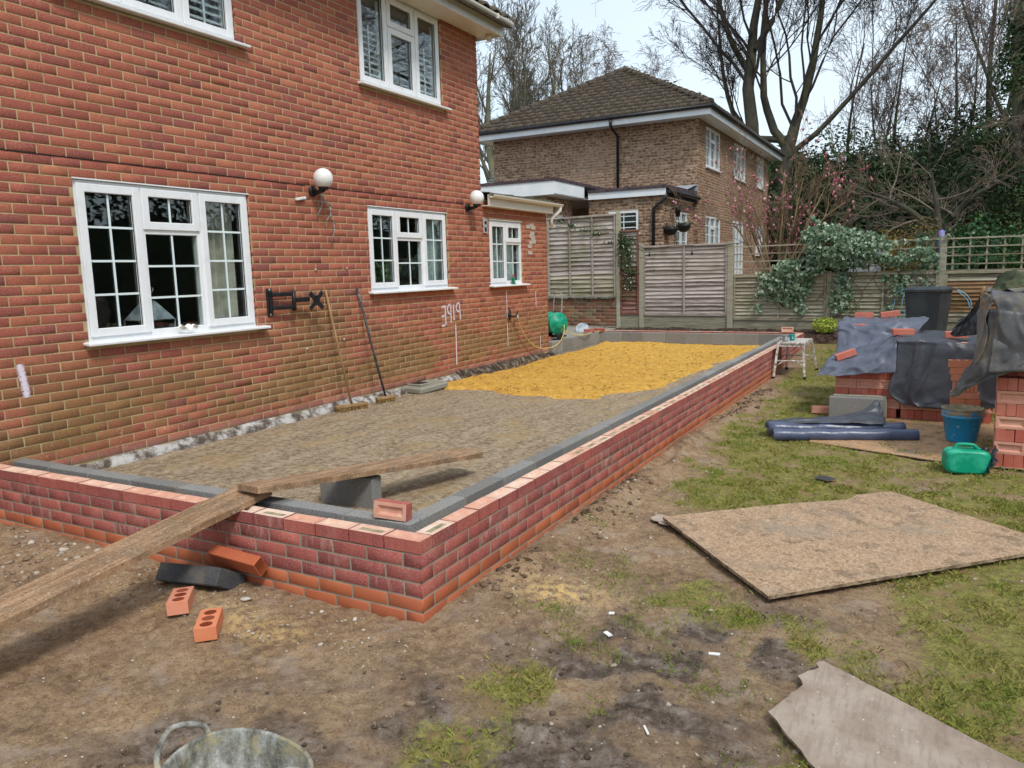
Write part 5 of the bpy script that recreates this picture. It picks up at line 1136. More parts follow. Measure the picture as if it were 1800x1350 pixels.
# evergreens
M_EV = leafmat('dark_evergreen', [(.1, (.022, .036, .018)), (.5, (.042, .066, .030)), (.9, (.08, .115, .05))], .8, .1, .2, 1.2)
M_EV2 = leafmat('mid_evergreen', [(.1, (.024, .046, .018)), (.5, (.045, .085, .030)), (.9, (.085, .14, .05))], .7, .15, .25, 1.2)
M_LAU = leafmat('laurel_leaf', [(.1, (.015, .055, .014)), (.5, (.035, .12, .028)), (.9, (.08, .21, .05))], .35, .15, .5, 1.5)
M_YEL = leafmat('yellow_shrub_leaf', [(.1, (.20, .13, .03)), (.5, (.36, .25, .07)), (.9, (.50, .38, .13))], .6, .2, .3, 2)
def crown_cloud(n, blobs, s, seed, flat=0, down=0, asp=.5, up=.35):
    r = np.random.default_rng(seed); B = np.array(blobs, float); w = (B[:, 3]*B[:, 4]*B[:, 5])**.667; k = r.choice(len(B), n, p=w/w.sum())
    d = r.normal(0, 1, (n, 3)); d /= np.linalg.norm(d, axis=1, keepdims=True); rad = 1-.45*r.random(n)**2
    lump = .75+.5*fbm(d[:, 0]*2+k, d[:, 2]*2+d[:, 1]*2, 1.6, 3, seed % 7)
    P = B[k, :3]+d*B[k, 3:6]*(rad*lump)[:, None]
    keep = fbm(P[:, 0]*1.0+P[:, 1]*.6, P[:, 2], 1.3/max(.3, s*4), 3, seed % 5) > .36; P, d = P[keep], d[keep]
    d[:, 2] += up; V, F = leaf_cloud(P, d, s, seed, asp, droop=down); return V, F, np.repeat(r.random(len(P)), 4)
def evergreen(name, u, d, h, w, label, mat, seed, n=9000, s=.22, cone=True, z0=GZ, cat='tree', v=430, group=None, tr_=True, asp=.4, down=.6):
    p0 = atp(u, v, d); r = random.Random(seed)
    if cone: bl = [(r.uniform(-.2, .2)*w*(1-t), r.uniform(-.2, .2)*w*(1-t), .06*h+h*.92*t, w*(.55*(1-t)**.8+.07)*r.uniform(.8, 1.2), w*(.55*(1-t)**.8+.07), h*.13) for t in [i/8 for i in range(9)]]
    else: bl = [(r.uniform(-.55, .55)*w, r.uniform(-.4, .4)*w, h*r.uniform(.25, .76), w*r.uniform(.28, .45), w*r.uniform(.28, .45), h*r.uniform(.20, .28)) for _ in range(11)]
    V, F, t_ = crown_cloud(n, bl, s, seed, asp=asp, down=down)
    t = thing(name, (p0[0], p0[1], z0), label, cat, group)
    if tr_:
        o = MB().tube([(p0[0], p0[1], z0), (p0[0]+.05, p0[1], z0+h*.5), (p0[0], p0[1], z0+h*.93)], [.18*w/3, .12*w/3, .02], 7).build('trunk', M_BK1, t)
    o = npobj('crown', V+np.array([p0[0], p0[1], z0]), F, mat, t, attrs={'tint': t_})
    return t
for i, (u, d, h, w, lb, mt) in enumerate(((1395, 31, 5.2, 4.2, 'dark evergreen just right of the neighbouring house', M_EV), (1445, 34, 6.8, 4.6, 'dark conifer behind the magnolia', M_EV2), (1505, 30, 6.0, 4.2, 'low dark conifer left of the yellow shrub', M_EV), (1560, 33, 6.6, 5.0, 'dark conifer behind the yellow shrub', M_EV), (1625, 30, 6.2, 4.6, 'dark conifer right of the yellow shrub', M_EV), (1690, 33, 7.4, 5.2, 'dark conifer rising behind the laurel', M_EV), (1755, 27, 6.0, 4.6, 'dark conifer behind the ivy-clad trunk', M_EV), (1830, 28, 7.5, 5, 'dark conifer at the right edge of the wood', M_EV))):
    evergreen('conifer', u, d, h, w*1.15, lb, mt, 100+i, 13000, .24, group='dark conifers filling the wood', cone=False)
evergreen('laurel_bush', 1715, 17.2, 2.55, 1.75, 'glossy mid-green laurel bush behind the trellis on the right', M_LAU, 201, 9000, .13, False, .3, 'bush', tr_=False, asp=.45)
evergreen('laurel_bush', 1620, 21, 2.2, 1.2, 'darker green laurel low behind the yellow shrub', M_LAU, 202, 4000, .13, False, .3, 'bush', tr_=False)
evergreen('yellow_shrub', 1580, 18.5, 2.35, 1.0, 'shrub with dull yellow foliage behind the fence below the dark conifers', M_YEL, 203, 5000, .085, False, .45, 'bush', tr_=False)
# trees in the garden to the right of the frame; seen as reflections in the window glass
for i in range(7):
    h_ = 8+2*math.sin(i*2.1); y_ = 17.5+i*4.2; x_ = 14.5+math.sin(i*1.7)
    V, F, t_ = crown_cloud(3500, [(.0, 0, .06*h_+h_*.92*q, 2.6*(.55*(1-q)**.8+.07), 2.6*(.55*(1-q)**.8+.07), h_*.13) for q in [j/8 for j in range(9)]], .4, 600+i, asp=.4, down=.6)
    tt = thing('conifer', (x_, y_, .4), ('tall conifer', 'dark conifer', 'leaning conifer', 'broad conifer', 'slim conifer', 'ragged conifer', 'last conifer')[i]+' in the row right of the frame facing the brown house windows', 'tree', 'conifers out of the frame on the right'); npobj('crown', V+np.array([x_, y_, .4]), F, M_EV, tt, attrs={'tint': t_})
th_ = thing('garden_hedge', (13.2, 7, 0), 'tall dark evergreen hedge across the garden, mirrored in the window glass', 'hedge')
V, F, t_ = crown_cloud(34000, [(13.4+.4*math.sin(k*1.7), -6+k*1.25, 2.3+.5*math.sin(k*2.3), 1.0, 1.2, 2.5+.7*math.sin(k*1.1)) for k in range(24)], .2, 501, asp=.5)
MB().tube([(13.4+.4*math.sin(k*1.7), -6+k*1.25, 1.9) for k in range(24)], [1.5+.25*math.sin(k*2.3) for k in range(24)], 12).build('hedge_core', M_EV, th_)
npobj('crown', V, F, leafmat('hedge_leaf', [(.1, (.012, .025, .010)), (.9, (.045, .07, .028))], .8, .1, .2, 1.2), th_, attrs={'tint': t_})
for i, (x, y, rot, sc) in enumerate(((15, 1.5, .3, .85), (14, 10.5, 2.3, 1.0), (14.5, -5.5, 4.3, .8), (17, 16.5, 1.2, 1.1), (15.5, 23, 5.2, 1.1), (13.5, 5.5, 3.2, .95))):
    tree_thing('garden_tree', (x, y, 0), ('bare garden tree nearest the lawn, mirrored in the big window of the red house', 'bare garden tree mirrored in the upper right window of the red house', 'bare tree behind the camera mirrored in the upper left window', 'bare tree furthest across the garden, out of the frame', 'bare garden tree out of the frame beyond the tarped stacks', 'bare garden tree mirrored in the windows of the brown house')[i], None, None, None, None, 'tree', 'bare trees across the garden', sc, rot, wmm[(i % 2, M_TW3.name if (i % 2, M_TW3.name) in wmm else M_TW4.name)])
# ivy-clad trunk on the right
p0 = atp(1772, 430, 19); t = thing('ivy_clad_tree', (p0[0], p0[1], GZ), 'tall trunk wrapped in dark green ivy near the right edge', 'tree')
MB().tube([(p0[0], p0[1], GZ), (p0[0]+.1, p0[1], 4), (p0[0]-.1, p0[1], 8)], [.2, .17, .12], 9).build('trunk', M_BK1, t)
V, F, t_ = crown_cloud(16000, [(.1*math.sin(k*2.1), .1*math.cos(k*1.3), .8+k*.6, .38+.20*abs(math.sin(k*1.7)), .4, .5) for k in range(11)]+[(.5, 0, 4.8, .7, .5, .5), (-.6, 0, 4.2, .5, .5, .4), (.7, 0, 6.2, .7, .5, .6)], .10, 301)
npobj('ivy', V+np.array([p0[0], p0[1], GZ]), F, M_EV2, t, attrs={'tint': t_})
# far wood mass: closes the gaps below the skyline
r = np.random.default_rng(77); n = 26000; u_ = r.uniform(1330, 1960, n); d_ = r.uniform(38, 52, n); P = np.array([atp(a, 440, b) for a, b in zip(u_, d_)]); P[:, 2] = .5+r.random(n)**1.2*(5.2+2.4*fbm(u_/60, d_*0, 1, 3, 4))
V, F = leaf_cloud(P, np.tile([0, -1., .4], (n, 1)), .5, 5, .5); put(npobj('woodland_undergrowth', V, F, M_EV, attrs={'tint': np.repeat(r.random(n), 4)}), 'dark mass of undergrowth deep in the wood', kind='stuff')
# magnolia with pink buds
Lm = [(7, .5, 34, 7, .5, .3, .14, .25, 5, 0), (7, .5, 38, 5, .5, .25, .2, .2, 4, 0), (6, .5, 36, 4, .5, .3, .2, .2, 3, 0)]
stems = [([(0, 0, 0), (a*.25, b*.2, 1.0), (a*.8, b*.5, 2.1), (a*1.25, b*.8, 3.1*h)], (.035, .03, .022, .008)) for a, b, h in ((.1, 0, 1.05), (.75, .2, .92), (-.75, .1, .95), (-.4, -.5, .85), (.35, .6, 1.0), (1.1, -.2, .8), (-1.15, .3, .75))]
tr, crn = bare_tree(stems, Lm, 51, .003, 7)
p0 = np.array([2.95, 15.0, .45]); tm = tree_thing('magnolia_shrub', tuple(p0), 'many-stemmed magnolia with deep pink buds leaning over the fence', tr, crn, bark('magnolia_bark', (.22, .17, .08), (.38, .31, .17)), bark('magnolia_twig', (.18, .12, .08), (.32, .22, .15)), 'shrub')
mag = bpy.data.objects[[o.name for o in bpy.data.objects if o.name.startswith('magnolia_shrub')][0]]
r = np.random.default_rng(4); cv = crn[0]; k = cv[:, 2] > 1.5; cv = cv[k]; pick = cv[r.choice(len(cv), 420)]; keep = (fbm(pick[:, 0]*1.5, pick[:, 2]*1.5, 1.4, 2, 3) > .42); pick = pick[keep]; pick = pick+r.normal(0, .02, pick.shape)
nb = len(pick); V, F, t_ = rocks(pick[:, 0], pick[:, 1], pick[:, 2], .016+.018*r.random(nb), 1.3, 8)
M_PINK = leafmat('magnolia_bud', [(.1, (.38, .06, .14)), (.5, (.62, .20, .28)), (.9, (.80, .55, .56))], .6, .2, .3, 6)
put(npobj('flower_buds', V+p0, F, M_PINK, mag, attrs={'tint': np.repeat(t_, 12)}), kind='stuff')
# ivy on the fence
M_IVY = leafmat('variegated_ivy', [(.05, (.05, .10, .05)), (.35, (.10, .19, .10)), (.6, (.22, .32, .20)), (1, (.58, .64, .50))], .35, .2, .5, 9)
r = np.random.default_rng(31); Ps = []; Sz = []
for cu, cz, su, sz, dd, n in ((4.15, 1.95, .50, .26, .30, 1700), (3.75, 2.2, .32, .16, .22, 600), (4.6, 1.9, .28, .16, .22, 500), (3.3, 1.6, .35, .15, .16, 500), (5.0, 1.75, .3, .10, .15, 260), (3.1, 1.3, .32, .22, .10, 450), (5.35, 1.75, .22, .13, .12, 240)):
    q = r.normal(0, 1, (n, 3)); q /= np.linalg.norm(q, axis=1, keepdims=True); q *= (r.random(n)**.33)[:, None]*1.25
    Ps.append(np.stack([cu+q[:, 0]*su*1.2, .10+np.abs(q[:, 1])*dd, cz+q[:, 2]*sz*1.2], 1))
for u0, z0_, z1_, wd, n in ((2.55, 1.55, .72, .05, 130), (2.85, 1.5, .95, .10, 180), (3.15, 1.4, .85, .09, 160), (3.42, 1.4, .72, .06, 130), (4.05, 1.6, .72, .09, 260), (4.3, 1.7, .85, .09, 200), (5.0, 1.65, .62, .07, 200), (5.15, 1.6, 1.1, .07, 100), (5.55, 1.85, 1.2, .07, 100), (4.9, 1.9, 1.3, .06, 90)):
    t_ = r.random(n); Ps.append(np.stack([u0+r.normal(0, wd, n)+.05*np.sin(t_*6), .05+.09*r.random(n), z0_+(z1_-z0_)*t_], 1))
for (ua, za), (ub, zb), n in (((4.6, 2.0), (6.2, 2.14), 70), ((3.9, 2.3), (3.5, 2.55), 60)):
    t_ = r.random(n); Ps.append(np.stack([ua+(ub-ua)*t_, .08+.05*r.random(n), za+(zb-za)*t_+r.normal(0, .03, n)], 1))
Q = np.concatenate(Ps); Q = Q[fbm(Q[:, 0]*4.2, Q[:, 2]*5.5, 1.0, 3, 6) > .37]; P = np.array([fp(*q) for q in Q]); Nn = np.tile(np.array([FN[0], FN[1], .35]), (len(P), 1))
V, F = leaf_cloud(P, Nn, .04+.06*r.random(len(P)), 12, .85, droop=1.2, jn=.7)
ivt = thing('ivy', (4.2, 13.1, .4), 'variegated ivy spilling over the trellis and down the low fence', 'ivy')
put(npobj('ivy_leaves', V, F, M_IVY, ivt, attrs={'tint': np.repeat(r.random(len(P))**.8, 4)}), kind='stuff')
mb = MB()
for k in range(26):
    u0 = r.uniform(2.5, 5.6); z = 1.6+r.random()*.5; pts = [(u0+.12*math.sin(i*.9+k), .04+.02*math.sin(i), z-i*(.9/7)) for i in range(8)]; mb.tube([fp(*q) for q in pts], .006, 4)
for k in range(40):
    u0 = r.uniform(4.2, 8.5); z = 1.6+r.random()*.5; a_ = r.uniform(-.9, .9); mb.tube([fp(u0+a_*i*.18, .03+.03*math.sin(i+k), z+.12*math.sin(i*.8+k)) for i in range(5)], .004, 4)
mb.build('dead_stems', M_TW4, ivt)
# trailing climber on the narrow panel
t = thing('climber', (-.15, 13.3, 1.0), 'evergreen climber with white buds hanging over the narrow fence panel', 'climbing plant')
Ps = []
for k, (u0, z0_, z1_, wd, n) in enumerate(((-.42, 2.5, 1.9, .07, 120), (-.33, 2.35, 1.55, .10, 260), (-.25, 1.7, 1.2, .07, 90))): t_ = r.random(n); Ps.append(np.stack([u0+.05*t_+r.normal(0, wd, n), .06+.12*r.random(n), z0_+(z1_-z0_)*t_], 1))
for i in range(5):
    for j in range(16): Ps.append(np.array([[-1.95+i*.3+r.normal(0, .07), .07, 2.82-.11*i-.05*r.random()-.1*(i == 4)]]))
Q = np.concatenate(Ps); P = np.array([fp(*q) for q in Q]); V, F = leaf_cloud(P, np.tile(np.array([FN[0], FN[1], .2]), (len(P), 1)), .085, 44, .35, droop=1.5)
put(npobj('leaves', V, F, M_EV2, t, attrs={'tint': np.repeat(r.random(len(P)), 4)}), kind='stuff')
k = r.choice(len(P), 40); V, F, t_ = rocks(P[k, 0], P[k, 1]-.03, P[k, 2], .010+.008*r.random(40), 1, 3); put(npobj('white_buds', V, F, M_CHIP, t), kind='stuff')
mb = MB(); mb.tube([fp(-2.0+i*.12, .05, 2.84-.055*max(0, i-5)+.02*math.sin(i*2)) for i in range(14)], .005, 4); mb.tube([fp(-.4+i*.03, .06, 2.4-.16*i) for i in range(8)], .007, 4); mb.build('stem', M_TW4, t)
# yellow-green bush in the bed
t = thing('euonymus_bush', (4.2, 12.85, .4), 'small bright yellow-green variegated bush in the soil bed', 'bush')
n = 900; q = r.normal(0, 1, (n, 3)); q /= np.linalg.norm(q, axis=1, keepdims=True); P = q*np.array([.24, .18, .16])*(.55+.5*r.random((n, 1)))+np.array([4.21, 12.85, .53]); k = P[:, 2] > .36
V, F = leaf_cloud(P[k], q[k]+[0, 0, .5], .048, 4, .5); M_EUO = leafmat('euonymus_leaf', [(.1, (.10, .20, .02)), (.45, (.36, .46, .05)), (.8, (.72, .72, .14)), (1, (.8, .78, .3))], .5, .2, .3, 12)
npobj('leaves', V, F, M_EUO, t, attrs={'tint': np.repeat(r.random(k.sum()), 4)})
# tiny shed roof and blue-topped post seen over the fence
t = thing('garden_shed', (3.4, 17.5, .5), 'small shed roof with pale grey felt beyond the ivy', 'shed'); p = atp(1522, 425, 17.5)
MB().add([(p[0]-.45, p[1], p[2]-.12), (p[0]+.35, p[1], p[2]-.12), (p[0]+.12, p[1]+.1, p[2]+.10), (p[0]-.32, p[1]+.1, p[2]+.10)], [(0, 1, 2, 3)]).box(p[0]-.4, p[0]+.3, p[1]+.05, p[1]+.6, .5, p[2]-.1).build('roof', M_LEAD, t)
t = thing('blue_tube', tuple(fp(5.70, -.12, .5)), 'faded violet plastic tube standing behind the square trellis post', 'pipe')
q = fp(5.70, -.14, 0); MB().lathe([(.05, .5), (.05, 2.18), (.045, 2.22), (.0, 2.24)], q, 12).build('tube', std('violet_plastic', [(.3, (.14, .12, .42)), (.7, (.35, .33, .60))], sc=5, rough=.5), t)
# festoon wire with bulbs along the fence
t = thing('festoon_lights', tuple(fp(.9, .06, 2.1)), 'string of small dark festoon bulbs sagging along the lapped fence', 'string lights')
mb = MB(); mb.tube([fp(-.5+i*.12, .07, 2.42-.30*min(1, i/5)+.03*math.cos(i*.55)) for i in range(24)], .005, 4); mb.build('wire', M_BLK, t)
for u in (.21, 1.15): MB().tube([fp(u, .09, 2.10), fp(u, .09, 2.02)], .004, 4).lathe([(.001, -.05), (.018, -.04), (.022, 0), (.012, .03), (.001, .035)], fp(u, .09, 1.98), 8).build('bulb', M_BLK, t)
# ================================================================ OBJECTS ON AND BY THE HOUSE
M_GLOBE = std('opal_globe', [(.3, (.78, .78, .76)), (.7, (.84, .84, .82))], sc=6, rough=.3, bs=.02)
for (y, z, lb) in ((3.60, 2.64, 'black wall lamp with a white globe above the bent wires, between two windows'), (6.81, 2.655, 'black wall lamp with a white globe at the corner where the extension begins')):
    t = thing('wall_lamp', (0, y, z), lb, 'wall lamp', 'globe wall lamps')
    MB().lathe([(.0, .0), (.055, 0), (.06, .015), (.045, .03), (0, .03)], (0.004, y, z-.02), 16, R=ry(math.pi/2)).tube([(.02, y, z-.04), (.09, y, z-.035), (.17, y, z-.015)], [.03, .022, .024], 10).lathe([(.001, -.02), (.05, -.018), (.055, .02), (.04, .022)], (.17, y, z+.0), 14).build('bracket', M_BLK, t)
    n = 16; MB().lathe([(.105*math.sin(math.pi*i/n), -.105*math.cos(math.pi*i/n)) for i in range(n+1)], (.17, y, z+.105), 24).build('globe', M_GLOBE, t)
    MB().lathe([(0, .001), (.008, .001), (.008, -.004)], (.23, y-.075, z+.10), 8, R=R3(0, 1.2, -.9)).build('vent_hole', M_BLK, t)
M_GALV = std('galvanised_wire', [(.3, (.22, .21, .2)), (.7, (.42, .41, .38))], sc=30, rough=.5)
t = thing('bent_wire_starter', (0, 3.75, 2.45), 'bent rusty wires sticking from the brick below the white globe lamp', 'wires')
mb = MB()
for pts in ([(.01, 3.72, 2.60), (.06, 3.79, 2.48), (.03, 3.86, 2.36), (.05, 3.90, 2.27)], [(.01, 3.72, 2.60), (.07, 3.68, 2.48), (.04, 3.62, 2.36)], [(.03, 3.86, 2.50), (.07, 3.80, 2.38), (.05, 3.74, 2.30)], [(.02, 3.90, 2.30), (.05, 3.87, 2.20), (.03, 3.84, 2.09)], [(.05, 3.66, 2.52), (.06, 3.80, 2.50), (.02, 3.90, 2.46)]): mb.tube(pts, .006, 5)
mb.build('wire', M_GALV, t)
t = thing('metal_bracket', (0, 3.40, 2.53), 'short pale metal strap fixed askew left of the globe lamp', 'bracket'); MB().obox((.02, 3.40, 2.53), (.03, .15, .028), R3(.18, 0, 0), 0, .004).obox((.037, 3.42, 2.535), (.003, .014, .014), R3(.18, 0, 0), 0).build('strap', M_PVC, t)
# TV bracket
t = thing('television_bracket', (0, 2.86, 1.45), 'black folding television wall bracket bolted beside the large ground floor window', 'tv bracket')
MB().box(.0, .02, 2.83, 2.90, 1.32, 1.60, bev=.004).box(.02, .045, 2.85, 2.88, 1.35, 1.57, bev=.003).build('wall_plate', M_BLK, t)
for z in (1.40, 1.535): MB().obox((.07, 3.0, z), (.035, .28, .042), R3(0, 0, -.1), 0, .008).build('arm', M_BLK, t)
MB().tube([(.09, 3.13, 1.36), (.09, 3.13, 1.57)], .022, 10).obox((.10, 3.23, 1.47), (.035, .22, .05), R3(0, 0, -.05), 0, .006).build('joint_arm', M_BLK, t)
mb = MB()
for a_ in (.72, -.72, math.pi-.72, math.pi+.72): mb.obox((.15, 3.40+.07*math.cos(a_), 1.455+.07*math.sin(a_)), (.012, .13, .055), rx(a_), 0, .005)
mb.box(.142, .158, 3.35, 3.45, 1.40, 1.51, bev=.004); mb.build('screen_plate', M_BLK, t)
for k, (y, z) in enumerate(((2.865, 1.585), (2.865, 1.46), (2.865, 1.335))): MB().lathe([(0, .028), (.012, .026), (.014, .018)], (0, y, z), 8, R=ry(math.pi/2)).build('bolt', M_GALV, t)
# wall plugs left in the brick
for y, z, lb in ((3.58, 1.78, 'pale wall plug left in the brick, upper left above the dark broom'), (4.10, 1.79, 'pale wall plug left in the brick, upper right between the brooms'), (3.37, .93, 'green-grey wall plug left low in the brick under the television bracket'), (3.98, .98, 'dark wall plug left in the algae patch between the brooms')):
    t = MB().lathe([(0, .014), (.012, .012), (.014, 0)], (0, y, z), 8, R=ry(math.pi/2)).build('wall_plug', M_TERRA); put(t, lb, 'wall plug')
# brooms
M_HW = wood_mat('broom_handle_wood', [(.2, (.28, .17, .08)), (.7, (.42, .27, .14))], (20, 20, 3)); M_HD = std('dark_handle', [(.3, (.035, .035, .04)), (.6, (.07, .07, .08)), (.8, (.30, .29, .28))], sc=4, rough=.5, fine=.4)
M_BR = std('broom_bristle', [(.3, (.16, .09, .03)), (.7, (.34, .21, .08))], sc=40, rough=.9)
def broom(head, top, hl, hd, label, mh, stay=False):
    H, T_ = np.array(head, float), np.array(top, float); t = thing('broom', tuple(H), label, 'broom', 'brooms leaning on the house wall')
    MB().tube([H+[0, 0, .06], (H+T_)/2, T_], .014 if not stay else .0125, 8).build('handle', mh, t)
    d = np.array([math.cos(hd), math.sin(hd), 0]); R = rz(hd)
    MB().obox(H+[0, 0, .055], (hl, .055, .035), R, 0, .006).build('head', M_HW, t)
    mb = MB(); r = random.Random(3)
    for i in range(int(hl/.018)):
        for j in (-1, 0, 1): c = H+d*(-hl/2+.01+i*.018)+R@np.array([0, j*.016, 0]); mb.obox(c+[r.uniform(-.004, .004), r.uniform(-.004, .004), .02], (.011, .011, .042), R3(r.uniform(-.15, .15), r.uniform(-.15, .15), hd))
    put(mb.build('bristles', M_BR, t), kind='stuff')
    if stay: MB().tube([H+d*.13+[0, 0, .07], H+(T_-H)*.12], .004, 4).tube([H-d*.13+[0, 0, .07], H+(T_-H)*.12], .004, 4).build('wire_stay', M_GALV, t)
pz = lambda x, y: float(padz(np.array(x), np.array(y)))
broom((.215, 3.80, pz(.2, 3.8)+.003), (.018, 3.70, 1.56), .40, 1.16, 'wooden-handled wide broom leaning on the wall left of the dark-handled one', M_HW, True)
broom((.25, 4.38, pz(.2, 4.4)+.003), (.02, 4.245, 1.56), .26, 1.25, 'dark-handled small broom leaning on the wall below the second window', M_HD)
# gully block by the wall
t = thing('gully_block', (.15, 5.3, .2), 'broken grey concrete gully block against the wall where the sand begins', 'drain')
mb = MB().obox((.16, 5.33, .235), (.36, .56, .085), R3(.04, .03, -.10), 0, .02); mb.obox((.13, 5.27, .283), (.22, .26, .02), R3(0, 0, -.1), 0, .006); mb.build('block', M_CON, t)
MB().obox((.12, 5.27, .2955), (.15, .17, .006), R3(0, 0, -.1)).build('grate', M_BLK, t)
# tap and hose
M_HOSE = std('yellow_hose', [(.3, (.55, .40, .10)), (.7, (.68, .54, .20))], sc=12, rough=.4)
t = thing('outside_tap', (0, 7.95, 1.0), 'black outside tap with a bent pipe low on the extension wall', 'tap')
MB().tube([(.02, 7.95, 1.13), (.035, 7.97, 1.08), (.035, 7.97, 1.0), (.03, 7.96, .93)], .014, 8).tube([(.035, 7.97, 1.0), (.08, 8.07, .98), (.085, 8.12, 1.03), (.085, 8.14, 1.06)], .012, 8).obox((.03, 7.96, 1.0), (.05, .06, .05), None, 0, .01).build('pipe', M_BLK, t)
MB().tube([(.085, 8.12, 1.0), (.09, 8.125, .93)], [.018, .02], 10).build('connector', M_TERRA, t)
t = thing('garden_hose', (.1, 9.0, .4), 'yellow garden hose sagging from the tap to the green reel and lying along the ledge', 'hose')
pts = catmull([(.09, 8.125, .93), (.08, 8.28, .74), (.08, 8.52, .54), (.10, 8.85, .395), (.16, 9.25, .37), (.14, 9.6, .42), (.05, 9.95, .50), (.0, 10.12, .58), (-.08, 10.28, .70), (-.18, 10.30, .72)], 60); MB().tube(pts, .0085, 7, cap=True).build('hose_run', M_HOSE, t)
pts = catmull([(-.25, 10.45, .62), (-.10, 10.60, .50), (.0, 10.75, .455), (.06, 10.95, .44), (.05, 11.2, .437), (-.05, 11.5, .437), (-.02, 11.8, .437), (.12, 12.03, .437)], 50); MB().tube(pts, .0085, 7).build('loose_end', M_HOSE, t)
# hose reel
M_GRN = std('green_plastic', [(.3, (.0, .26, .15)), (.7, (.02, .36, .22))], sc=6, rough=.35, bs=.05)
rc = np.array([-.26, 10.25, .71]); t = thing('hose_reel', (rc[0], rc[1], .42), 'green garden hose reel cart with a bent tubular handle beside the extension corner', 'hose reel')
Rr = R3(math.pi/2, 0, 1.05)
MB().lathe([(0, -.16), (.20, -.16), (.215, -.14), (.20, -.125), (.13, -.12), (.13, .12), (.20, .125), (.215, .14), (.20, .16), (.10, .165), (.09, .185), (0, .185)], rc, 28, R=Rr).build('drum', M_GRN, t)
MB().lathe([(.135, -.115), (.19, -.11), (.195, 0), (.19, .11), (.135, .115)], rc, 24, R=Rr).build('cover', M_GRN, t)
mb = MB()
for k in range(6): a_ = k*math.pi/3; mb.lathe([(0, -.1665), (.03, -.167), (.032, -.16)], rc+Rr@np.array([.13*math.cos(a_), .13*math.sin(a_), 0]), 10, R=Rr)
mb.build('rim_boss', M_GRN, t)
d = Rr@np.array([0, 0, 1.]); mb = MB()
mb.tube([rc+d*.19+[0, .08, -.27], rc+d*.19+[0, .05, .0], rc+d*.18+[0, .12, .45], rc+d*.16+[0, .13, .54], rc+d*.12+[0, .14, .57], rc-d*.02+[0, .14, .57], rc-d*.06+[0, .13, .54], rc-d*.08+[0, .12, .45], rc-d*.1+[0, .06, .05]], .011, 8).build('handle', M_GALV, t)
MB().obox(rc+[0, .02, -.24], (.34, .30, .03), rz(-.25), 0, .01).build('base', M_BLK, t)
for s in (-1, 1): MB().lathe([(0, -.02), (.06, -.02), (.07, -.012), (.07, .012), (.06, .02), (0, .02)], rc+d*.17*s+[.06, -.12, -.225], 18, R=Rr).build('wheel', M_BLK, t)
# odd bricks and disc on the ledge
def loose_brick(loc, rot, label, mat=M_NB, kind='solid', tint=.2, group=None, dims=(.215, .1025, .065)):
    mb = MB(); L_, W_, H_ = dims; R = R3(*rot); c = np.array(loc, float)
    if kind == 'frog':
        f = frog_brick(L_, W_, H_); mb.add([c+R@(np.array(v)-[0, 0, H_/2]) for v in f.v], f.f); mb.m = list(f.m); mats = [mat, M_NT, M_FM]
    else: mb.obox(c, dims, R, 0, .003); mats = [mat]
    o = mb.build('brick', mats); o['tint'] = tint; put(o, label, 'brick', group); return o
loose_brick((-.30, 9.95, .44), (0, 0, 1.3), 'red brick beside the wheel of the green hose reel', tint=.3)
loose_brick((-.12, 11.62, .463), (0, 0, .5), 'red brick lying beside the pale disc on the ledge', tint=.4)
loose_brick((-.02, 11.92, .460), (.1, 0, .15), 'red brick at the inner back corner of the block wall', tint=.6)
t = MB().lathe([(0, .0), (.14, .0), (.15, .006), (.13, .01), (0, .008)], (-.48, 12.1, .46), 24, R=R3(.9, .0, .3)).build('disc', M_LEAD); put(t, 'round pale plate propped against the old wall behind the hose reel', 'plate')
loose_brick((3.63, 12.24, .477), (1.35, 0, .05), 'frogged brick standing on edge on the far corner of the new wall', kind='frog', tint=.3)
# things on sills
t = thing('washing_up_bottle', (.02, 8.23, 1.51), 'small green bottle with a red cap on the extension window sill', 'bottle')
MB().lathe([(0, 0), (.03, 0), (.032, .01), (.032, .085), (.018, .115), (.012, .12)], (.03, 8.13, 1.492), 12).build('body', std('green_bottle', [(.3, (.0, .10, .05)), (.7, (.0, .15, .07))], sc=5, rough=.25), t)
MB().lathe([(.012, .12), (.013, .145), (.008, .165), (0, .166)], (.03, 8.13, 1.492), 10).build('cap', std('red_cap', [(.3, (.6, .03, .03)), (.7, (.7, .05, .05))], sc=5), t)
MB().box(.06, .063, 8.115, 8.145, 1.52, 1.56).build('label', M_PVC, t)
G = patch([[(.02+.04*i, 1.72+.045*j, 1.255+.025*((i*7+j*5) % 3)) for j in range(5)] for i in range(3)], 10, 18); G[:, :, 2] += .02*fbm(G[:, :, 0], G[:, :, 1], 40, 3, 2)
o = MB().sheet(G).build('crumpled_tissue', M_CHIP); put(o, 'crumpled pinkish tissue on the sill of the large ground floor window', 'tissue')
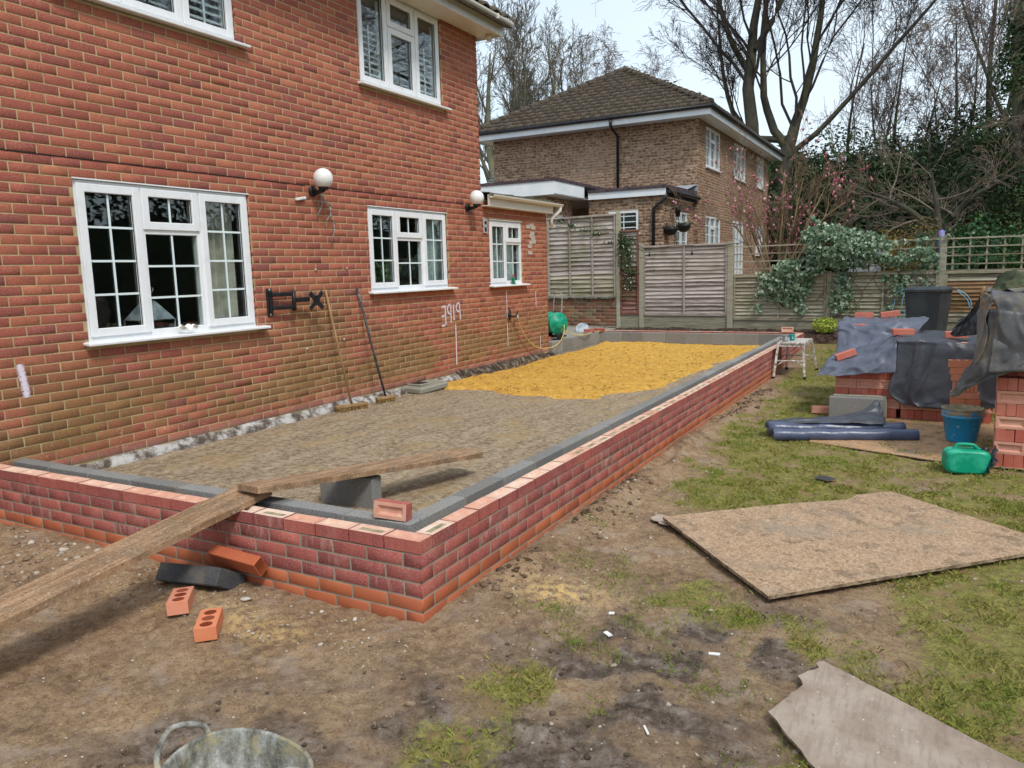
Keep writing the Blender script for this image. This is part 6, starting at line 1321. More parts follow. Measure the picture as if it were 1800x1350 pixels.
# lantern and curtain behind the large window
t = thing('glass_lantern', (-.3, 1.75, 1.2), 'metal and glass lantern standing inside behind the large ground floor window', 'lantern')
mb = MB(); c = (-.30, 1.70)
for s0, z0, s1, z1 in ((.14, 1.16, .15, 1.36),):
    for sx, sy in ((-1, -1), (1, -1), (1, 1), (-1, 1)): mb.tube([(c[0]+sx*s0, c[1]+sy*s0, z0), (c[0]+sx*s1, c[1]+sy*s1, z1)], .006, 4)
    mb.tube([(c[0]-s1, c[1]-s1, z1), (c[0]+s1, c[1]-s1, z1), (c[0]+s1, c[1]+s1, z1), (c[0]-s1, c[1]+s1, z1), (c[0]-s1, c[1]-s1, z1)], .006, 4)
mb.tube([(c[0]+.0+.05*math.cos(a_), c[1]+.05*math.sin(a_)*1.0, 1.60+.05*math.sin(a_*1)) for a_ in np.linspace(-1.5, 3.2, 10)], .006, 5); mb.build('cage', M_GALV, t)
mb = MB(); mb.add([(c[0]-.15, c[1]-.15, 1.365), (c[0]+.15, c[1]-.15, 1.365), (c[0]+.15, c[1]+.15, 1.365), (c[0]-.15, c[1]+.15, 1.365), (c[0]-.04, c[1]-.04, 1.53), (c[0]+.04, c[1]-.04, 1.53), (c[0]+.04, c[1]+.04, 1.53), (c[0]-.04, c[1]+.04, 1.53)], [(0, 1, 5, 4), (1, 2, 6, 5), (2, 3, 7, 6), (3, 0, 4, 7), (4, 5, 6, 7)]); mb.build('hood', M_LEAD, t)
def curtain(y0, y1, z0, z1, x, mat, parent, name='curtain', amp=.03, fq=60):
    ys = np.linspace(y0, y1, 40); G = np.array([[(x+amp*math.sin(y*fq)+amp*.4*math.sin(y*fq*2.3), y, z) for y in ys] for z in (z0, z1)]); MB().sheet(G).build(name, mat, parent)
curtain(2.32, 2.66, 1.0, 2.6, -.25, M_CURT, w1); curtain(2.5, 2.9, 1.0, 2.6, -.6, M_CURT, w1)
curtain(5.98, 6.32, 1.3, 2.6, -.2, M_NET, w2); curtain(7.95, 8.6, 1.3, 2.6, -.22, M_NET, w3); curtain(7.45, 7.62, 1.3, 2.6, -.2, M_CURT, w3)
curtain(4.5, 6.3, 3.9, 5.1, -.75, M_CURT, u2, amp=.01); curtain(.9, 2.75, 3.9, 5.1, -.75, M_CURT, u1, amp=.01)
t = thing('house_plant', (-.22, 5.2, 1.5), 'green house plant inside the second ground floor window', 'plant')
n = 160; r = np.random.default_rng(3); P = np.stack([-.22+r.normal(0, .04, n), 5.14+r.normal(0, .075, n), 1.50+.36*r.random(n)], 1); V, F = leaf_cloud(P, np.tile([1., 0, .3], (n, 1)), .13, 5, .32); npobj('leaves', V, F, M_LAU, t, attrs={'tint': np.repeat(.5+.5*r.random(n), 4)})
MB().lathe([(0, 1.47), (.07, 1.47), (.09, 1.58), (.08, 1.58)], (-.22, 5.14, 0), 14).build('pot', M_GRN, t)
MB().box(-.35, -.30, 2.38, 2.50, 1.25, 1.50).build('picture_frame', M_DARKOBJ, w1)
for y, z, s in ((5.93, 1.5, .05), (6.02, 1.5, .045)): MB().lathe([(0, 0), (s, 0), (s, .20), (0, .205)], (-.2, y, z), 12).build('canister', M_LEAD, w2)

# ================================================================ PLANKS AND LOOSE MASONRY AT THE FRONT
M_PLK = wood_mat('scaffold_plank', [(.1, (.22, .13, .07)), (.45, (.40, .25, .145)), (.8, (.54, .37, .23))], (30, 3, 3), mud=.55); 
def plank(c0, c1, w, th, label, seed, sag=0, twist=0, mat=M_PLK, n=40):
    """a board from end centre c0 to end centre c1 (top faces)"""
    c0, c1 = np.array(c0, float), np.array(c1, float); d = (c1-c0)/np.linalg.norm(c1-c0); s = np.cross(d, [0, 0, 1]); s /= np.linalg.norm(s); u = np.cross(s, d); V = []; r = np.random.default_rng(seed)
    for i in range(n):
        t = i/(n-1); c = c0+(c1-c0)*t-np.array([0, 0, sag*math.sin(math.pi*t)]); tw = twist*(t-.5); s_ = s*math.cos(tw)+u*math.sin(tw); u_ = np.cross(s_, d); e = .003*(vn(t*30, seed)-.5)*2; e2 = .003*(vn(t*26, seed+5)-.5)*2
        for a_, b_ in ((-w/2+e, -.003), (-w/2+.006+e, 0), (-w/6, .001), (w/6, .001), (w/2-.006+e2, 0), (w/2+e2, -.003), (w/2+e2, -th), (-w/2+e, -th)): V.append(c+s_*a_+u_*b_)
    F = [(i*8+k, i*8+(k+1) % 8, (i+1)*8+(k+1) % 8, (i+1)*8+k) for i in range(n-1) for k in range(8)]; F += [list(range(8))[::-1], [8*(n-1)+k for k in range(8)]]
    mb = MB().add(V, F); o = mb.build('plank', mat); put(o, label, 'plank'); return o
plank((2.475, .235, .492), (2.395, -3.6, .075), .262, .038, 'long muddy scaffold plank ramped from the ground at bottom left up onto the new wall', 1, .012)
plank((2.56, .10, .540), (2.955, 1.91, .385), .225, .036, 'shorter muddy plank running from the wall top in over the pad', 2, .0, -.12)
def block_obj(loc, rot, label, mat=M_BL, dims=(.44, .1, .215)):
    o = MB().obox(loc, dims, R3(*rot), 0, .006).build('concrete_block', mat); put(o, label, 'block'); o['tint'] = .4; return o
block_obj((2.60, .93, .30), (0, 0, .03), 'concrete block on edge on the pad propping the shorter plank')
loose_brick((3.475, .2425, .4715), (math.pi/2-.10, .04, .12), 'frogged red brick standing on edge on the inner blocks at the near corner', kind='frog', tint=.1, dims=(.195, .09, .065))
bpy.data.objects[sorted(o.name for o in bpy.data.objects if o.get('label', '').startswith('frogged red brick standing on edge on the inner'))[0]]
block_obj((2.42, -.155, .062), (1.0, -.05, .10), 'dark wet concrete block tipped against the foot of the wall under the plank', M_BLD)
# ribbed orange brick leaning behind the dark block
t = thing('ribbed_brick', (2.66, -.05, .12), 'ribbed orange brick leaning between the dark block and the new wall', 'brick')
mb = MB(); R = R3(.55, .05, .0); c = np.array([2.62, -.066, .165]); L_ = .36
for k in range(15):
    x = -L_/2+.011+k*(L_*.75/15); mb.obox(c+R@np.array([x, 0, 0]), (.0125, .065, .10), R, 0, .002)
mb.obox(c, (L_, .055, .092), R); mb.obox(c+R@np.array([L_*.38, 0, 0]), (L_*.24, .066, .102), R, 0, .003); mb.build('body', M_OB, t)
def holed_brick(loc, rot, label, mat, tint, group=None, parent=None, L=.215, W_=.1025, H=.065, holes=True):
    """three-hole brick: real wells in the top"""
    mb = MB(); c = np.array(loc, float); R = R3(*rot); l, w, h = L/2, W_/2, H/2; n = 14; hr = .0265 if W_ > .09 else .02; hx = [-.064, 0, .064]
    mb.add([c+R@np.array(q) for q in ((-l, -w, -h), (l, -w, -h), (l, w, -h), (-l, w, -h), (-l, -w, h), (l, -w, h), (l, w, h), (-l, w, h))], [(0, 3, 2, 1), (0, 1, 5, 4), (1, 2, 6, 5), (2, 3, 7, 6), (3, 0, 4, 7)])
    xs = [-l, -.032, .032, l]
    for i, x0 in enumerate(hx):
        a, b = xs[i], xs[i+1]; ring = [(x0+hr*math.cos(2*math.pi*k/n+.001), hr*1.15*math.sin(2*math.pi*k/n+.001)) for k in range(n)]
        def sq(x, y):
            dx, dy = x-x0, y; s = 1e9
            if dx > 1e-9: s = min(s, (b-x0)/dx)
            if dx < -1e-9: s = min(s, (a-x0)/dx)
            if dy > 1e-9: s = min(s, w/dy)
            if dy < -1e-9: s = min(s, -w/dy)
            return (x0+dx*s, dy*s)
        out = [sq(x, y) for x, y in ring]; V = [c+R@np.array([x, y, h]) for x, y in ring]+[c+R@np.array([x, y, h]) for x, y in out]+[c+R@np.array([x, y, -h+.012]) for x, y in ring]
        b0 = len(mb.v); mb.add(V, [(k, n+k, n+(k+1) % n, (k+1) % n) for k in range(n)], 0); mb.f += [[b0+k, b0+(k+1) % n, b0+2*n+(k+1) % n, b0+2*n+k] for k in range(n)]; mb.m += [1]*n; mb.sm += [True]*n; mb.f.append([b0+2*n+k for k in range(n)]); mb.m.append(1); mb.sm.append(False)
        for cx, cy in ((a, -w), (b, -w), (b, w), (a, w)):   # corner fillers
            pass
        cor = [(b, w), (a, w), (a, -w), (b, -w)]
        for (cx, cy) in cor:
            # triangle between the two neighbouring outline points either side of the corner
            best = None
            for k in range(n):
                p, q = out[k], out[(k+1) % n]
                if (abs(p[0]-cx) < 1e-6) != (abs(q[0]-cx) < 1e-6) and (abs(p[1]-cy) < 1e-6) != (abs(q[1]-cy) < 1e-6): best = (p, q)
            if best: mb.add([c+R@np.array([*best[0], h]), c+R@np.array([cx, cy, h]), c+R@np.array([*best[1], h])], [(0, 1, 2)])
    o = mb.build('brick', [mat, M_HOLE], parent); o['tint'] = tint
    if label: put(o, label, 'brick', group)
    return o
gz = lambda x, y: float(ghz(np.array(x), np.array(y)))
holed_brick((2.575, -.41, gz(2.575, -.41)+.035), (.02, -.03, -.83), 'pinkish three-hole brick on the mud, the one nearer the wall', M_OB2, .95)
holed_brick((2.905, -.515, gz(2.9, -.5)+.035), (.03, .02, -.86), 'bright orange three-hole brick on the mud, the one further from the wall', M_OB2, .05)
# rubber tub at the bottom of the frame
t = thing('rubber_tub', (4.22, -1.54, 0), 'mortar-stained flexible grey tub with a loop handle at the bottom', 'tub')
m = Mt('mortar_stained_rubber'); st_ = m.noise(1, 6, .7, m.map((9, 9, 3))); col = m.ramp(m.noise(7, 6, .72, m.map((2, 2, 1))), [(.32, (.035, .037, .035)), (.45, (.17, .165, .135)), (.56, (.33, .33, .30)), (.68, (.55, .56, .56))]); col = m.mix(m.ma('MULTIPLY', m.sm(.5, .62, m.noise(9, 5, .7)), .7), col, (.36, .31, .17)); M_TUB = m.bsdf(col, .7, m.bump(m.noise(60, 5, .7), .8, .006))
def tubsurf(rt_, rb, z0, z1, inner, n=48, k=9):
    G = []
    for j in range(k):
        s = j/(k-1); row = []
        for i in range(n+1):
            a_ = 2*math.pi*i/n; rr = rb+(rt_-rb)*s; sq = 1+.05*math.cos(2*a_-.6); zz = z0+(z1-z0)*s+(.018*math.cos(2*a_+.9))*s
            row.append((4.235+rr*sq*math.cos(a_), -1.54+rr*sq*math.sin(a_), zz))
        G.append(row)
    return np.array(G)
Go = tubsurf(.212, .15, .01, .30, 0); Gi = tubsurf(.205, .143, .02, .30, 1); mb = MB(); mb.sheet(Go); mb.sheet(Gi[::-1]); mb.sheet(np.array([Go[-1], Go[-1]+[0, 0, .006], Gi[-1]+[0, 0, .006], Gi[-1]])); mb.add([tuple(q) for q in Gi[0]], [list(range(48))]); mb.build('body', M_TUB, t)
rim = Go[-1]; mb = MB(); mb.tube([tuple(q*np.array([1, 1, 1])+[0, 0, .003]) for q in rim], .006, 6, cap=False); mb.build('rim', M_TUB, t)
A_ = np.array([4.04, -1.445, .30]); B_ = np.array([4.075, -1.645, .30]); pts = catmull([A_, A_+[-.035, -.01, .045], (A_+B_)/2+[-.075, 0, .075], B_+[-.04, .01, .045], B_], 24); MB().tube(pts, .0095, 8).build('handle', M_TUB, t)
A_ = np.array([4.43, -1.455, .30]); B_ = np.array([4.425, -1.635, .30]); pts = catmull([A_, A_+[-.02, -.02, .03], (A_+B_)/2+[-.035, 0, .045], B_+[-.02, .02, .03], B_], 20); MB().tube(pts, .0095, 8).build('handle', M_TUB, t)
m = MB().lathe([(0, .055), (.10, .05), (.15, .045)], (4.235, -1.54, 0), 24).build('mortar_residue', M_FM, t)

# ================================================================ BOARDS
def osb_mat(name, a, b, c):
    m = Mt(name); v1 = m.n('ShaderNodeTexVoronoi', {'Vector': m.map((110, 55, 10)), 'Scale': 1.0}); col = m.ramp(m.ma('ADD', m.ma('MULTIPLY', m.n('ShaderNodeSeparateColor', {0: v1.outputs['Color']}).outputs[0], .5), m.ma('MULTIPLY', m.noise(9, 6, .7), .5)), [(.2, a), (.5, b), (.8, c)])
    mud = m.sm(.48, .70, m.noise(3.3, 7, .75)); col = m.mix(m.ma('MULTIPLY', m.sm(.52, .60, m.noise(7, 7, .8)), .6), col, (.14, .10, .066)); col = m.mix(m.ma('MULTIPLY', m.sm(.55, .65, m.noise(1.6, 6, .75)), .55), col, (.27, .235, .19));  col = m.mix(m.ma('MULTIPLY', mud, .75), col, m.ramp(m.noise(26, 5, .7), [(.3, (.13, .095, .065)), (.7, (.36, .28, .19))]))
    col = m.mix(m.ma('MULTIPLY', m.sm(.60, .66, m.noise(48, 4, .7)), .55), col, (.60, .46, .28))
    col = m.mix(m.ma('MULTIPLY', m.sm(.40, .33, m.noise(36, 5, .7)), .7), col, (.10, .065, .04))
    return m.bsdf(col, .85, m.bump(m.noise(55, 5, .7), .5, .004), spec=.25)
M_OSB = osb_mat('muddy_osb', (.28, .18, .105), (.40, .27, .17), (.50, .365, .245)); M_OSB2 = osb_mat('clean_osb', (.36, .20, .10), (.45, .27, .145), (.52, .34, .20))
m = Mt('grey_ply'); col = m.ramp(m.noise(4, 6, .68), [(.3, (.25, .185, .135)), (.5, (.36, .285, .225)), (.7, (.45, .375, .31))]); col = m.mix(m.ma('MULTIPLY', m.sm(.48, .60, m.noise(1, 5, .7, m.map((40, 6, 1)))), .35), col, (.20, .155, .12)); col = m.mix(m.sm(.66, .70, m.noise(30, 4, .7)), col, (.74, .72, .70)); col = m.mix(m.ma('MULTIPLY', m.sm(.40, .3, m.noise(14, 6, .7)), .7), col, (.16, .12, .09)); M_PLY = m.bsdf(col, .8, m.bump(m.noise(70, 5, .7), .35, .003), spec=.3)
M_PLYE = std('ply_edge', [(.3, (.16, .11, .07)), (.7, (.34, .26, .17))], sc=20, rough=.9, bs=.4)
def board(outline, th, label, mat, z=0, tilt=None, rough_edges=0, seed=0, name='board'):
    """outline: world x,y corners (ccw). Edges are subdivided and frayed."""
    r = np.random.default_rng(seed); P = []
    K = len(outline)
    for i in range(K):
        a_, b_ = np.array(outline[i], float), np.array(outline[(i+1) % K], float); n = max(2, int(np.linalg.norm(b_-a_)/.03)); nn = np.array([(b_-a_)[1], -(b_-a_)[0]])/np.linalg.norm(b_-a_); re_ = rough_edges[i] if hasattr(rough_edges, '__len__') else rough_edges
        for k in range(n): t = k/n; P.append(a_+(b_-a_)*t+nn*(r.normal(0, 1)*re_ if k else 0))
    P = np.array(P); cx = P.mean(0); f = tilt or (lambda x, y: 0)
    top = [(x, y, z+th+f(x, y)) for x, y in P]; bot = [(x, y, z+f(x, y)) for x, y in P]; n = len(P)
    mb = MB().add(top+bot, [list(range(n))], 0); b0 = len(mb.v)-2*n; mb.f.append([b0+n+k for k in range(n)][::-1]); mb.m.append(0); mb.sm.append(False)
    for k in range(n): mb.f.append([b0+k, b0+n+k, b0+n+(k+1) % n, b0+(k+1) % n]); mb.m.append(1); mb.sm.append(False)
    o = mb.build(name, [mat, M_PLYE]); put(o, label, 'board'); return o
board([(4.44, 1.885), (5.288, .925), (6.70, 2.33), (5.755, 3.15), (5.545, 2.955), (5.50, 2.80)], .018, 'large muddy brown board with a notched far edge lying on the lawn', M_OSB, .012, lambda x, y: .022*sst(.9, 2.4, y)*sst(5.8, 5.0, x)+.018, [.001, .0012, .001, .003, .006, .004], 3)
board([(5.47, -.115), (6.30, -1.25), (7.3, -.55), (6.24, -.045), (5.613, .372), (5.585, .34), (5.60, .31), (5.53, .20), (5.56, .14)], .012, 'torn greyish plywood board at the bottom right', M_PLY, .028, None, [.003, .001, .001, .0015, .003, .003, .003, .003, .003], 5)
board([(4.33, 1.96), (4.42, 1.86), (4.50, 1.84), (4.52, 1.94), (4.42, 2.03), (4.36, 2.05)], .004, 'small pale torn scrap of cardboard under the left tip of the large board', M_PLY, .022, None, .006, 6)
board([(4.99, 4.75), (6.10, 4.36), (6.9, 4.3), (7.2, 6.4), (5.15, 6.25), (5.0, 5.3)], .009, 'clean orange-brown board under the buckets and the roll of plastic', M_OSB2, .012, None, .001, 8)
board([(5.18, 3.44), (5.30, 3.36), (5.36, 3.46), (5.25, 3.52)], .003, 'grey slate fragment lying on the lawn beyond the large board', M_BLD, .02, None, .004, 9, 'slate')
bpy.data.objects['slate']['category'] = 'slate'

# ================================================================ BRICK STACKS
def pack(name, x0, y0, nx, ny, nz, label, th=0., z0=.02, hide_z=99, mat=M_PB, seed=0, bond=True):
    """a strapped pack: soldier layers and flat layers alternate. Each brick seen on the faces is a part"""
    t = thing(name, (x0, y0, 0), label, 'brick stack'); R = rz(th); O = np.array([x0, y0, z0]); r = random.Random(seed); z = 0; core = MB()
    cache = {}
    for lay in range(nz):
        if lay % 2 == 0: dims = (.068, .215, .1025) ; ny_ = ny; step = (.069, .217); cnt = (int(nx*.215/.069), ny)
        else: dims = (.215, .068, .1025); step = (.217, .0695); cnt = (nx, int(ny*.217/.0695))
        H = dims[2]; fr = lay % 2
        for i in range(cnt[0]):
            for j in range(cnt[1]):
                if j > 0 and i > 0: continue
                loc = O+R@np.array([i*step[0]+dims[0]/2+r.uniform(-.002, .002), j*step[1]+dims[1]/2+r.uniform(-.004, .004), z+H/2])
                k = (fr, 0)
                if k not in cache:
                    if fr: # frog face turned outwards
                        f = frog_brick(.214, .1015, .0675); Rf = rx(math.pi/2); mm_ = MB().add([Rf@(np.array(v)-[0, 0, .0675/2]) for v in f.v], f.f); mm_.m = [1 if q else 0 for q in f.m]
                    else: mm_ = MB().obox((0, 0, 0), (dims[0]-.001, dims[1]-.001, dims[2]-.001), None, 0, .003)
                    cache[k] = mesh_of(mm_, 'brick', [mat, M_PB])
                if i == 0 and j > 0 and fr: 
                    if 'side' not in cache: cache['side'] = mesh_of(MB().obox((0, 0, 0), (.214, .067, .1015), None, 0, .003), 'brick', [mat])
                    me = cache['side']
                else: me = cache[k]
                o = bpy.data.objects.new('brick', me); C.objects.link(o); o.parent = t; o.location = (loc-WL[t.name]).tolist(); o.rotation_euler = (r.uniform(-.01, .01), r.uniform(-.01, .01), th+r.uniform(-.012, .012)); o['tint'] = (r.uniform(.85, 1.15) if fr else r.uniform(0, .35))
        z += H+.002
    W_, D_ = nx*.217, ny*.217; c = O+R@np.array([W_/2, D_/2, z/2]); core.obox(c, (W_-.06, D_-.06, z-.02), R); core.build('brick_core', mat, t)
    return t, z
M_PAL = wood_mat('pallet_wood', [(.2, (.30, .22, .15)), (.7, (.45, .35, .25))], (8, 8, 8))
sa, za = pack('brick_stack', 5.06, 6.24, 3, 3, 5, 'low front part of the tarp-covered brick stack behind the grey block', 0, .02, seed=1)
sb, zb = pack('brick_stack', 5.72, 6.24, 4, 4, 8, 'right-hand part of the tarp-covered brick stack behind the blue bucket', 0, .02, seed=2)
sc_, zc_ = pack('brick_stack', 5.02, 7.25, 4, 3, 9, 'taller rear part of the tarp-covered brick stack nearest the fence', 0, .02, seed=3)
sd2, zd = pack('brick_stack', 6.46, 4.36, 4, 4, 7, 'near stack of pale frogged bricks at the right edge under the grey tarp', -.06, .02, seed=4)
sd3, ze = pack('brick_stack', 6.45, 4.47, 4, 4, 6, 'upper stack of bricks hidden under the grey tarp at the right edge', -.06, .02+zd, seed=5)
# orange engineering bricks
t = thing('orange_brick_stack', (6.27, 5.62, .0), 'small stack of orange perforated bricks between the two tarped stacks', 'brick stack')
z = .03; r = random.Random(4)
for lay in range(10):
    y = 5.62; H = .067
    if lay in (6,):
        for k in range(7): o = MB().obox((6.19+k*.03, y, z+.05), (.026, .1, .10), None, 0, .002).build('brick', M_OB2, t); o['tint'] = r.random()
        z += .103; continue
    if lay in (2, 4): 
        for sx in (-1, 1): o = MB().obox((6.29+sx*.064, y, z+H/2), (.125, .1, .065), rz(r.uniform(-.02, .02)), 0, .003).build('brick', M_OB2, t); o['tint'] = r.random()
    elif lay >= 8: holed_brick((6.265+(-.015 if lay == 9 else 0), y, z+H/2), (0, 0, r.uniform(-.05, .05)), None, M_OB2, r.random(), None, t, .235)
    else: o = MB().obox((6.285, y, z+H/2), (.245, .1, .065), rz(r.uniform(-.02, .02)), 0, .003).build('brick', M_OB2, t); o['tint'] = r.random()
    z += H+.001
# grey block and loose brick left of the stack
block_obj((5.29, 6.10, .14), (0, 0, .03), 'grey concrete block on edge on the lawn in front of the low brick stack', dims=(.54, .10, .225)); block_obj((5.32, 6.19, .148), (0, 0, .03), 'second grey concrete block directly behind the first by the low brick stack', M_CON, dims=(.54, .07, .235))
loose_brick((4.92, 6.33, .055), (0, 0, .1), 'single pale brick lying left of the grey concrete block', M_PB, tint=.75, dims=(.215, .1025, .075))

# ================================================================ TARPS
def tarp_mat(name, a, b, rough, dust=0, orange=0):
    m = Mt(name); col = m.ramp(m.noise(5, 5, .65), [(.3, a), (.7, b)])
    if dust: col = m.mix(m.ma('MULTIPLY', m.sm(.45, .68, m.noise(4.2, 6, .72, m.map((1, 1, .7)))), dust), col, (.30, .24, .15))
    return m.bsdf(col, rough, m.bump(m.noise(14, 4, .6), .4, .012), spec=.45)
M_TB = tarp_mat('blue_black_polythene', (.065, .075, .105), (.135, .15, .20), .42); M_TK = tarp_mat('black_polythene', (.03, .033, .042), (.07, .077, .095), .4); M_TG = tarp_mat('dusty_grey_tarp', (.045, .047, .052), (.12, .12, .125), .55, .55); M_TGT = tarp_mat('sandy_tarp', (.10, .10, .105), (.20, .195, .18), .6, .8)
def tarp(ctrl, label, mat, nu=40, nv=50, wr=.010, seed=0, name='tarp', thick=.0, cat='tarpaulin', fold=(3, 9), extra=None, parent=None):
    G = patch(ctrl, nu, nv); N = normals(G); uu, vv = np.meshgrid(np.linspace(0, 1, nu), np.linspace(0, 1, nv), indexing='ij')
    w = (1-np.abs(2*fbm(uu*fold[0]+vv*1.5, vv*fold[1]*.45-uu, .9, 3, seed)-1))**2; w2 = fbm(uu*fold[1]*.5, vv*fold[0], 1.0, 3, seed+3)
    w3 = (1-np.abs(2*fbm(uu*4-vv*3, vv*5+uu*2, 1.4, 3, seed+8)-1))**4
    w3 = w3*0+(1-np.abs(2*fbm(uu*2.5-vv*1.5, vv*2.2+uu, 1.0, 2, seed+8)-1))**5
    G = G+N*((w-.5)*wr*1.5+(w2-.5)*wr*1.3+(w3-.3)*wr*1.3)[..., None]
    if extra: G = extra(G, uu, vv)
    mb = MB().sheet(G); o = mb.build(name, mat, parent); md = o.modifiers.new('thickness', 'SOLIDIFY'); md.thickness = .0015
    if label: put(o, label, cat)
    return o
zt = .862; zl = .60; zr = .966
# sheet over the right-hand front part: top then down the front
tarp([[(5.66, 7.35, zt+.03), (6.1, 7.4, zt+.02), (6.7, 7.5, zt+.03)], [(5.66, 6.8, zt+.02), (6.1, 6.8, zt+.01), (6.7, 6.8, zt+.02)], [(5.65, 6.27, zt+.012), (6.1, 6.27, zt+.005), (6.7, 6.3, zt+.01)], [(5.66, 6.19, zt-.05), (6.1, 6.17, zt-.06), (6.7, 6.2, zt-.05)], [(5.64, 6.17, .55), (6.05, 6.14, .52), (6.65, 6.18, .5)], [(5.60, 6.15, .32), (6.0, 6.12, .26), (6.62, 6.16, .3)], [(5.72, 6.14, .20), (6.02, 6.12, .17), (6.6, 6.15, .2)]],
     'black polythene sheet over the brick stack, hanging down its front behind the orange bricks', M_TK, 60, 60, .018, 1)
# blue-grey sheet over the rear part, its front draped
tarp([[(4.98, 8.0, zr+.03), (5.4, 8.0, zr+.02), (5.92, 8.0, zr+.03)], [(4.97, 7.6, zr+.02), (5.4, 7.6, zr+.01), (5.95, 7.6, zr+.04)], [(4.97, 7.25, zr), (5.4, 7.25, zr+.005), (5.90, 7.25, zr+.0)], [(4.98, 7.17, .85), (5.38, 7.14, .84), (5.80, 7.12, .84)], [(4.99, 7.0, .66), (5.35, 6.9, .70), (5.70, 6.75, .87)], [(5.02, 6.7, .61), (5.36, 6.6, .63), (5.68, 6.5, .87)]],
     'blue-grey polythene draped over the taller rear brick stack', M_TB, 50, 60, .022, 2)
# sheet flaring out over the low front left part
tarp([[(5.02, 7.1, .66), (5.3, 6.9, .72), (5.66, 6.8, .885)], [(4.98, 6.7, .64), (5.3, 6.6, .68), (5.665, 6.5, .88)], [(4.93, 6.35, .58), (5.3, 6.28, .66), (5.66, 6.24, .865)], [(4.90, 6.20, .50), (5.28, 6.15, .57), (5.66, 6.14, .70)], [(4.86, 6.10, .475), (5.25, 6.08, .50), (5.66, 6.11, .535)]],
     'blue-grey polythene flap spreading over the low front left brick stack', M_TB, 44, 50, .020, 3)
# big tarp over the near stack
Zt = .02+zd+ze+.02
tarp([[(6.40, 5.5, Zt+.02), (6.9, 5.5, Zt+.03), (7.5, 5.4, Zt+.02)], [(6.40, 4.9, Zt+.03), (6.9, 4.9, Zt+.035), (7.5, 4.9, Zt+.02)], [(6.38, 4.42, Zt+.01), (6.9, 4.40, Zt+.01), (7.5, 4.35, Zt)], [(6.42, 4.33, Zt-.12), (6.9, 4.30, Zt-.14), (7.5, 4.25, Zt-.14)], [(6.40, 4.28, 1.10), (6.8, 4.24, 1.10), (7.5, 4.18, 1.1)], [(6.38, 4.22, .80), (6.8, 4.20, .84), (7.5, 4.15, .84)]],
     'dusty grey tarpaulin covering the near brick stack at the right edge', M_TG, 60, 60, .026, 4)
# left flank of it, sandy and creased, then the hanging point
tarp([[(6.40, 5.5, Zt+.02), (6.39, 5.1, Zt+.03), (6.38, 4.7, Zt+.02), (6.38, 4.40, Zt+.012)], [(6.37, 5.5, 1.3), (6.36, 5.1, 1.3), (6.36, 4.7, 1.3), (6.37, 4.34, 1.3)], [(6.36, 5.5, 1.05), (6.35, 5.1, 1.0), (6.34, 4.7, .98), (6.35, 4.28, 1.05)], [(6.38, 5.4, .95), (6.36, 5.05, .90), (6.31, 4.7, .80), (6.30, 4.30, .80)]],
     'sandy creased side of the grey tarpaulin facing the lawn', M_TGT, 40, 60, .020, 5, fold=(2, 16))
tarp([[(6.37, 4.42, 1.30), (6.42, 4.30, 1.30), (6.62, 4.26, 1.28)], [(6.33, 4.42, 1.05), (6.40, 4.27, 1.02), (6.66, 4.22, 1.0)], [(6.26, 4.42, .84), (6.33, 4.27, .80), (6.56, 4.22, .84)], [(6.18, 4.42, .69), (6.24, 4.32, .68), (6.36, 4.25, .74)], [(6.13, 4.40, .575), (6.15, 4.36, .575), (6.18, 4.33, .59)]],
     'pointed corner of the grey tarpaulin hanging below the near stack', M_TG, 44, 40, .014, 6)
tarp([[(6.40, 5.55, Zt+.01), (6.38, 5.6, 1.25), (6.38, 5.6, 1.0)], [(6.36, 5.58, 1.36), (6.30, 5.62, 1.18), (6.27, 5.6, .98)], [(6.30, 5.6, 1.22), (6.22, 5.62, 1.10), (6.17, 5.6, .97)], [(6.20, 5.6, 1.13), (6.16, 5.6, 1.06), (6.13, 5.6, 1.0)]],
     'black plastic flap billowing from the far side of the near stack', M_TK, 30, 30, .016, 7)
# olive jacket on top
G = [[(6.40, 4.95, Zt+.03), (6.52, 4.95, Zt+.13), (6.72, 4.95, Zt+.15), (7.1, 4.95, Zt+.10)], [(6.40, 4.75, Zt+.04), (6.52, 4.75, Zt+.15), (6.72, 4.75, Zt+.16), (7.1, 4.75, Zt+.13)], [(6.42, 4.55, Zt+.035), (6.52, 4.52, Zt+.06), (6.72, 4.52, Zt+.06), (7.1, 4.52, Zt+.05)]]
tarp(G, 'crumpled olive green jacket lying on top of the tarped stack', std('olive_cloth', [(.3, (.035, .045, .022)), (.7, (.075, .085, .042))], sc=8, rough=.95, bs=.5), 30, 50, .03, 8, 'jacket', cat='jacket', fold=(4, 6))
t = thing('wooden_stake', (6.37, 5.3, 1.3), 'rounded end of a wooden handle poking up beside the tarp', 'handle'); MB().tube([(6.36, 5.3, .9), (6.37, 5.3, Zt+.04), (6.37, 5.3, Zt+.06)], [.02, .02, .012], 10).build('shaft', M_HW, t)
# bricks holding the sheets down
for loc, rot, lb in (((5.70, 6.62, zt+.065), (0, 0, .25), 'red brick weighing down the middle of the polythene'), ((6.21, 6.42, zt+.058), (0, 0, .03), 'pale-topped brick on the front right of the polythene'), ((5.22, 7.85, zr+.065), (0, 0, .03), 'red brick at the back left on the rear stack'), ((5.52, 7.80, zr+.085), (.0, -.12, .15), 'tilted red brick at the back right on the rear stack'), ((5.14, 6.42, .68), (0, -.35, .3), 'small tilted brick on the flap at the front left')):
    loose_brick(loc, rot, lb, M_PB, tint=.25)
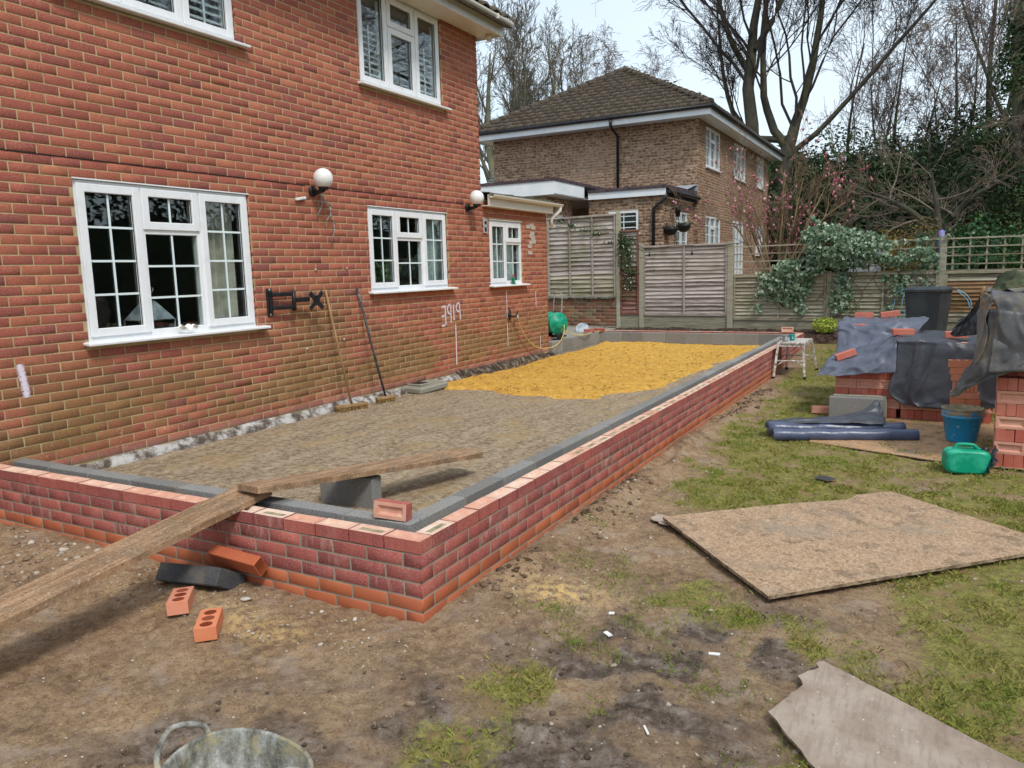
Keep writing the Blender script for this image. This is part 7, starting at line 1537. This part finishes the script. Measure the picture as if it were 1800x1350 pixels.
# roll of polythene
t = thing('polythene_roll', (5.2, 5.1, .0), 'two rolls of blue-black polythene lying side by side on the lawn and board', 'roll')
M_ROLL = tarp_mat('shiny_polythene', (.05, .065, .12), (.09, .11, .18), .30)
a_, b_ = np.array([4.66, 4.74, .062]), np.array([5.90, 5.20, .062]); MB().tube([a_+(b_-a_)*i/20+[0, 0, .004*math.sin(i*1.3)] for i in range(21)], [.060+.002*math.sin(i*2.1) for i in range(21)], 22, cap=False).build('roll', M_ROLL, t)
MB().tube([a_+(b_-a_)*.005, a_+(b_-a_)*.02], .052, 20).lathe([(.012, 0), (.03, 0)], a_, 16, R=ry(-math.pi/2)).build('core', M_TERRA, t)
a2, b2 = np.array([4.58, 4.90, .085]), np.array([5.78, 5.34, .085]); MB().tube([a2+(b2-a2)*i/20+[0, 0, .006*math.sin(i*.9)] for i in range(21)], [.066+.004*math.sin(i*1.7) for i in range(21)], 22).build('roll', M_ROLL, t)
tarp([[(4.55, 4.86, .10), (4.56, 5.0, .15), (4.62, 5.2, .05)], [(4.9, 4.98, .14), (4.9, 5.12, .17), (4.9, 5.3, .10)], [(5.3, 5.1, .15), (5.3, 5.26, .19), (5.35, 5.45, .2)], [(5.45, 5.14, .15), (5.5, 5.35, .24), (5.50, 5.5, .34)], [(5.62, 5.2, .14), (5.6, 5.36, .2), (5.55, 5.5, .30)]], None, M_TK, 30, 30, .014, 9, 'loose_sheet', parent=None)
o = [q for q in bpy.data.objects if q.name.startswith('loose_sheet')][0]; o.parent = t; o.location = (-t.location)
# buckets
def bucket(c, r0, r1, h, mat, label, tilt=(0, 0, 0), inner=None):
    t = thing('bucket', c, label, 'bucket', 'blue builders buckets nested together'); R = R3(*tilt)
    MB().lathe([(0, 0), (r0, 0), (r0+.003, .01), (r1-.006, h*.86), (r1+.004, h*.87), (r1+.004, h*.93), (r1-.002, h*.94), (r1, h-.01), (r1+.008, h), (r1-.004, h+.002), (r1-.012, h-.01), (r0-.008, .02), (0, .02)], c, 36, R=R).build('body', mat, t)
    return t
m = Mt('blue_bucket'); col = m.ramp(m.noise(6, 5, .6), [(.3, (.012, .30, .62)), (.7, (.02, .37, .72))]); col = m.mix(m.sm(.62, .66, m.noise(30, 4, .7)), col, (.55, .62, .68)); x_, y_, z_ = m.xyz(); col = m.mix(m.ma('MULTIPLY', m.sm(.255, .29, z_), m.sm(.4, .5, m.noise(14, 4))), col, (.32, .28, .20)); M_BUC = m.bsdf(col, .4, None, spec=.5)
bc = (6.262, 5.30, .022)
bucket(bc, .125, .170, .265, M_BUC, 'blue bucket splashed with mortar, the outer one, standing on the board'); tb = bucket((bc[0], bc[1], bc[2]+.035), .122, .168, .265, M_BUC, 'second blue bucket nested inside the first with a mortar-caked rim')
MB().lathe([(.168, .262), (.178, .268), (.176, .278), (.160, .280), (.150, .25), (.0, .23)], (bc[0], bc[1], bc[2]+.035), 36).build('mortar_crust', M_FM, tb)
MB().tube([(bc[0]+.175*math.cos(a_), bc[1]+.175*math.sin(a_), bc[2]+.235-.10*max(0, -math.sin(a_))*0) for a_ in np.linspace(-.1, math.pi+.1, 16)], .004, 5).build('handle', M_GALV, tb)
# green jerry can
M_JER = std('jerry_green', [(.3, (.0, .30, .17)), (.7, (.03, .42, .26))], sc=7, rough=.38, bs=.05)
jc = np.array([6.255, 4.09, 0]); th = .18; t = thing('jerry_can', tuple(jc), 'scuffed green plastic water container in front of the blue buckets', 'jerry can')
prof = []
for i in range(40):
    a_ = 2*math.pi*i/40; ca, sa = math.cos(a_), math.sin(a_); prof.append((.162*np.sign(ca)*abs(ca)**.42, .098*np.sign(sa)*abs(sa)**.45))
Rj = rz(th); V = []; secs = [(-.085, .80), (-.078, .93), (-.06, .995), (-.02, 1.0), (-.018, .985), (.018, .985), (.02, 1.0), (.06, .995), (.078, .93), (.085, .80)]
for w_, s_ in secs: V += [jc+Rj@np.array([p*s_, w_, .108+q*s_]) for p, q in prof]
mb = MB().add(V, [(j*40+k, j*40+(k+1) % 40, (j+1)*40+(k+1) % 40, (j+1)*40+k) for j in range(len(secs)-1) for k in range(40)], 0, True); mb.add(V[:40], [list(range(40))]); mb.add(V[-40:], [list(range(40))[::-1]]); mb.build('body', M_JER, t)
mb = MB(); hp_ = [jc+Rj@np.array(q) for q in ((-.085, 0, .195), (-.07, 0, .228), (-.05, 0, .238), (.03, 0, .238), (.06, 0, .225), (.085, 0, .198))]; mb.tube(catmull(hp_, 20), .015, 8); mb.build('handle', M_JER, t)
MB().lathe([(0, .04), (.026, .038), (.028, 0)], jc+Rj@np.array([.125, 0, .188]), 14, R=R3(0, .5, th)).build('cap', M_BLK, t)
# dark leftover sheet between can and stack
tarp([[(6.40, 4.0, .03), (6.43, 4.2, .04), (6.42, 4.4, .05)], [(6.43, 3.98, .10), (6.46, 4.2, .12), (6.45, 4.4, .13)], [(6.46, 4.0, .16), (6.47, 4.2, .19), (6.47, 4.4, .2)]], 'scrap of black plastic stuffed between the green can and the near stack', M_TK, 20, 20, .02, 12, 'plastic_scrap', cat='plastic sheet')
# wheelie bin
bx, by, bz = 5.93, 11.9, .20; t = thing('wheelie_bin', (bx, by, bz), 'dark grey wheelie bin standing before the fence beyond the brick stacks', 'bin')
def taper(mb, w0, d0, w1, d1, z0, z1):
    P = [(-w0, -d0, z0), (w0, -d0, z0), (w0, d0, z0), (-w0, d0, z0), (-w1, -d1, z1), (w1, -d1, z1), (w1, d1, z1), (-w1, d1, z1)]; R = rz(-.28); return mb.add([np.array([bx, by, bz])+R@np.array(p) for p in P], [(0, 3, 2, 1), (4, 5, 6, 7), (0, 1, 5, 4), (1, 2, 6, 5), (2, 3, 7, 6), (3, 0, 4, 7)])
m = M_BIN = std('bin_plastic', [(.3, (.035, .043, .052)), (.7, (.052, .062, .072))], sc=3, rough=.45, bs=.05)
mb = taper(MB(), .21, .25, .275, .33, .04, 1.0); mb.build('body', M_BIN, t)
mb = taper(MB(), .30, .35, .30, .35, .985, 1.02); taper(mb, .295, .345, .25, .30, 1.02, 1.055); mb.build('lid', M_BIN, t)
Rb = rz(-.28); B0 = np.array([bx, by, bz]); MB().tube([B0+Rb@np.array([-.27, .36, 1.0]), B0+Rb@np.array([.27, .36, 1.0])], .016, 8).build('handle', M_BIN, t)
for s in (-1, 1): MB().lathe([(0, -.02), (.09, -.02), (.1, 0), (.09, .02), (0, .02)], B0+Rb@np.array([s*.2, .28, .10]), 16, R=R3(0, math.pi/2, -.28)).build('wheel', M_BLK, t)
mb = MB(); pts = [(-.10, -.262, .30), (-.10, -.272, .48), (-.09, -.285, .52), (.09, -.285, .52), (.10, -.272, .48), (.10, -.262, .30)]; mb.tube([B0+Rb@np.array(p) for p in pts], .008, 6); mb.build('moulded_grip', M_BIN, t)
t = thing('blue_hose', (5.5, 12.9, .5), 'loops of pale blue hose hanging on the fence around the bin', 'hose')
M_BH = std('blue_hose', [(.3, (.14, .34, .50)), (.7, (.25, .48, .62))], sc=8, rough=.5); mb = MB()
for k, (u0, w_, z1) in enumerate(((4.95, .20, 1.15), (5.08, .18, 1.12), (5.16, .30, 1.18))): mb.tube(catmull([fp(u0, .10, .62), fp(u0+.04, .12, .85), fp(u0+w_*.6, .12, z1), fp(u0+w_+.25, .10, z1+.05)], 20), .008, 6)
mb.tube(catmull([fp(6.0, .10, 1.17), fp(6.14, .12, 1.08), fp(6.22, .1, .95), fp(6.22, .1, .82)], 16), .009, 6); mb.tube(catmull([fp(6.0, .12, 1.15), fp(6.11, .14, 1.05), fp(6.18, .12, .95), fp(6.2, .12, .84)], 16), .008, 6); mb.build('hose_loop', M_BH, t)

# ================================================================ HOP-UP STOOL WITH MUGS
M_STL = Mt('splashed_aluminium'); _c = M_STL.mix(M_STL.sm(.48, .56, M_STL.noise(26, 4, .7)), M_STL.ramp(M_STL.noise(8, 3), [(.3, (.30, .24, .20)), (.7, (.48, .42, .36))]), (.74, .72, .68)); M_STL = M_STL.bsdf(_c, .5, None, spec=.5)
t = thing('hop_up_stool', (4.15, 9.5, 0), 'mortar-splashed aluminium hop-up platform standing against the new wall', 'step stool')
x0, x1, y0, y1, zt_ = 4.0, 4.33, 9.10, 9.86, .545
feet = {(0, 0): (3.93, 9.02), (1, 0): (4.37, 9.05), (0, 1): (3.98, 9.93), (1, 1): (4.43, 9.95)}; tops = {(0, 0): (x0-.02, y0+.02), (1, 0): (x1, y0+.02), (0, 1): (x0, y1-.02), (1, 1): (x1+.02, y1-.02)}
MB().box(x0-.04, x1+.03, y0, y1, zt_-.03, zt_, bev=.005).box(x0-.03, x1+.02, y0+.01, y0+.035, zt_-.065, zt_-.03).build('platform', M_STL, t)
for k in feet:
    f, p = feet[k], tops[k]; g0 = gz(*f); o = MB().obox(((f[0]+p[0])/2, (f[1]+p[1])/2, (g0+zt_)/2), (.034, .026, zt_-g0-.03), R3(math.atan2(f[1]-p[1], zt_-g0), -math.atan2(f[0]-p[0], zt_-g0), 0), 0, .004).build('leg', M_STL, t)
    MB().obox((f[0], f[1], g0+.018), (.045, .036, .04), None, 0, .006).build('rubber_foot', M_BLK, t)
lerp = lambda k, z: np.array([tops[k][0]+(feet[k][0]-tops[k][0])*(1-z/zt_), tops[k][1]+(feet[k][1]-tops[k][1])*(1-z/zt_), z])
for j in (0, 1):
    MB().tube([lerp((0, j), .27), lerp((1, j), .27)], .012, 6).build('rung', M_STL, t)
    for s in (0, 1): MB().tube([lerp((s, j), .18), lerp((0, j), .265)*(.75 if s == 0 else .25)+lerp((1, j), .265)*(.25 if s == 0 else .75)], .008, 5).build('brace', M_STL, t)
for s in (0, 1): MB().tube([lerp((s, 0), zt_-.05), lerp((s, 1), zt_-.05)], .012, 6).build('side_rail', M_STL, t)
def mug(c, mat, label, hang):
    t = thing('mug', c, label, 'mug', 'mugs on the hop-up platform'); MB().lathe([(0, .0), (.035, 0), (.040, .008), (.041, .09), (.044, .095), (.037, .095), (.036, .012), (0, .01)], c, 22).build('cup', mat, t)
    d = np.array([math.cos(hang), math.sin(hang), 0]); MB().tube(catmull([np.array(c)+d*.038+[0, 0, .078], np.array(c)+d*.07+[0, 0, .072], np.array(c)+d*.072+[0, 0, .035], np.array(c)+d*.038+[0, 0, .022]], 14), .006, 7).build('handle', mat, t); return t
tm_ = mug((4.06, 9.22, zt_), std('grey_mug', [(.3, (.17, .19, .20)), (.7, (.30, .33, .34))], sc=9, rough=.25), 'grey mug with a white pattern, the nearer one on the platform', math.pi-.2)
mb = MB()
for k in range(4): a_ = -1.15+.0*k; 
for row, z in enumerate((.07, .048, .028)): 
    for k in range(3): an = -1.35+.22*k; mb.obox((4.06+.0412*math.cos(an), 9.22+.0412*math.sin(an), zt_+z), (.0015, .007, .009), rz(an))
mb.build('pattern', M_PVC, tm_)
tm_ = mug((4.13, 9.40, zt_), std('teal_mug', [(.3, (.0, .28, .25)), (.7, (.01, .36, .32))], sc=9, rough=.25), 'teal mug with white lettering, the further one on the platform', 1.2)
MB().obox((4.13+.0412*math.cos(-1.2), 9.40+.0412*math.sin(-1.2), zt_+.055), (.0015, .012, .010), rz(-1.2)).obox((4.13+.0412*math.cos(-1.2), 9.40+.0412*math.sin(-1.2), zt_+.038), (.0015, .018, .006), rz(-1.2)).build('lettering', M_PVC, tm_)
